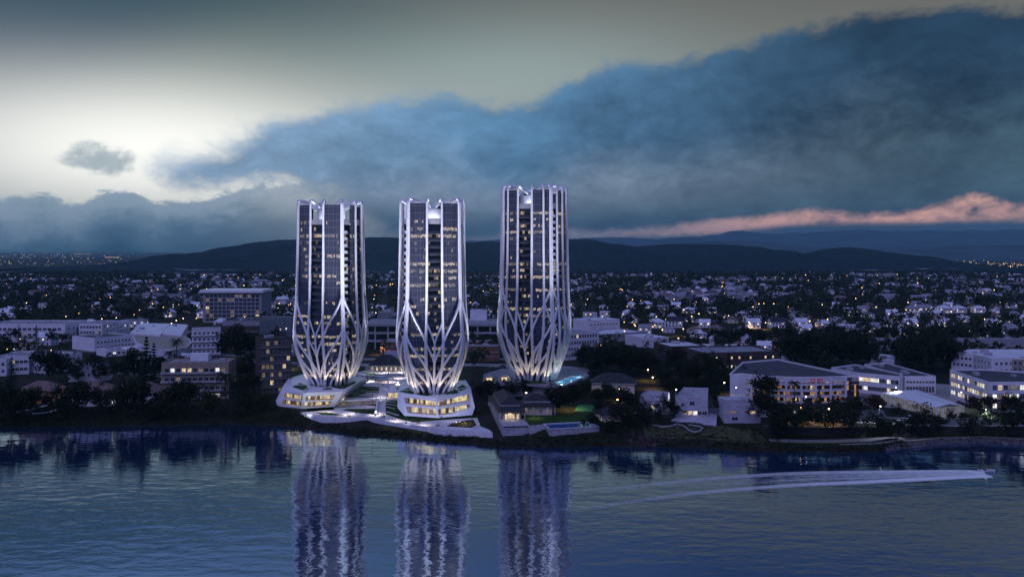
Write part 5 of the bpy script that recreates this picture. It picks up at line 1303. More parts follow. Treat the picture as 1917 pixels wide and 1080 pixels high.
# tilted lattice screen on the roof
p = at(707, 604, 27.4); q = at(733, 600, 27.4)
root = empty('roof_screen', p, 'tilted lattice screen standing on the car-park roof left of the middle tower', 'screen')
A = Vector((xat(706, 775), 775, 28.5)); B = Vector((xat(735, 785), 785, 32)); U = Vector((.8, 4, 8.5)); mb = MB()
for k in range(12): mb.beam(A + U * k / 11, B + U * k / 11, .25, .25)
for k in range(9): mb.beam(A.lerp(B, k / 8), A.lerp(B, k / 8) + U, .25, .25)
mb.build('lattice', M['steel'], root)
for t in (.1, .9):
    mb = MB(); a = A.lerp(B, t); mb.beam((a.x, a.y + 2, 27.4), a + U * .6, .4, .4); mb.build('strut', M['steel'], root)
flat_block('plant_room', 'white box-like plant room on the car-park roof right of the middle tower', 'plant room', [(xat(880, 800), 800), (xat(911, 800), 800), (xat(911, 800), 818), (xat(880, 800), 818)], 35.5, 27.4, 'render', 'roofwhite', (), seed=23)
# ---------------- right of the tallest tower
flat_block('office_block', 'pale four-storey office with a close window grid right of the tallest tower', 'office', fp((1040, 676), (1121, 670), 0, G6, 38), 26, G6, 'pale', 'roofgrey', ((0, 4, 15, 1.7, 2.6, .07, 2.2, 4.8), (1, 4, 5, 1.7, 2.6, .03, 2.2, 4.8)), seed=24)
flat_block('warehouse', 'white windowed box building on the skyline side of the office grid', 'warehouse', fp((1102, 622), (1160, 619), 0, G6, 30), 17.5, G6, 'render', 'roofwhite', ((0, 1, 9, 2.2, 1.3, .02, 7, 4),), seed=25)
flat_block('warehouse', 'long low shed with a bright white roof edge above the dark trees', 'warehouse', fp((1120, 642), (1210, 636), 0, G6, 42), 13, G6, 'grey', 'roofwhite', (), seed=26)
flat_block('warehouse', 'ribbed white-roofed shed between the dark trees and the brick depot', 'warehouse', fp((1208, 652), (1252, 650), 0, G6, 36), 14, G6, 'pale', 'roofwhite', (), seed=27)
flat_block('brick_depot', 'long dark brick depot with a few small lit windows, white roof strips', 'depot', fp((1318, 698), (1456, 694), 0, G6, 40), 19, G6, 'darkbrick', 'roofgrey', ((0, 2, 18, 1.3, 1.8, .30, 3, 6),), seed=28, framem='darkmetal')
flat_block('brick_depot', 'shorter dark depot wing with a pale lantern on its roof', 'depot', fp((1256, 682), (1322, 680), 0, G6, 34), 18.5, G6, 'darkbrick', 'roofwhite', ((0, 1, 8, 1.5, 1.8, .2, 4, 5),), seed=29, framem='darkmetal')
x, y = front(1112, 1192, 738, GZ); hip_house('broad dark-roofed house with a warm lit end wall, right of the raised pool', x, y + 10, 25, 15, -.16, 6.2, 5.2, 'cream', 'slate', over=1.2, wins=(('r', 2, 2, 1.4, 1.5, .9, 1, 2.7), ('f', 1, 5, 1.4, 1.5, .3, 2, 3)), gable=False, lit='lit_amber')
# ---------------- verandah houses by the water
# long pavilion on its concrete base: a rotated footprint
F0 = Vector((-4.6, 421, 0)); ax = Vector((-8.2, 62, 0)).normalized(); sx = Vector((ax.y, -ax.x, 0)); ang = math.atan2(sx.y, sx.x)
root = empty('concrete_base', F0 + Vector((0, 0, 2)), 'tall blank concrete plinth under the verandah house, rising from the bank', 'plinth')
mb = MB(); c = [F0, F0 + sx * 13, F0 + sx * 13 + ax * 66, F0 + ax * 66]; mb.prism([p[:2] for p in c], 0, 7.0); mb.build('plinth_wall', M['concrete'], root)
mb = MB(); a = F0 + sx * .6 + Vector((0, 0, 6.5)) - ax * .05; mb.beam(a, a + sx * 11.8, .2, .5); mb.build('slot', M['darkmetal'], root)
occupy(c)
cc = F0 + sx * 6.5 + ax * 38; hip_house('long verandah house with a two-tier dark roof on a concrete plinth by the water', cc.x, cc.y, 8.6, 46, ang, 4.2, 5.6, 'cream', 'slate', over=.4, zb=7.0, wins=(('f', 1, 4, 1.3, 2.6, 1, .3, 3), ('l', 1, 14, 1.5, 2.4, .12, .4, 3)), verandah=2.2, tiers=True, lit='lit_cream', group='verandah houses')
x, y = front(978, 1032, 777, 7.0); hip_house('shorter verandah house with lit cream walls facing the riverside lawn', x, y + 9, 15.5, 11, .03, 4.3, 5.4, 'cream', 'slate', over=.4, zb=7.0, wins=(('f', 1, 4, 1.2, 2.7, .35, .4, 3),), verandah=1.6, tiers=True, lit='lit_dim', group='verandah houses')
slab('garden_lawn', [at(972, 778, 7), at(1046, 776, 7), at(1100, 772, 7), at(1104, 788, 7), at(1018, 792, 7), at(992, 795, 7)], 3, 'lawn', 'lit garden lawn in front of the shorter verandah house', 'lawn')
# pool
pw = [at(1017.6, 793, 7), at(1097, 789, 7), at(1122, 798, 7), at(1028.7, 802.4, 7)]
root = empty('swimming_pool', pw[0], 'long blue swimming pool raised behind a plain concrete wall', 'pool'); p_ = ccw(pw)
mb = MB(); mb.prism([q[:2] for q in p_], 1.5, 6.6); mb.build('pool_wall', M['concrete'], root)
M['pool2'] = mat('blue_pool_water', (0.05, 0.12, 0.3), 0.06, 0.3, 0.3, spec=0.7)
mb = MB(); mb.poly([(q[0], q[1], 6.72) for q in p_]); mb.build('pool_water', M['pool2'], root)
mb = MB()
for i in range(4): mb.beam((p_[i][0], p_[i][1], 6.85), (p_[(i + 1) % 4][0], p_[(i + 1) % 4][1], 6.85), .6, .4)
mb.build('pool_coping', M['pale'], root)
steps('garden_steps', at(991, 812, 3.6), at(1027, 811, 3.6), at(991, 796, 6.9), at(1017, 794, 6.9), 5, 'concrete', 'five broad garden steps between the concrete plinth and the pool wall')
slab('sports_court', [at(1082, 757, 6.2), at(1112, 757, 6.2), at(1117, 771, 6.2), at(1076, 769, 6.2)], 5, 'court', 'green sports court among trees behind the pool', 'court')
x, y = front(1122, 1160, 792, 5.6); hip_house('small garden house with a dark roof and lit left wall beside the pool', x, y + 8, 9.5, 12, .25, 3.4, 3.2, 'cream', 'slate', zb=5.6, wins=(('l', 1, 4, 1.4, 2, 1, .5, 3),), over=.9, lit='lit_warm')
# ---------------- three concrete cube houses
r = flat_block('cube_house', 'concrete cube house with a sunken roof light, leftmost of three', 'house', roofpx([(1193, 746), (1241.6, 753.5), (1253.7, 737), (1213, 732)], 12), 12, 5.0, 'boardconc', 'concrete', ((0, 1, 1, 2.6, 1.6, 1, 3.0, 3, (.52, .72)), (0, 1, 1, 2.6, 1.6, 0, 3.0, 3, (.08, .28)), (1, 1, 2, 1.4, 2.2, 0, 1.0, 3)), group='concrete cube houses', seed=31)
r = flat_block('cube_house', 'concrete cube house with a glowing ground floor over a white terrace', 'house', roofpx([(1264, 746), (1325, 746.5), (1326, 729), (1279.5, 727.7)], 15.5), 15.5, 6.9, 'boardconc', 'concrete', ((0, 1, 5, 2.6, 2.1, .75, .4, 3, (.25, .97)), (0, 1, 1, 2.6, 2.2, 0, 5.2, 3, (.42, .62))), group='concrete cube houses', seed=32)
slab('cube_terrace', [at(1256, 786, 6.5), at(1273, 777, 6.5), at(1325, 772, 6.5), at(1342, 776, 6.5), at(1341, 796, 6.5)], 2.5, 'boardconc', 'white angular terrace in front of the glowing cube house', 'terrace')
Y3 = 433.0; xA, xB = xat(1355, Y3), xat(1424, Y3)
r = flat_block('cube_house', 'concrete cube house lifted above the bank with two lit strip windows, rightmost of three', 'house', [(xA, Y3), (xB, Y3), (xB + 1, Y3 + 26), (xA + 3, Y3 + 26)], 14.0, 5.2, 'boardconc', 'concrete', ((0, 1, 1, 3.4, 1.3, 1, 5.6, 3, (.10, .38)), (0, 1, 1, 3.6, 1.3, 1, 5.4, 3, (.60, .92)), (0, 1, 1, 3.0, 1.7, 0, 2.2, 3, (.18, .42))), group='concrete cube houses', seed=33)
mb = MB(); mb.prism(ccw([(xA + .6, Y3 + 1), (xA + 9, Y3 + 1), (xA + 9, Y3 + 9), (xA + .6, Y3 + 9)]), 14.02, 17.2); mb.build('roof_room', M['boardconc'], r)
mb = MB(); mb.prism(ccw([(xB - 2.2, Y3 - 6), (xB - .2, Y3 - 6), (xB - .2, Y3 - .1), (xB - 2.2, Y3 - .1)]), -1, 5.6); mb.build('pier', M['boardconc'], r)
# winding garden wall
pts = [at(a, b, gz(*at(a, b, 4)[:2]) + .5) for a, b in ((1222, 795), (1240, 799), (1256, 797), (1268, 793), (1280, 797), (1290, 805), (1300, 808.5), (1311, 806), (1316, 801), (1308, 797), (1290, 795))]
mb = MB()
for a, b in zip(pts, pts[1:]): mb.beam(a, b, .4, .6)
tag(mb.build('garden_wall', M['concrete'], loc=pts[0]), 'thin winding pale garden wall below the glowing cube house', 'wall')
# ---------------- the curved office on the right
ztop = 20.3
arc = [(1389, 700.3), (1404, 702), (1418, 703.2), (1445, 705.2), (1471, 706.6), (1500, 707.2), (1528, 707), (1556, 706.3), (1584, 705.2)]
AR = [at(a, b, ztop)[:2] for a, b in arc]
LB = [at(a, b, ztop)[:2] for a, b in ((1366.5, 701.5), (1389, 700.3))]; BK = [at(a, b, ztop)[:2] for a, b in ((1604.5, 704.6), (1456, 673.3), (1391.6, 678.8))]
root = empty('curved_office', AR[4] + (6.0,), 'curved white office with open lit floors and red roof letters', 'office')
allp = ccw(LB + AR[1:] + BK)
mb = MB(); mb.poly([(*p, ztop - .35) for p in allp]); mb.build('roof', M['roofdark'], root)
mb = MB()
for i in range(len(allp)):
    a, b = allp[i], allp[(i + 1) % len(allp)]; mb.beam((*a, ztop + .1), (*b, ztop + .1), .7, .9)
mb.build('roof_rim', M['render'], root)
cxo = sum(p[0] for p in allp) / len(allp); cyo = sum(p[1] for p in allp) / len(allp)
def shrink(p, d):
    v = Vector((p[0] - cxo, p[1] - cyo)); L = v.length; return (p[0] - v.x / L * d, p[1] - v.y / L * d)
mb = MB()
for a, b in zip(AR, AR[1:]): mb.quad((*a, ztop - 2.6), (*b, ztop - 2.6), (*b, ztop - .36), (*a, ztop - .36)); mb.quad((*shrink(a, 2), ztop - 2.6), (*shrink(b, 2), ztop - 2.6), (*b, ztop - 2.6), (*a, ztop - 2.6))
mb.build('fascia', M['render'], root)
fl = [6.2, 9.3, 12.6, 16.0]
for k, z in enumerate(fl):
    mb = MB()
    for a, b in zip(AR, AR[1:]):
        a2, b2 = shrink(a, 2.5), shrink(b, 2.5); t = 1.15 if k else .6
        mb.quad((*a, z), (*b, z), (*b, z + t), (*a, z + t)); mb.quad((*a, z + t), (*b, z + t), (*b2, z + t), (*a2, z + t)); mb.quad((*a2, z), (*b2, z), (*b, z), (*a, z))
    mb.build('spandrel', M['pale'], root)
rnd = random.Random(77)
zz = [6.2, 9.3, 12.6, 16.0, ztop - 2.6]
for k in range(4):
    mb = MB()
    for a, b in zip(AR, AR[1:]):
        a2, b2 = Vector(shrink(a, 2.4)), Vector(shrink(b, 2.4)); m = 6
        for j in range(m):
            p, q = a2.lerp(b2, j / m), a2.lerp(b2, (j + 1) / m); r_ = rnd.random()
            mb.quad((p.x, p.y, zz[k]), (q.x, q.y, zz[k]), (q.x, q.y, zz[k + 1]), (p.x, p.y, zz[k + 1]), 1 if r_ < .16 else (2 if r_ < .40 else (3 if r_ < .44 else 0)))
    mb.build('glazing', [M['glassdark'], M['lit_amber'], M['lit_dim'], M['lit_warm']], root)
for a in [AR[1], AR[2], AR[4], AR[5], AR[6], AR[7], AR[8]]:
    mb = MB(); b = shrink(a, .5); mb.box((b[0], b[1] - .8, 12.6), (.9, 1.2, 14.8)); mb.build('pier', M['render'], root)
mb = MB(); l0, l1 = LB; mb.prism(ccw([l0, l1, shrink(l1, 14), shrink(l0, 10)]), 4, ztop - .36); mb.build('end_block', M['render'], root)
mb = MB()
for a, b in zip(allp, allp[1:] + allp[:1]):
    a2, b2 = shrink(a, 2.6), shrink(b, 2.6); mb.quad((*a2, 4), (*b2, 4), (*b2, ztop - .36), (*a2, ztop - .36))
mb.build('core_wall', M['grey'], root)
# entrance glass at the right-hand end
e0, e1 = at(1586, 755, GZ), at(1606, 749, GZ); mb = MB()
Yv = AR[8][1]; gx0, gx1 = AR[8][0] + .5, xat(1606, Yv + 2)
for j in range(5):
    for k in range(4):
        xa, xb = gx0 + (gx1 - gx0) * j / 5, gx0 + (gx1 - gx0) * (j + 1) / 5
        mb.quad((xa + .1, Yv + 1, zz[k] + .2), (xb - .1, Yv + 1, zz[k] + .2), (xb - .1, Yv + 1, zz[k + 1] - .1), (xa + .1, Yv + 1, zz[k + 1] - .1), rnd.choice((0, 0, 1, 0)))
mb.build('entrance_glazing', [M['glassdark'], M['lit_amber']], root)
mb = MB()
for j in range(6): x = gx0 + (gx1 - gx0) * j / 5; mb.box((x, Yv + .8, 12.8), (.25, .3, 13.6))
mb.build('entrance_mullions', M['brick'], root)
M['redsign'] = glow('red_sign_letters', (1.0, 0.05, 0.04), 0.16)
cu = bpy.data.curves.new('roof_letters', 'FONT'); cu.body = 'CDC'; cu.size = 3.1; cu.extrude = .12; cu.align_x = 'CENTER'; cu.materials.append(M['redsign']); cu.offset = .05
tmp = bpy.data.objects.new('draft', cu); COL.objects.link(tmp); dg = bpy.context.evaluated_depsgraph_get(); me = bpy.data.meshes.new_from_object(tmp.evaluated_get(dg)); bpy.data.objects.remove(tmp)
lo = bpy.data.objects.new('roof_letters', me); COL.objects.link(lo); lo.parent = root; p = Vector((*AR[6], 0)); lo.location = Vector((p.x, p.y - .35, ztop - 2.3)) - org(root); lo.rotation_euler = (math.pi / 2, 0, 0)
occupy(allp)
# wings and the blocks on the far right
flat_block('office_wing', 'angled white wing with a dark flat roof joined to the curved office', 'office', roofpx([(1556, 690), (1606, 700), (1684, 707), (1690, 702), (1602, 684)], 17), 17, G6, 'render', 'roofdark', ((1, 2, 10, 3.0, 2.4, .25, 2.0, 5),), seed=40)
flat_block('office_wing', 'white wing with tall ground-floor piers behind the glass market hall', 'office', roofpx([(1618, 684), (1694, 706.5), (1752, 706.5), (1660, 681)], 15.5), 15.5, G6, 'render', 'roofdark', ((1, 1, 9, 1.6, 3.6, .05, .6, 4), (1, 1, 9, 1.4, 1.2, .05, 6.2, 4)), seed=41)
flat_block('office_block', 'white three-storey office with rows of bright windows at the right edge', 'office', roofpx([(1778, 694), (1852, 718), (1975, 717), (1945, 700), (1842, 693)], 21), 21, G6, 'render', 'roofdark', ((0, 3, 15, 2.3, 2.4, .82, 2.2, 4.7), (1, 3, 11, 2.3, 2.6, .6, 2.2, 4.7)), bands=3, seed=42)
flat_block('office_block', 'big white block with small square windows behind the bright three-storey office', 'office', roofpx([(1781, 661), (1822, 665), (1856, 673), (1975, 671), (1960, 656), (1816, 656)], 20), 20, G6, 'render', 'roofwhite', ((0, 3, 5, 1.8, 1.8, 0, 1.6, 4.4), (1, 3, 5, 1.8, 1.8, .02, 1.6, 4.4), (2, 3, 12, 1.8, 1.8, .02, 1.6, 4.4)), seed=43)
flat_block('office_block', 'tan block with a dark roof squeezed between the two white right-edge blocks', 'office', roofpx([(1883, 675), (1975, 677), (1975, 669), (1886, 668)], 19), 19, G6, 'tan', 'roofdark', ((0, 3, 9, 1.8, 2.6, .15, 1.6, 4.4),), seed=44)
flat_block('viaduct', 'very long low grey wall-like building behind the dark tree belt on the right', 'viaduct', fp((1590, 656), (1990, 656), 0, G6, 12), 15, G6, 'grey', 'roofgrey', (), seed=45, parapet=.5)
flat_block('pale_shed', 'small pale shed roof among dark trees behind the office wings', 'shed', roofpx([(1628, 672), (1674, 676), (1676, 666), (1634, 661)], 12), 12, G6, 'pale', 'roofwhite', (), seed=46, parapet=.2)
flat_block('chapel', 'slim white gabled tower-house rising from the dark trees left of the office roof', 'house', fp((1470, 676), (1488, 676), 0, G6, 10), 19, G6, 'render', 'roofwhite', ((0, 3, 2, 1.3, 2.2, 0, 2, 4),), seed=47)
# glass market hall under a folded white roof
tp = [at(a, b, z) for a, b, z in ((1650, 735, 11.5), (1752.5, 762, 11.5), (1804, 759, 11.5), (1716, 729, 11.5))]; rid = [at(1684, 728, 14), at(1778, 753, 14)]
root = empty('market_hall', tp[1][:2] + (6,), 'low glass hall with a folded white roof beside the road junction', 'hall')
P = [(p[0], p[1]) for p in tp]
mb = MB(); rr = [(p[0], p[1], 13.2) for p in rid]; q = [(p[0], p[1], 11.4) for p in P]
mb.quad(q[0], q[1], rr[1], rr[0]); mb.tri(q[1], q[2], rr[1]); mb.quad(q[2], q[3], rr[0], rr[1]); mb.tri(q[3], q[0], rr[0]); mb.quad(q[3], q[2], q[1], q[0]); mb.build('roof', M['roofwhite'], root)
M['hallglass'] = glow('softly_lit_hall_glass', (0.62, 0.60, 0.68), 0.16, var=.5)
for i in range(4):
    a, b = Vector((*P[i], 0)), Vector((*P[(i + 1) % 4], 0)); ins = .3; mb = MB(); n = max(4, int((b - a).length / 4)); e = (b - a).normalized(); nn = Vector((e.y, -e.x, 0))
    mb.quad((a.x, a.y, 6), (b.x, b.y, 6), (b.x, b.y, 11.3), (a.x, a.y, 11.3), 0); g = mb.build('glass_wall', M['hallglass'], root)
    fm = MB()
    for k in range(n + 1):
        p = a.lerp(b, k / n) + nn * .15; fm.box((p.x, p.y, 8.7), (.3, .3, 5.3), math.atan2(e.y, e.x))
    fm.build('mullions', M['white'], g)
occupy(P, 2)
# ================================================================= roads, paths, lamps, cars, boat
def band(name, pts, widths, z, mt, kind='structure', label=None, cat=None):
    mb = MB(); P = [Vector((p[0], p[1], 0)) for p in pts]; n = len(P); zz = z if isinstance(z, list) else [z] * n
    for i in range(n):
        d = (P[min(i + 1, n - 1)] - P[max(i - 1, 0)]).normalized(); s = Vector((-d.y, d.x, 0)); w = widths if not isinstance(widths, list) else widths[i]
        mb.v.append((P[i].x + s.x * w / 2, P[i].y + s.y * w / 2, zz[i])); mb.v.append((P[i].x - s.x * w / 2, P[i].y - s.y * w / 2, zz[i]))
    for i in range(n - 1): mb.f.append((2 * i, 2 * i + 1, 2 * i + 3, 2 * i + 2)); mb.m.append(0)
    return tag(mb.build(name, M[mt]), label, cat, None, kind)
rd = [(xat(p, y), y) for p, y in ((1180, 470), (1400, 460), (1480, 456), (1560, 447), (1640, 440), (1720, 436), (1800, 435), (1917, 436), (2100, 440))]
band('road', rd, 15, GZ + .02, 'asphalt')
for o, nm in ((9.0, 'pavement'), (-9.0, 'pavement')):
    band(nm, [(x, y + o) for x, y in rd], 3.4, GZ + .14, 'roadpale')
mb = MB()
for i in range(len(rd) - 1):
    a, b = Vector((*rd[i], GZ + .035)), Vector((*rd[i + 1], GZ + .035)); L = (b - a).length; n = int(L / 6)
    for k in range(n):
        p, q = a.lerp(b, k / n), a.lerp(b, (k + .5) / n); s = Vector((0, .09, 0)); mb.quad(p - s, q - s, q + s, p + s)
tag(mb.build('road_markings', M['stripe']), kind='structure')
band('side_street', [(xat(1640, 447) , 447), (xat(1632, 470), 470), (xat(1620, 500), 500), (xat(1600, 560), 560)], 11, GZ + .024, 'asphalt')
band('forecourt', [(xat(1700, 470), 470), (xat(1760, 520), 520), (xat(1768, 560), 560)], [30, 26, 20], GZ + .03, 'roadpale')
band('street', [(xat(560, 655), 655), (xat(690, 655), 655), (xat(900, 655), 655), (xat(1060, 640), 640), (xat(1110, 620), 620)], 16, GZ + .022, 'roadpale')
band('street', [(xat(660, 690), 690), (xat(960, 690), 690)], 12, GZ + .022, 'roadpale')
band('street', [(xat(-40, 760), 760), (xat(200, 740), 740), (xat(360, 735), 735), (xat(480, 700), 700), (xat(560, 660), 660)], 10, GZ + .02, 'asphalt')
band('street', [(xat(-40, 625), 625), (xat(160, 622), 622), (xat(300, 600), 600), (xat(340, 560), 560)], 8, GZ + .02, 'asphalt')
# riverside path on the right
def shore_line(p0, p1, d, n=16):
    o = []
    for i in range(n):
        x = xat(p0 + (p1 - p0) * i / (n - 1), 412); o.append((x, shore_y(x) + d))
    return o
band('riverside_path', [(x, y + wall_d(x) * .62) for x, y in shore_line(1432, 1700, 0)], 6.5, 2.06, 'path')
band('riverside_path', [(x, y + wall_d(x) * .26 + 1.4) for x, y in shore_line(1560, 2100, 0, 24)], 2.8, 2.03, 'path')
mb = MB(); a = shore_line(1428, 1690, 9); b = shore_line(1428, 1690, 12)
for i in range(len(a) - 1): mb.quad((*a[i], 2.06), (*a[i + 1], 2.06), (*b[i + 1], 2.06), (*b[i], 2.06))
tag(mb.build('verge_grass', M['lawn']), kind='stuff')
# white paths on the left bank
band('garden_path', [at(28, 771, GZ), at(60, 766, GZ), at(92, 757, GZ)], 2.4, GZ + .03, 'paving')
band('garden_path', [at(60, 774, GZ), at(88, 772, GZ), at(126, 762, GZ)], 2.6, GZ + .034, 'paving')
M['wallstone'] = mat('dark_mossy_stone', (0.035, 0.034, 0.03), 0.95, 0.5, 0.7, 0.3)
# retaining wall with railing
mb = MB(); ln = [(x, y + wall_d(x)) for x, y in shore_line(1440, 2100, 0, 40)]
for p, q in zip(ln, ln[1:]): mb.beam((*p, 4.2), (*q, 4.2), .5, 4.4)
tag(mb.build('retaining_wall', M['wallstone'], loc=(*ln[0], 2)), 'long dark retaining wall between the riverside path and the road', 'wall')
root = empty('railing', (*ln[0], 6.2), 'thin metal railing along the top of the retaining wall beside the road', 'railing')
mb = MB()
for p, q in zip(ln, ln[1:]): mb.beam((*p, 7.4), (*q, 7.4), .08, .08); mb.beam((*p, 6.9), (*q, 6.9), .05, .05)
mb.build('rail', M['steel'], root); mb = MB()
for p, q in zip(ln, ln[1:]):
    for t in (0, .33, .66):
        a = Vector((*p, 6.3)).lerp(Vector((*q, 6.3)), t); mb.beam(a, a + Vector((0, 0, 1.1)), .07, .07)
mb.build('railing_posts', M['steel'], root)
# grassy slope under the cube houses
mb = MB(); n1, n2 = 40, 8
for i in range(n1 + 1):
    x = xat(1205 + 218 * i / n1, 420); 
    for j in range(n2 + 1):
        d = 5.5 + (17 + 2 * math.sin(i * .5)) * j / n2; y = shore_y(x) + d; mb.v.append((x, y, gz(x, y) + .28 + .12 * noise.noise((x * .3, y * .3, 0))))
for i in range(n1):
    for j in range(n2): a = i * (n2 + 1) + j; mb.f.append((a, a + n2 + 1, a + n2 + 2, a + 1)); mb.m.append(0)
M['drygrass'] = mat('rough_slope_grass', (0.085, 0.095, 0.045), 0.95, 0.6, 0.5, 0.4, spec=0.05)
tag(mb.build('slope_grass', M['drygrass'], smooth=True), kind='stuff')
# rocks
rnd = random.Random(9); mb = MB()
for k in range(900):
    x = xat(rnd.uniform(1640, 2000), 412); d = rnd.uniform(-.6, 2.6); y = shore_y(x) + d; r = rnd.uniform(.3, .85); b = len(mb.v); mb.sphere((x, y, bank_h(d, x) + .1), r, 0, 4, r * .7)
    for i in range(b, len(mb.v)):
        v = mb.v[i]; j = 1 + rnd.uniform(-.28, .28); mb.v[i] = (x + (v[0] - x) * j, y + (v[1] - y) * j, v[2] + rnd.uniform(-.1, .1))
tag(mb.build('riprap_rocks', M['rock']), kind='stuff')
# cars
for i, (k, px, py, rz, lab) in enumerate((('carw', 1690, 789, .2, 'white car on the riverside road, left of another white car'), ('carw', 1703, 784, 1.0, 'white car turning into the side street by the glass hall'), ('carw', 1746, 796, .05, 'white car on the riverside road below the glass hall corner'),
        ('card', 1700, 793, .15, 'dark car close to the white turning car'), ('card', 1870, 789, 0, 'dark car on the riverside road at the far right'), ('card', 1885, 788, 0, 'dark car at the very right end of the riverside road'),
        ('card', 922, 690.5, 0, 'dark car on the pale street left of the tallest tower'), ('card', 941, 687, 0, 'dark car touching the left side of the tallest tower on the street'), ('card', 1063, 699, -.05, 'dark car on the street behind the turquoise pool'))):
    zc = GZ + .05; x, y, z = at(px, py, zc)
    if py < 700 and px < 1000: zc = GZ + .05
    place(k, (x, y, zc), rz, 1.15, lab, 'cars on the streets')
# speedboat and its wake
bx, by, _ = at(1847, 883.5, 0); root = empty('speedboat', (bx, by, 0), 'small white speedboat racing right at the head of a long foam wake', 'boat')
L = 3.3; secs = [(-1, .85, .25), (-.4, .95, .2), (.3, .8, .22), (.8, .35, .42), (1.05, .02, .62)]; mb = MB(); rows = []
for u, w, zl in secs: rows.append([(bx + u * L, by - w, .95 + .2 * max(0, u)), (bx + u * L, by - w * .7, zl * .4), (bx + u * L, by, zl - .35), (bx + u * L, by + w * .7, zl * .4), (bx + u * L, by + w, .95 + .2 * max(0, u))])
for r0, r1 in zip(rows, rows[1:]):
    for i in range(4): mb.quad(r0[i], r0[i + 1], r1[i + 1], r1[i])
    mb.quad(r0[4], r0[0], r1[0], r1[4])
mb.poly(rows[0]); mb.build('hull', M['carwhite'], root)
mb = MB(); mb.add([(bx + .1, by - .6, 1.0), (bx + .1, by + .6, 1.0), (bx - .35, by + .55, 1.65), (bx - .35, by - .55, 1.65), (bx + .3, by, 1.0)], [(0, 1, 2, 3), (0, 3, 4), (1, 4, 2)]); mb.build('windscreen', M['glassdark'], root)
for s in (-.4, .4): mb = MB(); mb.box((bx - .9, by + s, 1.2), (.5, .5, .6)); mb.build('seat', M['darkmetal'], root)
mb = MB(); mb.box((bx - 2.75, by, .8), (.45, .4, .9)); mb.build('outboard_motor', M['darkmetal'], root)
# foam: a strip mesh with broken procedural cover
def foam_mat(name, thr, soft, sc=1.0):
    m, nt, b = newmat(name); L_ = nt.links.new; out = nt.nodes['Material Output']
    b.inputs['Base Color'].default_value = (.86, .88, .84, 1); b.inputs['Roughness'].default_value = .9
    tc = nt.nodes.new('ShaderNodeTexCoord'); mp = nt.nodes.new('ShaderNodeMapping'); mp.inputs['Scale'].default_value = (.22 * sc, 1.0 * sc, 1); L_(tc.outputs['Object'], mp.inputs[0])
    n = nt.nodes.new('ShaderNodeTexNoise'); n.inputs['Scale'].default_value = 1.1; n.inputs['Detail'].default_value = 8; n.inputs['Roughness'].default_value = .78; L_(mp.outputs[0], n.inputs[0])
    at_ = nt.nodes.new('ShaderNodeAttribute'); at_.attribute_name = 'cover'
    ad = nt.nodes.new('ShaderNodeMath'); ad.operation = 'ADD'; L_(n.outputs['Fac'], ad.inputs[0]); L_(at_.outputs['Fac'], ad.inputs[1])
    mr = nt.nodes.new('ShaderNodeMapRange'); mr.inputs[1].default_value = thr; mr.inputs[2].default_value = thr + soft; L_(ad.outputs[0], mr.inputs[0]); L_(mr.outputs[0], b.inputs['Alpha'])
    return m
def foam(name, line, w0, w1, c0, c1, mt, z, kind='stuff'):
    """line: photo points from the boat backwards; cover falls from c0 to c1"""
    P = [Vector(at(a, b, 0)) for a, b in line]; Q = []
    for i in range(len(P) - 1):
        p0, p1, p2, p3 = P[max(i - 1, 0)], P[i], P[i + 1], P[min(i + 2, len(P) - 1)]
        for k in range(10):
            t = k / 10; Q.append(.5 * ((2 * p1) + (p2 - p0) * t + (2 * p0 - 5 * p1 + 4 * p2 - p3) * t * t + (3 * p1 - p0 - 3 * p2 + p3) * t ** 3))
    Q.append(P[-1]); n = len(Q); mb = MB(); cov = []
    prof_ = ((-.5, -.45), (-.32, .0), (-.12, .12), (.12, .12), (.32, .0), (.5, -.45)); nv = len(prof_)
    for i, q in enumerate(Q):
        d = (Q[min(i + 1, n - 1)] - Q[max(i - 1, 0)]).normalized(); s = Vector((-d.y, d.x, 0)); t = i / (n - 1); w = w0 + (w1 - w0) * t; c = c0 + (c1 - c0) * t
        for u, e in prof_:
            mb.v.append((q.x + s.x * w * u, q.y + s.y * w * u, z + .25 * (1 - abs(u) * 2) * (1 - t))); cov.append(c + e * .6 - .5)
    for i in range(n - 1):
        for k in range(nv - 1): a = i * nv + k; mb.f.append((a, a + 1, a + nv + 1, a + nv)); mb.m.append(0)
    o = mb.build(name, mt, smooth=True); at_ = o.data.attributes.new('cover', 'FLOAT', 'POINT'); at_.data.foreach_set('value', cov)
    return tag(o, kind=kind)
FM = foam_mat('broken_white_foam', .50, .55)
foam('wake_foam', [(1842, 884), (1800, 882.5), (1700, 883), (1600, 884), (1500, 886), (1400, 891), (1300, 899), (1200, 909), (1120, 917), (1040, 923), (940, 930), (820, 934), (680, 935)], 6.0, 8.0, 1.0, .26, FM, .03)
foam('wake_foam', [(1852, 890.5), (1800, 892.5), (1700, 898), (1600, 903), (1500, 907.5), (1400, 914.5), (1300, 923), (1200, 936.5), (1100, 950), (980, 956), (860, 960)], 6.0, 5.0, 1.15, .36, FM, .05)
foam('wake_foam', [(1840, 887.5), (1780, 888), (1700, 892), (1600, 895.5), (1500, 898), (1400, 904), (1300, 912), (1200, 925), (1110, 938)], 3.6, 3.4, .95, .26, FM, .07)
foam('wake_foam', [(1830, 886), (1700, 887.5), (1600, 889.5), (1500, 892), (1400, 897.5), (1300, 905.5), (1200, 917), (1110, 928)], 3.2, 3.6, .85, .2, FM, .09)
foam('wake_foam', [(1820, 886), (1700, 890), (1560, 895), (1400, 903), (1250, 917), (1080, 936), (960, 944)], 10, 17, .80, .2, FM, .11)
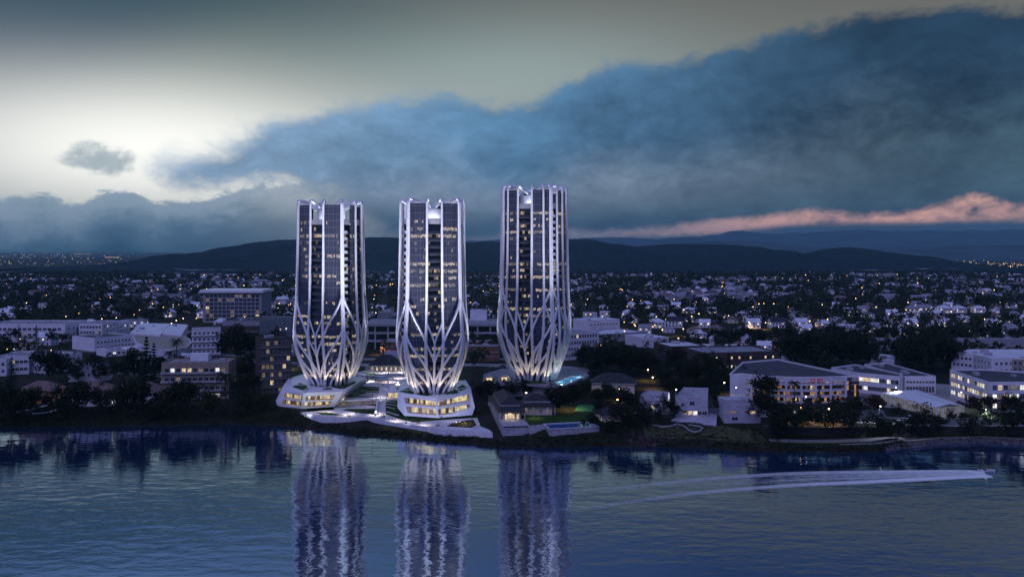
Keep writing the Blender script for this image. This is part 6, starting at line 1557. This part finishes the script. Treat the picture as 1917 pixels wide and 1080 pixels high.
for line in ([(1585, 965), (1592, 963), (1600, 962)], [(1612, 955), (1616, 960), (1622, 964)], [(1598, 955), (1604, 957), (1610, 958)], [(1652, 932), (1658, 940), (1669, 948)]): foam('drifting_foam', line, 1.6, 1.2, .38, .2, FM, .03)
# lamps
cool = [(1377, 724, 'cool white lamp glaring against the end wall of the curved office', 1500), (1507, 741, 'cool white lamp before the middle of the curved office', 1500), (1646, 759, 'cool white lamp on the road beside the dark round trees', 1600), (1675, 724, 'cool white lamp above the left end of the glass hall', 350), (1843, 765, 'cool white lamp on the forecourt before the bright three-storey office', 1600), (1797, 733, 'cool white lamp against the wall of the bright three-storey office', 1100), (1265, 728, 'cool white lamp behind the glowing cube house', 900), (1590, 684, 'cool white lamp over the roof of the angled office wing', 500)]
for a, b, l, e in cool: lamp('lampc', a, b, l, e * 1.5, 'tall cool street lamps')
warm = [(1655, 712, 'warm lamp with an orange glow at the side street behind the glass hall', 1300), (1213, 692, 'brightest warm lamp among dark trees behind the dark-roofed house', 900), (1356, 716, 'small warm lamp left of the curved office', 500), (1067, 741, 'warm lamp in the trees above the garden lawn', 800), (535, 672, 'warm lamp in front of the dim apartments beside the leftmost tower', 1500), (540, 706, 'second warm lamp lower down by the dim apartments', 800), (538, 592, 'warm lamp far behind the leftmost tower on its left side', 900), (718, 612, 'warm lamp on the car-park street left of the middle tower', 900), (889, 613, 'warm lamp in a pair on the car park right of the middle tower', 700), (922, 607, 'warm lamp touching the tallest tower on its left', 900), (713, 647, 'warm lamp by the left rust-brick annex', 700), (929, 654, 'warm lamp at the right end of the right rust-brick annex', 900),
        (132, 618, 'bright warm lamp between the white campus blocks', 1500), (206, 627, 'warm lamp over the white campus wing', 700), (123, 670, 'warm lamp glowing between two round trees on the campus', 1300), (95, 655, 'faint warm lamp left of the glowing campus lamp', 300), (8, 625, 'warm lamp at the left edge by the long white block', 800), (745, 716, 'warm lamp at the foot of the middle tower beside the dark bush', 500), (1222, 706, 'warm lamp low among the lit tree trunks', 700), (1160, 728, 'warm lamp right of the raised pool', 350), (985, 735, 'warm lamp behind the shorter verandah house', 300), (1156, 748, 'warm lamp behind the small garden house', 350), (1552, 765, 'warm lamp lighting shrubs before the curved office', 1500), (1500, 762, 'warm lamp under the curved office palms', 1300)]
for a, b, l, e in warm: lamp('lampw', a, b, l, e * 2.0, 'warm lamps')
# added bollards with unseen spots above them, brightening plaza, walkway and lawn
def fill_spot(x, y, z, e, col=(1, .84, .66), size=.4):
    lt = bpy.data.lights.new('fill_light', 'SPOT'); lt.energy = e * 2.6; lt.spot_size = math.radians(140); lt.spot_blend = .6; lt.color = col; lt.shadow_soft_size = size; lo = bpy.data.objects.new('fill_light', lt); COL.objects.link(lo); lo.location = (x, y, z)
def bollard(px, py, z, label, e, col=(1, .86, .74), h=1.1):
    x, y, _ = at(px, py, z); root = empty('added_bollard', (x, y, z), label, 'bollard light', 'added bollard lights'); mb = MB(); mb.tube([(x, y, z - .1), (x, y, z + h)], [.12, .1], 8); mb.build('post', M['steel'], root)
    mb = MB(); mb.tube([(x, y, z + h), (x, y, z + h + .25)], [.13, .13], 8); mb.build('lens', M['lit_warm'], root)
    fill_spot(x, y, z + h + 2.4, e, col)
for px, py, z, lab, e in ((694, 699, 12, 'added bollard light on the plaza edge near the leftmost tower', 700), (722, 698, 12, 'added bollard light on the plaza in front of the cream hall', 700), (752, 697, 12, 'added bollard light on the plaza close to the middle tower', 700), (690, 714, 12, 'added bollard light below the pink band', 800), (728, 715, 12, 'added bollard light beside the white stair block on the plaza', 800), (745, 708, 12, 'added bollard light by the dark bush on the plaza', 700),
        (712, 745, 8.2, 'added bollard light at the top of the lower steps', 500), (705, 777, 4.5, 'added bollard light where the lower steps meet the river walkway', 600), (740, 788, 4.5, 'added bollard light on the river walkway below the podium corner', 500), (790, 796, 4.5, 'added bollard light on the walkway left of the flower bed', 400), (870, 795, 4.6, 'added bollard light in the flower bed corner', 350), (650, 776, 4.7, 'added bollard light on the walkway under the left podium', 500), (610, 772, 4.8, 'added bollard light at the pointed west end of the walkway', 400),
        (1000, 783, 7.0, 'added bollard light on the garden lawn before the shorter verandah house', 420), (955, 786, 7.05, 'added bollard light on the verandah of the long house', 260)):
    bollard(px, py, z, lab, e * (.6 if px > 940 else 1), (1, .78, .45) if px > 940 else (1, .88, .80))
# ================================================================= houses, trees and lamps of the town
for cx_, cy_, r_ in ((T1C[0], T1C[1], 30), (T2C[0], T2C[1], 30), (T3C[0], T3C[1], 32), (xat(715, 540), 540, 26), (xat(735, 590), 590, 18)): OCC.append((cx_, cy_, r_))
def house_proto(kind, wallm, roofm, w, d, hw, hr, parts=True, lit=.3, seed=0):
    """a house at the origin facing south"""
    O = -3000; root = empty('suburban_house', (0, O, 0)); rnd = random.Random(seed); over = .5
    mb = MB(); wins = []
    for i in range(max(2, int(w / 3.4))): wins.append(('f', ((i + .5) / max(2, int(w / 3.4)) - .5) * w * .92))
    for i in range(2): wins.append(('r', ((i + .5) / 2 - .5) * d * .9)); wins.append(('l', ((i + .5) / 2 - .5) * d * .9))
    mb.box((0, O, hw / 2 - .3), (w, d, hw + .6)); mats = [M[wallm]]
    if kind == 'gable':
        for s in (-1, 1): mb.tri((s * w / 2, O - d / 2, hw), (s * w / 2, O + d / 2, hw), (s * w / 2, O, hw + hr * .92))
    if not parts:
        mats = [M[wallm], M['glassdark'], M['lit_warm'], M['lit_cool']]
    st = [1.0] if hw < 5 else [1.0, 3.9]
    def wq(side, u, z, g=.03):
        ww, wh = .75, .75
        if side == 'f': return [(u - ww, O - d / 2 - g, z), (u + ww, O - d / 2 - g, z), (u + ww, O - d / 2 - g, z + 1.5), (u - ww, O - d / 2 - g, z + 1.5)]
        s = 1 if side == 'r' else -1
        return [(s * (w / 2 + g), O + u - ww * s, z), (s * (w / 2 + g), O + u + ww * s, z), (s * (w / 2 + g), O + u + ww * s, z + 1.5), (s * (w / 2 + g), O + u - ww * s, z + 1.5)]
    if not parts:
        for sd, u in wins:
            for z in st: mb.quad(*wq(sd, u, z), rnd.choice((2, 2, 3)) if rnd.random() < lit else 1)
    mb.build('wall', mats, root)
    if parts:
        for sd, u in wins:
            if sd == 'l': continue
            for z in st:
                q = MB(); c = wq(sd, u, z); q.quad(*c, 1)
                for a, b in zip(c, c[1:] + c[:1]): q.beam(a, b, .1, .1, 0)
                q.build('window', [M['pale'], M[rnd.choice(('lit_warm', 'lit_warm', 'lit_cool')) if rnd.random() < lit else 'glassdark']], root)
        q = MB(); q.box((w * .3, O - d / 2 - .04, 1.05), (1.0, .1, 2.1)); q.build('door', M['timber'], root)
    r = MB(); a, b = w / 2 + over, d / 2 + over
    c = [(-a, O - b, hw), (a, O - b, hw), (a, O + b, hw), (-a, O + b, hw)]
    if kind == 'flat':
        r.prism([p[:2] for p in c], hw, hw + .5, bottom=True)
    else:
        e = a if kind == 'gable' else max(0.3, a - b); p0, p1 = (-e, O, hw + hr), (e, O, hw + hr)
        r.quad(c[0], c[1], p1, p0); r.quad(c[2], c[3], p0, p1)
        if kind != 'gable': r.tri(c[1], c[2], p1); r.tri(c[3], c[0], p0)
        r.quad(c[3], c[2], c[1], c[0])
    ro = r.build('roof', M[roofm], root)
    if parts and kind != 'flat': q = MB(); q.box((-w * .22, O + d * .12, hw + hr * .8), (.8, .8, 1.8)); q.build('chimney', M['brick'], ro)
    reg(root); return root
HK = []
for i, (kind, wm, rm, w, d, hw, hr) in enumerate((('gable', 'render', 'roofwhite', 13, 10, 5.8, 4.2), ('hip', 'render', 'roofgrey', 15, 11, 4.0, 3.4), ('gable', 'pale', 'roofgrey', 14, 10, 6.4, 3.8), ('hip', 'cream', 'tile', 15, 12, 4.2, 3.6), ('flat', 'render', 'roofwhite', 18, 11, 6.5, 0), ('hip', 'pale', 'roofwhite', 16, 12, 6.2, 3.6), ('gable', 'render', 'slate', 14, 10, 6.2, 4.4), ('flat', 'pale', 'roofgrey', 22, 12, 7.0, 0))):
    desc = {'roofwhite': 'white', 'roofgrey': 'grey', 'tile': 'red-tiled', 'slate': 'dark'}[rm] + ' ' + {'gable': 'gabled', 'hip': 'hipped', 'flat': 'flat'}[kind]
    HK.append((desc, house_proto(kind, wm, rm, w, d, hw, hr, True, .28, i), house_proto(kind, wm, rm, w, d, hw, hr, False, .34, i + 50)))
HUSED = set()
def sector(px):
    if px < 300: return 'at the far left'
    if px < 555: return 'left of the leftmost tower'
    if px < 748: return 'between left and middle towers'
    if px < 935: return 'between middle and tallest towers'
    if px < 1240: return 'right of the tallest tower'
    if px < 1600: return 'above the curved office'
    return 'at the far right'
rows = [(655, 30), (700, 27), (745, 25), (795, 25), (850, 24), (910, 24), (975, 24), (1045, 24), (1120, 24), (1205, 25), (1300, 27)]
HOUSES = []; hr_ = random.Random(42)
for ri, (Y, pitch) in enumerate(rows):
    xx = xat(-30, Y)
    while xx < xat(1945, Y):
        xx += pitch * hr_.uniform(.75, 1.35); yy = Y + hr_.uniform(-9, 9); px = xx / yy * FOC + PCX
        if hr_.random() < (.46 if px < 1240 else .40): continue
        if not free(xx, yy, 9): continue
        HOUSES.append((ri, xx, yy, px, hr_.choice((0, 0, 1, 2, 2, 3, 4, 5, 5, 6, 7)), hr_.choice((0, 0, 0, math.pi / 2, -math.pi / 2)) + hr_.uniform(-.25, .25), hr_.uniform(.82, 1.15))); OCC.append((xx, yy, 9))
HOUSES = HOUSES[:285]
cnt = {}
for ri, xx, yy, px, k, rz, s in sorted(HOUSES, key=lambda h: (h[0], h[3])):
    s_ = sector(px); c = cnt[(ri, s_)] = cnt.get((ri, s_), 0) + 1
    lab = '%s house, %s from left in the %s house row %s' % (HK[k][0], ordinal(c), ordinal(ri + 1), s_)
    p = HK[k][1] if ri < 4 else HK[k][2]
    if p.name not in HUSED:
        HUSED.add(p.name); p.location = (xx, yy, GZ); p.rotation_euler = (0, 0, rz); p.scale = (s,) * 3; tag(p, lab, 'house', 'houses of the town')
    else:
        p['category'] = 'house'; dup(p, (xx, yy, GZ), rz, s, lab, 'houses of the town')
for d_, p1, p2 in HK:
    for p in (p1, p2):
        if p.name not in HUSED:
            for c in CH[p.name]:
                for g in CH.get(c.name, []): bpy.data.objects.remove(g)
                bpy.data.objects.remove(c)
            bpy.data.objects.remove(p)
# everything beyond: too many to count
rnd = random.Random(77); mb = MB(); mats = [M['render'], M['roofwhite'], M['roofgrey'], M['tile'], M['lit_warm'], M['lit_cool'], M['pale'], M['roofdark'], M['grey']]
FAR_LAMPS = []
for k in range(2300):
    Y = 1390 + 1750 * rnd.random() ** 1.15; x = rnd.uniform(xat(-40, Y), xat(1955, Y))
    if noise.noise((x * .0035, Y * .0035, 7.0)) < -.10: continue
    w, d, h = rnd.uniform(10, 20), rnd.uniform(9, 13), rnd.uniform(4, 8); r = rnd.choice((0, math.pi / 2)) + rnd.gauss(0, .2)
    if rnd.random() < .06: w *= 2.4; h *= 1.5
    ca, sa = math.cos(r), math.sin(r)
    def W(a, b, z): return (x + a * ca - b * sa, Y + a * sa + b * ca, GZ + z)
    wm = rnd.choice((6, 6, 8, 8)); rm = rnd.choice((1, 2, 2, 2, 3, 7, 7)); a, b = w / 2, d / 2; hr2 = rnd.choice((0.4, 3, 3.6, 4))
    c = [W(-a, -b, h), W(a, -b, h), W(a, b, h), W(-a, b, h)]; g = [W(-a, -b, -1), W(a, -b, -1), W(a, b, -1), W(-a, b, -1)]
    for i in range(4): mb.quad(g[i], g[(i + 1) % 4], c[(i + 1) % 4], c[i], wm)
    p0, p1 = W(-a * .8, 0, h + hr2), W(a * .8, 0, h + hr2)
    mb.quad(c[0], c[1], p1, p0, rm); mb.quad(c[2], c[3], p0, p1, rm); mb.tri(c[1], c[2], p1, rm); mb.tri(c[3], c[0], p0, rm)
    for i in range(4):
        if rnd.random() < .17:
            A, B = Vector(g[i]), Vector(g[(i + 1) % 4]); t = rnd.uniform(.2, .7); e = (B - A).normalized(); nn = Vector((e.y, -e.x, 0)) * .06
            p = A.lerp(B, t) + nn + Vector((0, 0, 2)); mb.quad(p, p + e * 1.8, p + e * 1.8 + Vector((0, 0, 1.6)), p + Vector((0, 0, 1.6)), rnd.choice((4, 4, 5)))
tag(mb.build('distant_suburb', mats), kind='stuff')
# far tree cover as leaf clumps
mb = MB(); rnd = random.Random(3)
for k in range(12500):
    Y = 640 + 2560 * rnd.random() ** .8; x = rnd.uniform(xat(-50, Y), xat(1970, Y))
    dn = noise.noise((x * .004, Y * .004, 2.0)) + .35 * noise.noise((x * .015, Y * .015, 5.0))
    if dn < -.20: continue
    if Y < 1400 and not free(x, Y, 1.0): continue
    h = rnd.uniform(7, 17); w = h * rnd.uniform(.7, 1.15); nq = 46 if Y < 1100 else (26 if Y < 1700 else 13); sz = (.10 if Y < 1100 else (.14 if Y < 1700 else .21)) * w
    m = 0 if rnd.random() < .8 else 1
    for q in range(nq):
        d = Vector((rnd.gauss(0, 1), rnd.gauss(0, 1), rnd.gauss(.2, 1))).normalized() * rnd.uniform(.5, 1)
        leaf_quad(mb, (x + d.x * w / 2, Y + d.y * w / 2, GZ + h * .56 + d.z * h * .42), sz * rnd.uniform(.7, 1.3), rnd, m)
tag(mb.build('distant_woods', [M['leaf'], M['leaf_pale']]), kind='stuff')
# trees on the lower hill flanks
# near trees, each placed from the photograph: (kind, px, py of the foot, height in px, zone)
T = []
def tr(kind, px, py, hpx, z=None, zone=None): T.append((kind, px, py, hpx, z, zone))
ZL = 'on the left riverbank'; ZC = 'on the campus slope at left'; ZM = 'around the verandah houses'; ZR = 'between the cube houses and curved office'; ZP = 'along the riverside path at right'; ZF = 'along the road at right'; ZB = 'in the dark belt behind the right-hand offices'; ZD = 'right of the tallest tower'
for k, px, py, h in (('broad0', 94, 718, 62), ('broad1', 146, 716, 46), ('broad1', 190, 715, 46), ('broad2', 232, 716, 40), ('fir0', 22, 726, 52), ('fir1', 68, 648, 34), ('street0', 98, 648, 26), ('street1', 124, 650, 24), ('fir1', 145, 646, 30), ('fir0', 274, 722, 82), ('fir0', 288, 716, 66), ('broad2', 252, 722, 66), ('pale0', 213, 716, 44), ('pale0', 118, 712, 34),
                     ('fir1', 36, 640, 30), ('street1', 24, 642, 24), ('palm0', 330, 690, 56), ('palm0', 316, 700, 44), ('broad0', 300, 712, 44), ('broad1', 345, 700, 38), ('broad2', 440, 676, 66), ('broad0', 462, 680, 58), ('broad2', 422, 672, 40), ('broad1', 476, 700, 44), ('broad0', 460, 718, 40), ('broad1', 110, 700, 40), ('broad0', 8, 690, 36), ('broad2', 176, 690, 26), ('palm0', 372, 690, 30), ('broad1', 500, 632, 34), ('street0', 516, 660, 30)): tr(k, px, py, h, None, ZC)
for k, px, py, h in (('broad0', 28, 794, 66), ('broad2', 62, 788, 60), ('broad1', 4, 790, 80), ('broad1', 112, 790, 52), ('broad0', 152, 790, 74), ('broad2', 182, 780, 50), ('broad0', 258, 783, 72), ('broad1', 238, 770, 48), ('pale0', 208, 778, 52), ('fir0', 266, 776, 88), ('broad0', 330, 780, 64), ('broad1', 305, 776, 50), ('broad2', 352, 772, 56), ('pale0', 388, 784, 56), ('palm0', 424, 772, 74), ('pale0', 404, 786, 52), ('fir1', 446, 782, 56), ('broad1', 470, 772, 44), ('pale0', 484, 780, 42), ('pale0', 500, 774, 36), ('broad1', 288, 790, 44), ('street0', 90, 776, 36), ('broad1', 442, 748, 40), ('broad0', 470, 742, 40)): tr(k, px, py, h, None, ZL)
for k, px, py, h in (('broad1', 882, 688, 33), ('broad0', 912, 748, 36), ('broad1', 898, 744, 26), ('broad1', 956, 744, 34), ('broad2', 984, 744, 32), ('broad1', 1018, 742, 30), ('pale0', 1040, 756, 30), ('broad0', 1052, 776, 52), ('broad2', 1072, 772, 50), ('broad1', 1034, 772, 36), ('street0', 1116, 812, 34), ('pale0', 1092, 808, 24), ('broad1', 1094, 742, 30), ('broad0', 1116, 762, 34), ('broad2', 1140, 764, 46), ('broad1', 1128, 780, 34), ('rust0', 1110, 756, 24), ('broad1', 756, 722, 14), ('broad1', 1004, 738, 24), ('broad2', 934, 742, 26), ('broad0', 1076, 746, 26), ('street1', 1160, 792, 26)): tr(k, px, py, h, None, ZM)
for k, px, py, h in (('broad0', 1200, 806, 46), ('broad1', 1182, 800, 44), ('broad2', 1170, 784, 56), ('street0', 1250, 790, 40), ('broad1', 1238, 794, 30), ('broad1', 1262, 782, 30), ('broad0', 1440, 762, 58), ('broad2', 1432, 800, 66), ('broad1', 1448, 806, 56), ('broad1', 1345, 766, 30), ('broad0', 1336, 752, 30), ('street1', 1350, 778, 26), ('broad1', 1192, 770, 34), ('broad2', 1152, 800, 40), ('broad1', 1140, 814, 30)): tr(k, px, py, h, None, ZR)
for k, px, py, h in (('street0', 1474, 810, 44), ('street1', 1498, 812, 42), ('street0', 1518, 812, 46), ('street1', 1542, 812, 40), ('street0', 1566, 818, 46), ('street1', 1590, 812, 38), ('street0', 1640, 818, 34), ('street1', 1676, 826, 34), ('street0', 1662, 816, 24), ('street0', 1730, 822, 46), ('street1', 1716, 818, 32), ('street1', 1758, 812, 28), ('street1', 1814, 822, 30), ('street0', 1850, 818, 38), ('street1', 1884, 818, 32), ('street0', 1908, 824, 50), ('broad1', 1462, 812, 50)): tr(k, px, max(py + 3, 820 - (4 if px > 1700 else 0)), h + 7, None, ZP)
for k, px, py, h in (('palm0', 1488, 762, 50), ('fir1', 1534, 772, 40), ('broad1', 1582, 776, 36), ('street0', 1608, 784, 34), ('rust0', 1634, 782, 40), ('street0', 1677, 790, 28), ('pale0', 1598, 780, 30), ('street0', 1779, 796, 24), ('street1', 1804, 797, 24), ('rust0', 1820, 776, 34), ('broad1', 1840, 778, 34), ('rust0', 1852, 776, 34), ('broad1', 1876, 776, 32), ('broad0', 1896, 776, 36), ('broad1', 1914, 780, 34), ('rust0', 1648, 776, 30), ('street1', 1560, 772, 24), ('pale0', 1528, 768, 22), ('street1', 1516, 766, 16)): tr(k, px, py, h, None, ZF)
for i in range(15): tr(('broad0', 'broad2', 'broad1')[i % 3], 1470 + i * 11.5 + (i % 3) * 3, 680 + (i * 7) % 9, 44 + (i * 13) % 20, None, ZB)
for i in range(13): tr(('broad2', 'broad0', 'fir0')[i % 3], 1684 + i * 8 + (i % 2) * 4, 684 + (i * 5) % 22, 44 + (i * 17) % 26, None, ZB)
for i in range(16): tr(('broad1', 'broad0', 'broad2')[i % 3], 1330 + i * 17 + (i % 3) * 4, 640 + (i * 11) % 14, 28 + (i * 7) % 14, None, ZB)
for i in range(18): tr(('broad0', 'broad1')[i % 2], 1600 + i * 18 + (i % 3) * 5, 636 + (i * 7) % 6, 20 + (i * 7) % 12, None, ZB)
for i in range(12): tr(('broad0', 'broad2', 'broad1')[i % 3], 1090 + i * 10 + (i % 3) * 3, 690 + (i * 7) % 16, 38 + (i * 13) % 18, None, ZD)
for i in range(16): tr(('broad0', 'broad2', 'broad1', 'fir1')[i % 4], 1206 + i * 10.5 + (i % 3) * 4, 700 + (i * 7) % 34, 34 + (i * 11) % 20, None, ZD)
for i in range(8): tr(('broad1', 'broad0')[i % 2], 1250 + i * 13, 736 + (i * 5) % 8, 26 + (i * 7) % 10, None, ZD)
KD = dict(broad0='broad round-crowned dark tree', broad1='compact dark tree', broad2='tall dark tree', pale0='pale olive loose-crowned tree', street0='round-topped small tree', street1='low rounded small tree', rust0='rusty brown tree', fir0='tall layered conifer', fir1='short layered conifer', palm0='palm with drooping fronds')
order = {}; TR = sorted(T, key=lambda t: (t[5], t[0], t[1])); tot = {}
for t in TR: tot[(t[5], t[0])] = tot.get((t[5], t[0]), 0) + 1
trr = random.Random(8)
for kind, px, py, hpx, z, zone in TR:
    y = 385.0                                    # walk along the sight line until it meets the ground
    while y < 900 and CAMZ - (py - HOR) / FOC * y > (gz(xat(px, y), y) if y > shore_y(xat(px, y)) else -5): y += .5
    x = xat(px, y)
    if y < shore_y(x) + 1.5: y = shore_y(x) + 2.0
    zz_ = gz(x, y)
    H = hpx / FOC * y * 1.12; s = H / PHEIGHT[kind]
    k = order[(zone, kind)] = order.get((zone, kind), 0) + 1; n = tot[(zone, kind)]
    lab = '%s%s %s' % (KD[kind], '' if n == 1 else ', %s from left' % ordinal(k), zone)
    place(kind, (x, y, zz_ - .1), trr.random() * 6.28, s, lab, 'trees ' + zone)
    OCC.append((x, y, 3))
# undergrowth along the bank
mb = MB(); rnd = random.Random(31)
M['bloomshrub'] = mat('mauve_flowering_shrub', (0.16, 0.10, 0.13), 0.85, 0.4, 0.6)
for k in range(1500):
    px = rnd.uniform(-60, 1660); x = xat(px, 430); d = rnd.uniform(.3, 9 if px < 1430 else 4) ; y = shore_y(x) + d
    if 560 < px < 930 and d > 12: continue
    if 935 < px < 995 and d > 6: continue
    r = rnd.uniform(.6, 1.7) * (1.3 if px < 560 else 1.0); z = gz(x, y); m = 1 if rnd.random() < .42 else 0
    if 1170 < px < 1260 and rnd.random() < .4: m = 2
    for q in range(16):
        e = Vector((rnd.gauss(0, 1), rnd.gauss(0, 1), abs(rnd.gauss(0, .8)))).normalized() * r * rnd.uniform(.4, 1)
        leaf_quad(mb, (x + e.x, y + e.y, z + e.z), rnd.uniform(.18, .42), rnd, m)
for k in range(1700):
    px = rnd.choice((rnd.uniform(-60, 560), rnd.uniform(-60, 560), rnd.uniform(1120, 1440), rnd.uniform(1440, 2000))); x = xat(px, 440); d = rnd.uniform(8, 26) if px < 1440 else wall_d(x) - rnd.uniform(.6, 2.2); y = shore_y(x) + d; r = rnd.uniform(.6, 1.7) if px < 1440 else rnd.uniform(.5, 1.1); z = gz(x, y)
    if px < 1440 and not free(x, y, .2): continue
    for q in range(14):
        e = Vector((rnd.gauss(0, 1), rnd.gauss(0, 1), abs(rnd.gauss(0, .7)))).normalized() * r * rnd.uniform(.4, 1)
        leaf_quad(mb, (x + e.x, y + e.y, z + e.z), rnd.uniform(.18, .4), rnd, 1 if rnd.random() < .4 else 0)
tag(mb.build('bank_undergrowth', [M['leaf'], M['leaf_pale'], M['bloomshrub']]), kind='stuff')
# lamps of the town further off
rnd = random.Random(19); lp = [(1433, 604), (1447, 602), (1461, 600), (1516, 601), (1531, 599), (1540, 601), (1549, 598), (1270, 633), (1240, 617), (1215, 611), (1246, 598), (1295, 592), (1364, 591), (1446, 622), (1457, 612), (1780, 642), (1900, 602), (1412, 650), (1422, 648), (330, 600), (343, 596), (321, 605), (305, 611), (152, 548), (268, 545), (400, 560), (700, 560), (905, 545), (918, 560), (1100, 560), (1130, 575), (1170, 566), (1175, 594), (1590, 590), (1640, 575), (1700, 566), (1755, 560), (1850, 590), (60, 575), (90, 590), (215, 580), (450, 590), (120, 612), (1326, 606), (1395, 595)]
while len(lp) < 120:
    px, py = rnd.uniform(0, 1917), rnd.uniform(535, 620)
    if all(abs(px - a) + abs(py - b) > 14 for a, b in lp) and not (545 < px < 690 or 740 < px < 880 or 925 < px < 1075): lp.append((px, py))
cnt = {}
for px, py in sorted(lp):
    b = 'far' if py < 575 else 'nearer'; key = (b, sector(px)); cnt[key] = cnt.get(key, 0) + 1
    near = py > 598
    x, y, _ = at(px, py, GZ + 7.2)
    lamp('lampw', px, py, 'town street lamp, %s from left among the %s lamps %s' % (ordinal(cnt[key]), b, sector(px)), 3200 if near else 0, 'street lamps of the town', sc=1.0)
    if True:
        pass
mb = MB(); rnd = random.Random(91)
for k in range(520):
    Y = 700 + 2300 * rnd.random() ** 1.2; x = rnd.uniform(xat(-20, Y), xat(1935, Y)); s = rnd.uniform(.35, .8) * (Y / 1400) ** .8
    mb.sphere((x, Y, GZ + rnd.uniform(5, 9)), s, 0 if rnd.random() < .78 else 1, 4)
tag(mb.build('distant_street_lights', [M['lamp_street'], M['lamp_far_cool']]), kind='stuff')
# lights of towns beyond the plain
mb = MB(); rnd = random.Random(23)
def far_light(px, py, r=1.0, m=0):
    z = 9.0; x, y, _ = at(px, py, z); s = y / 7000 * 2.1 * r; mb.sphere((x, y, z + s * .4), s, m, 4)
for k in range(150):
    px = abs(rnd.gauss(0, 150)); py = rnd.choice((476, 480, 483, 488, 494)) + rnd.gauss(0, 1.6)
    if px < 420: far_light(px, max(474.5, py), rnd.uniform(.4, 1.0), 0 if rnd.random() < .6 else 1)
for k in range(20): far_light(140 + k * 1.6, 470 + 5.5, .6, 0); far_light(198 + k * 1.3, 482, .7); far_light(335 + k * 2, 478 + rnd.random(), .6)
for k in range(85): px = 1930 - abs(rnd.gauss(0, 85)); far_light(px, 488 + (px - 1770) * .07 + rnd.gauss(0, 4.5), rnd.uniform(.6, 1.3), 0 if rnd.random() < .8 else 1)
tag(mb.build('distant_town_lights', [M['lamp_far'], M['lamp_far_cool']]), kind='stuff')
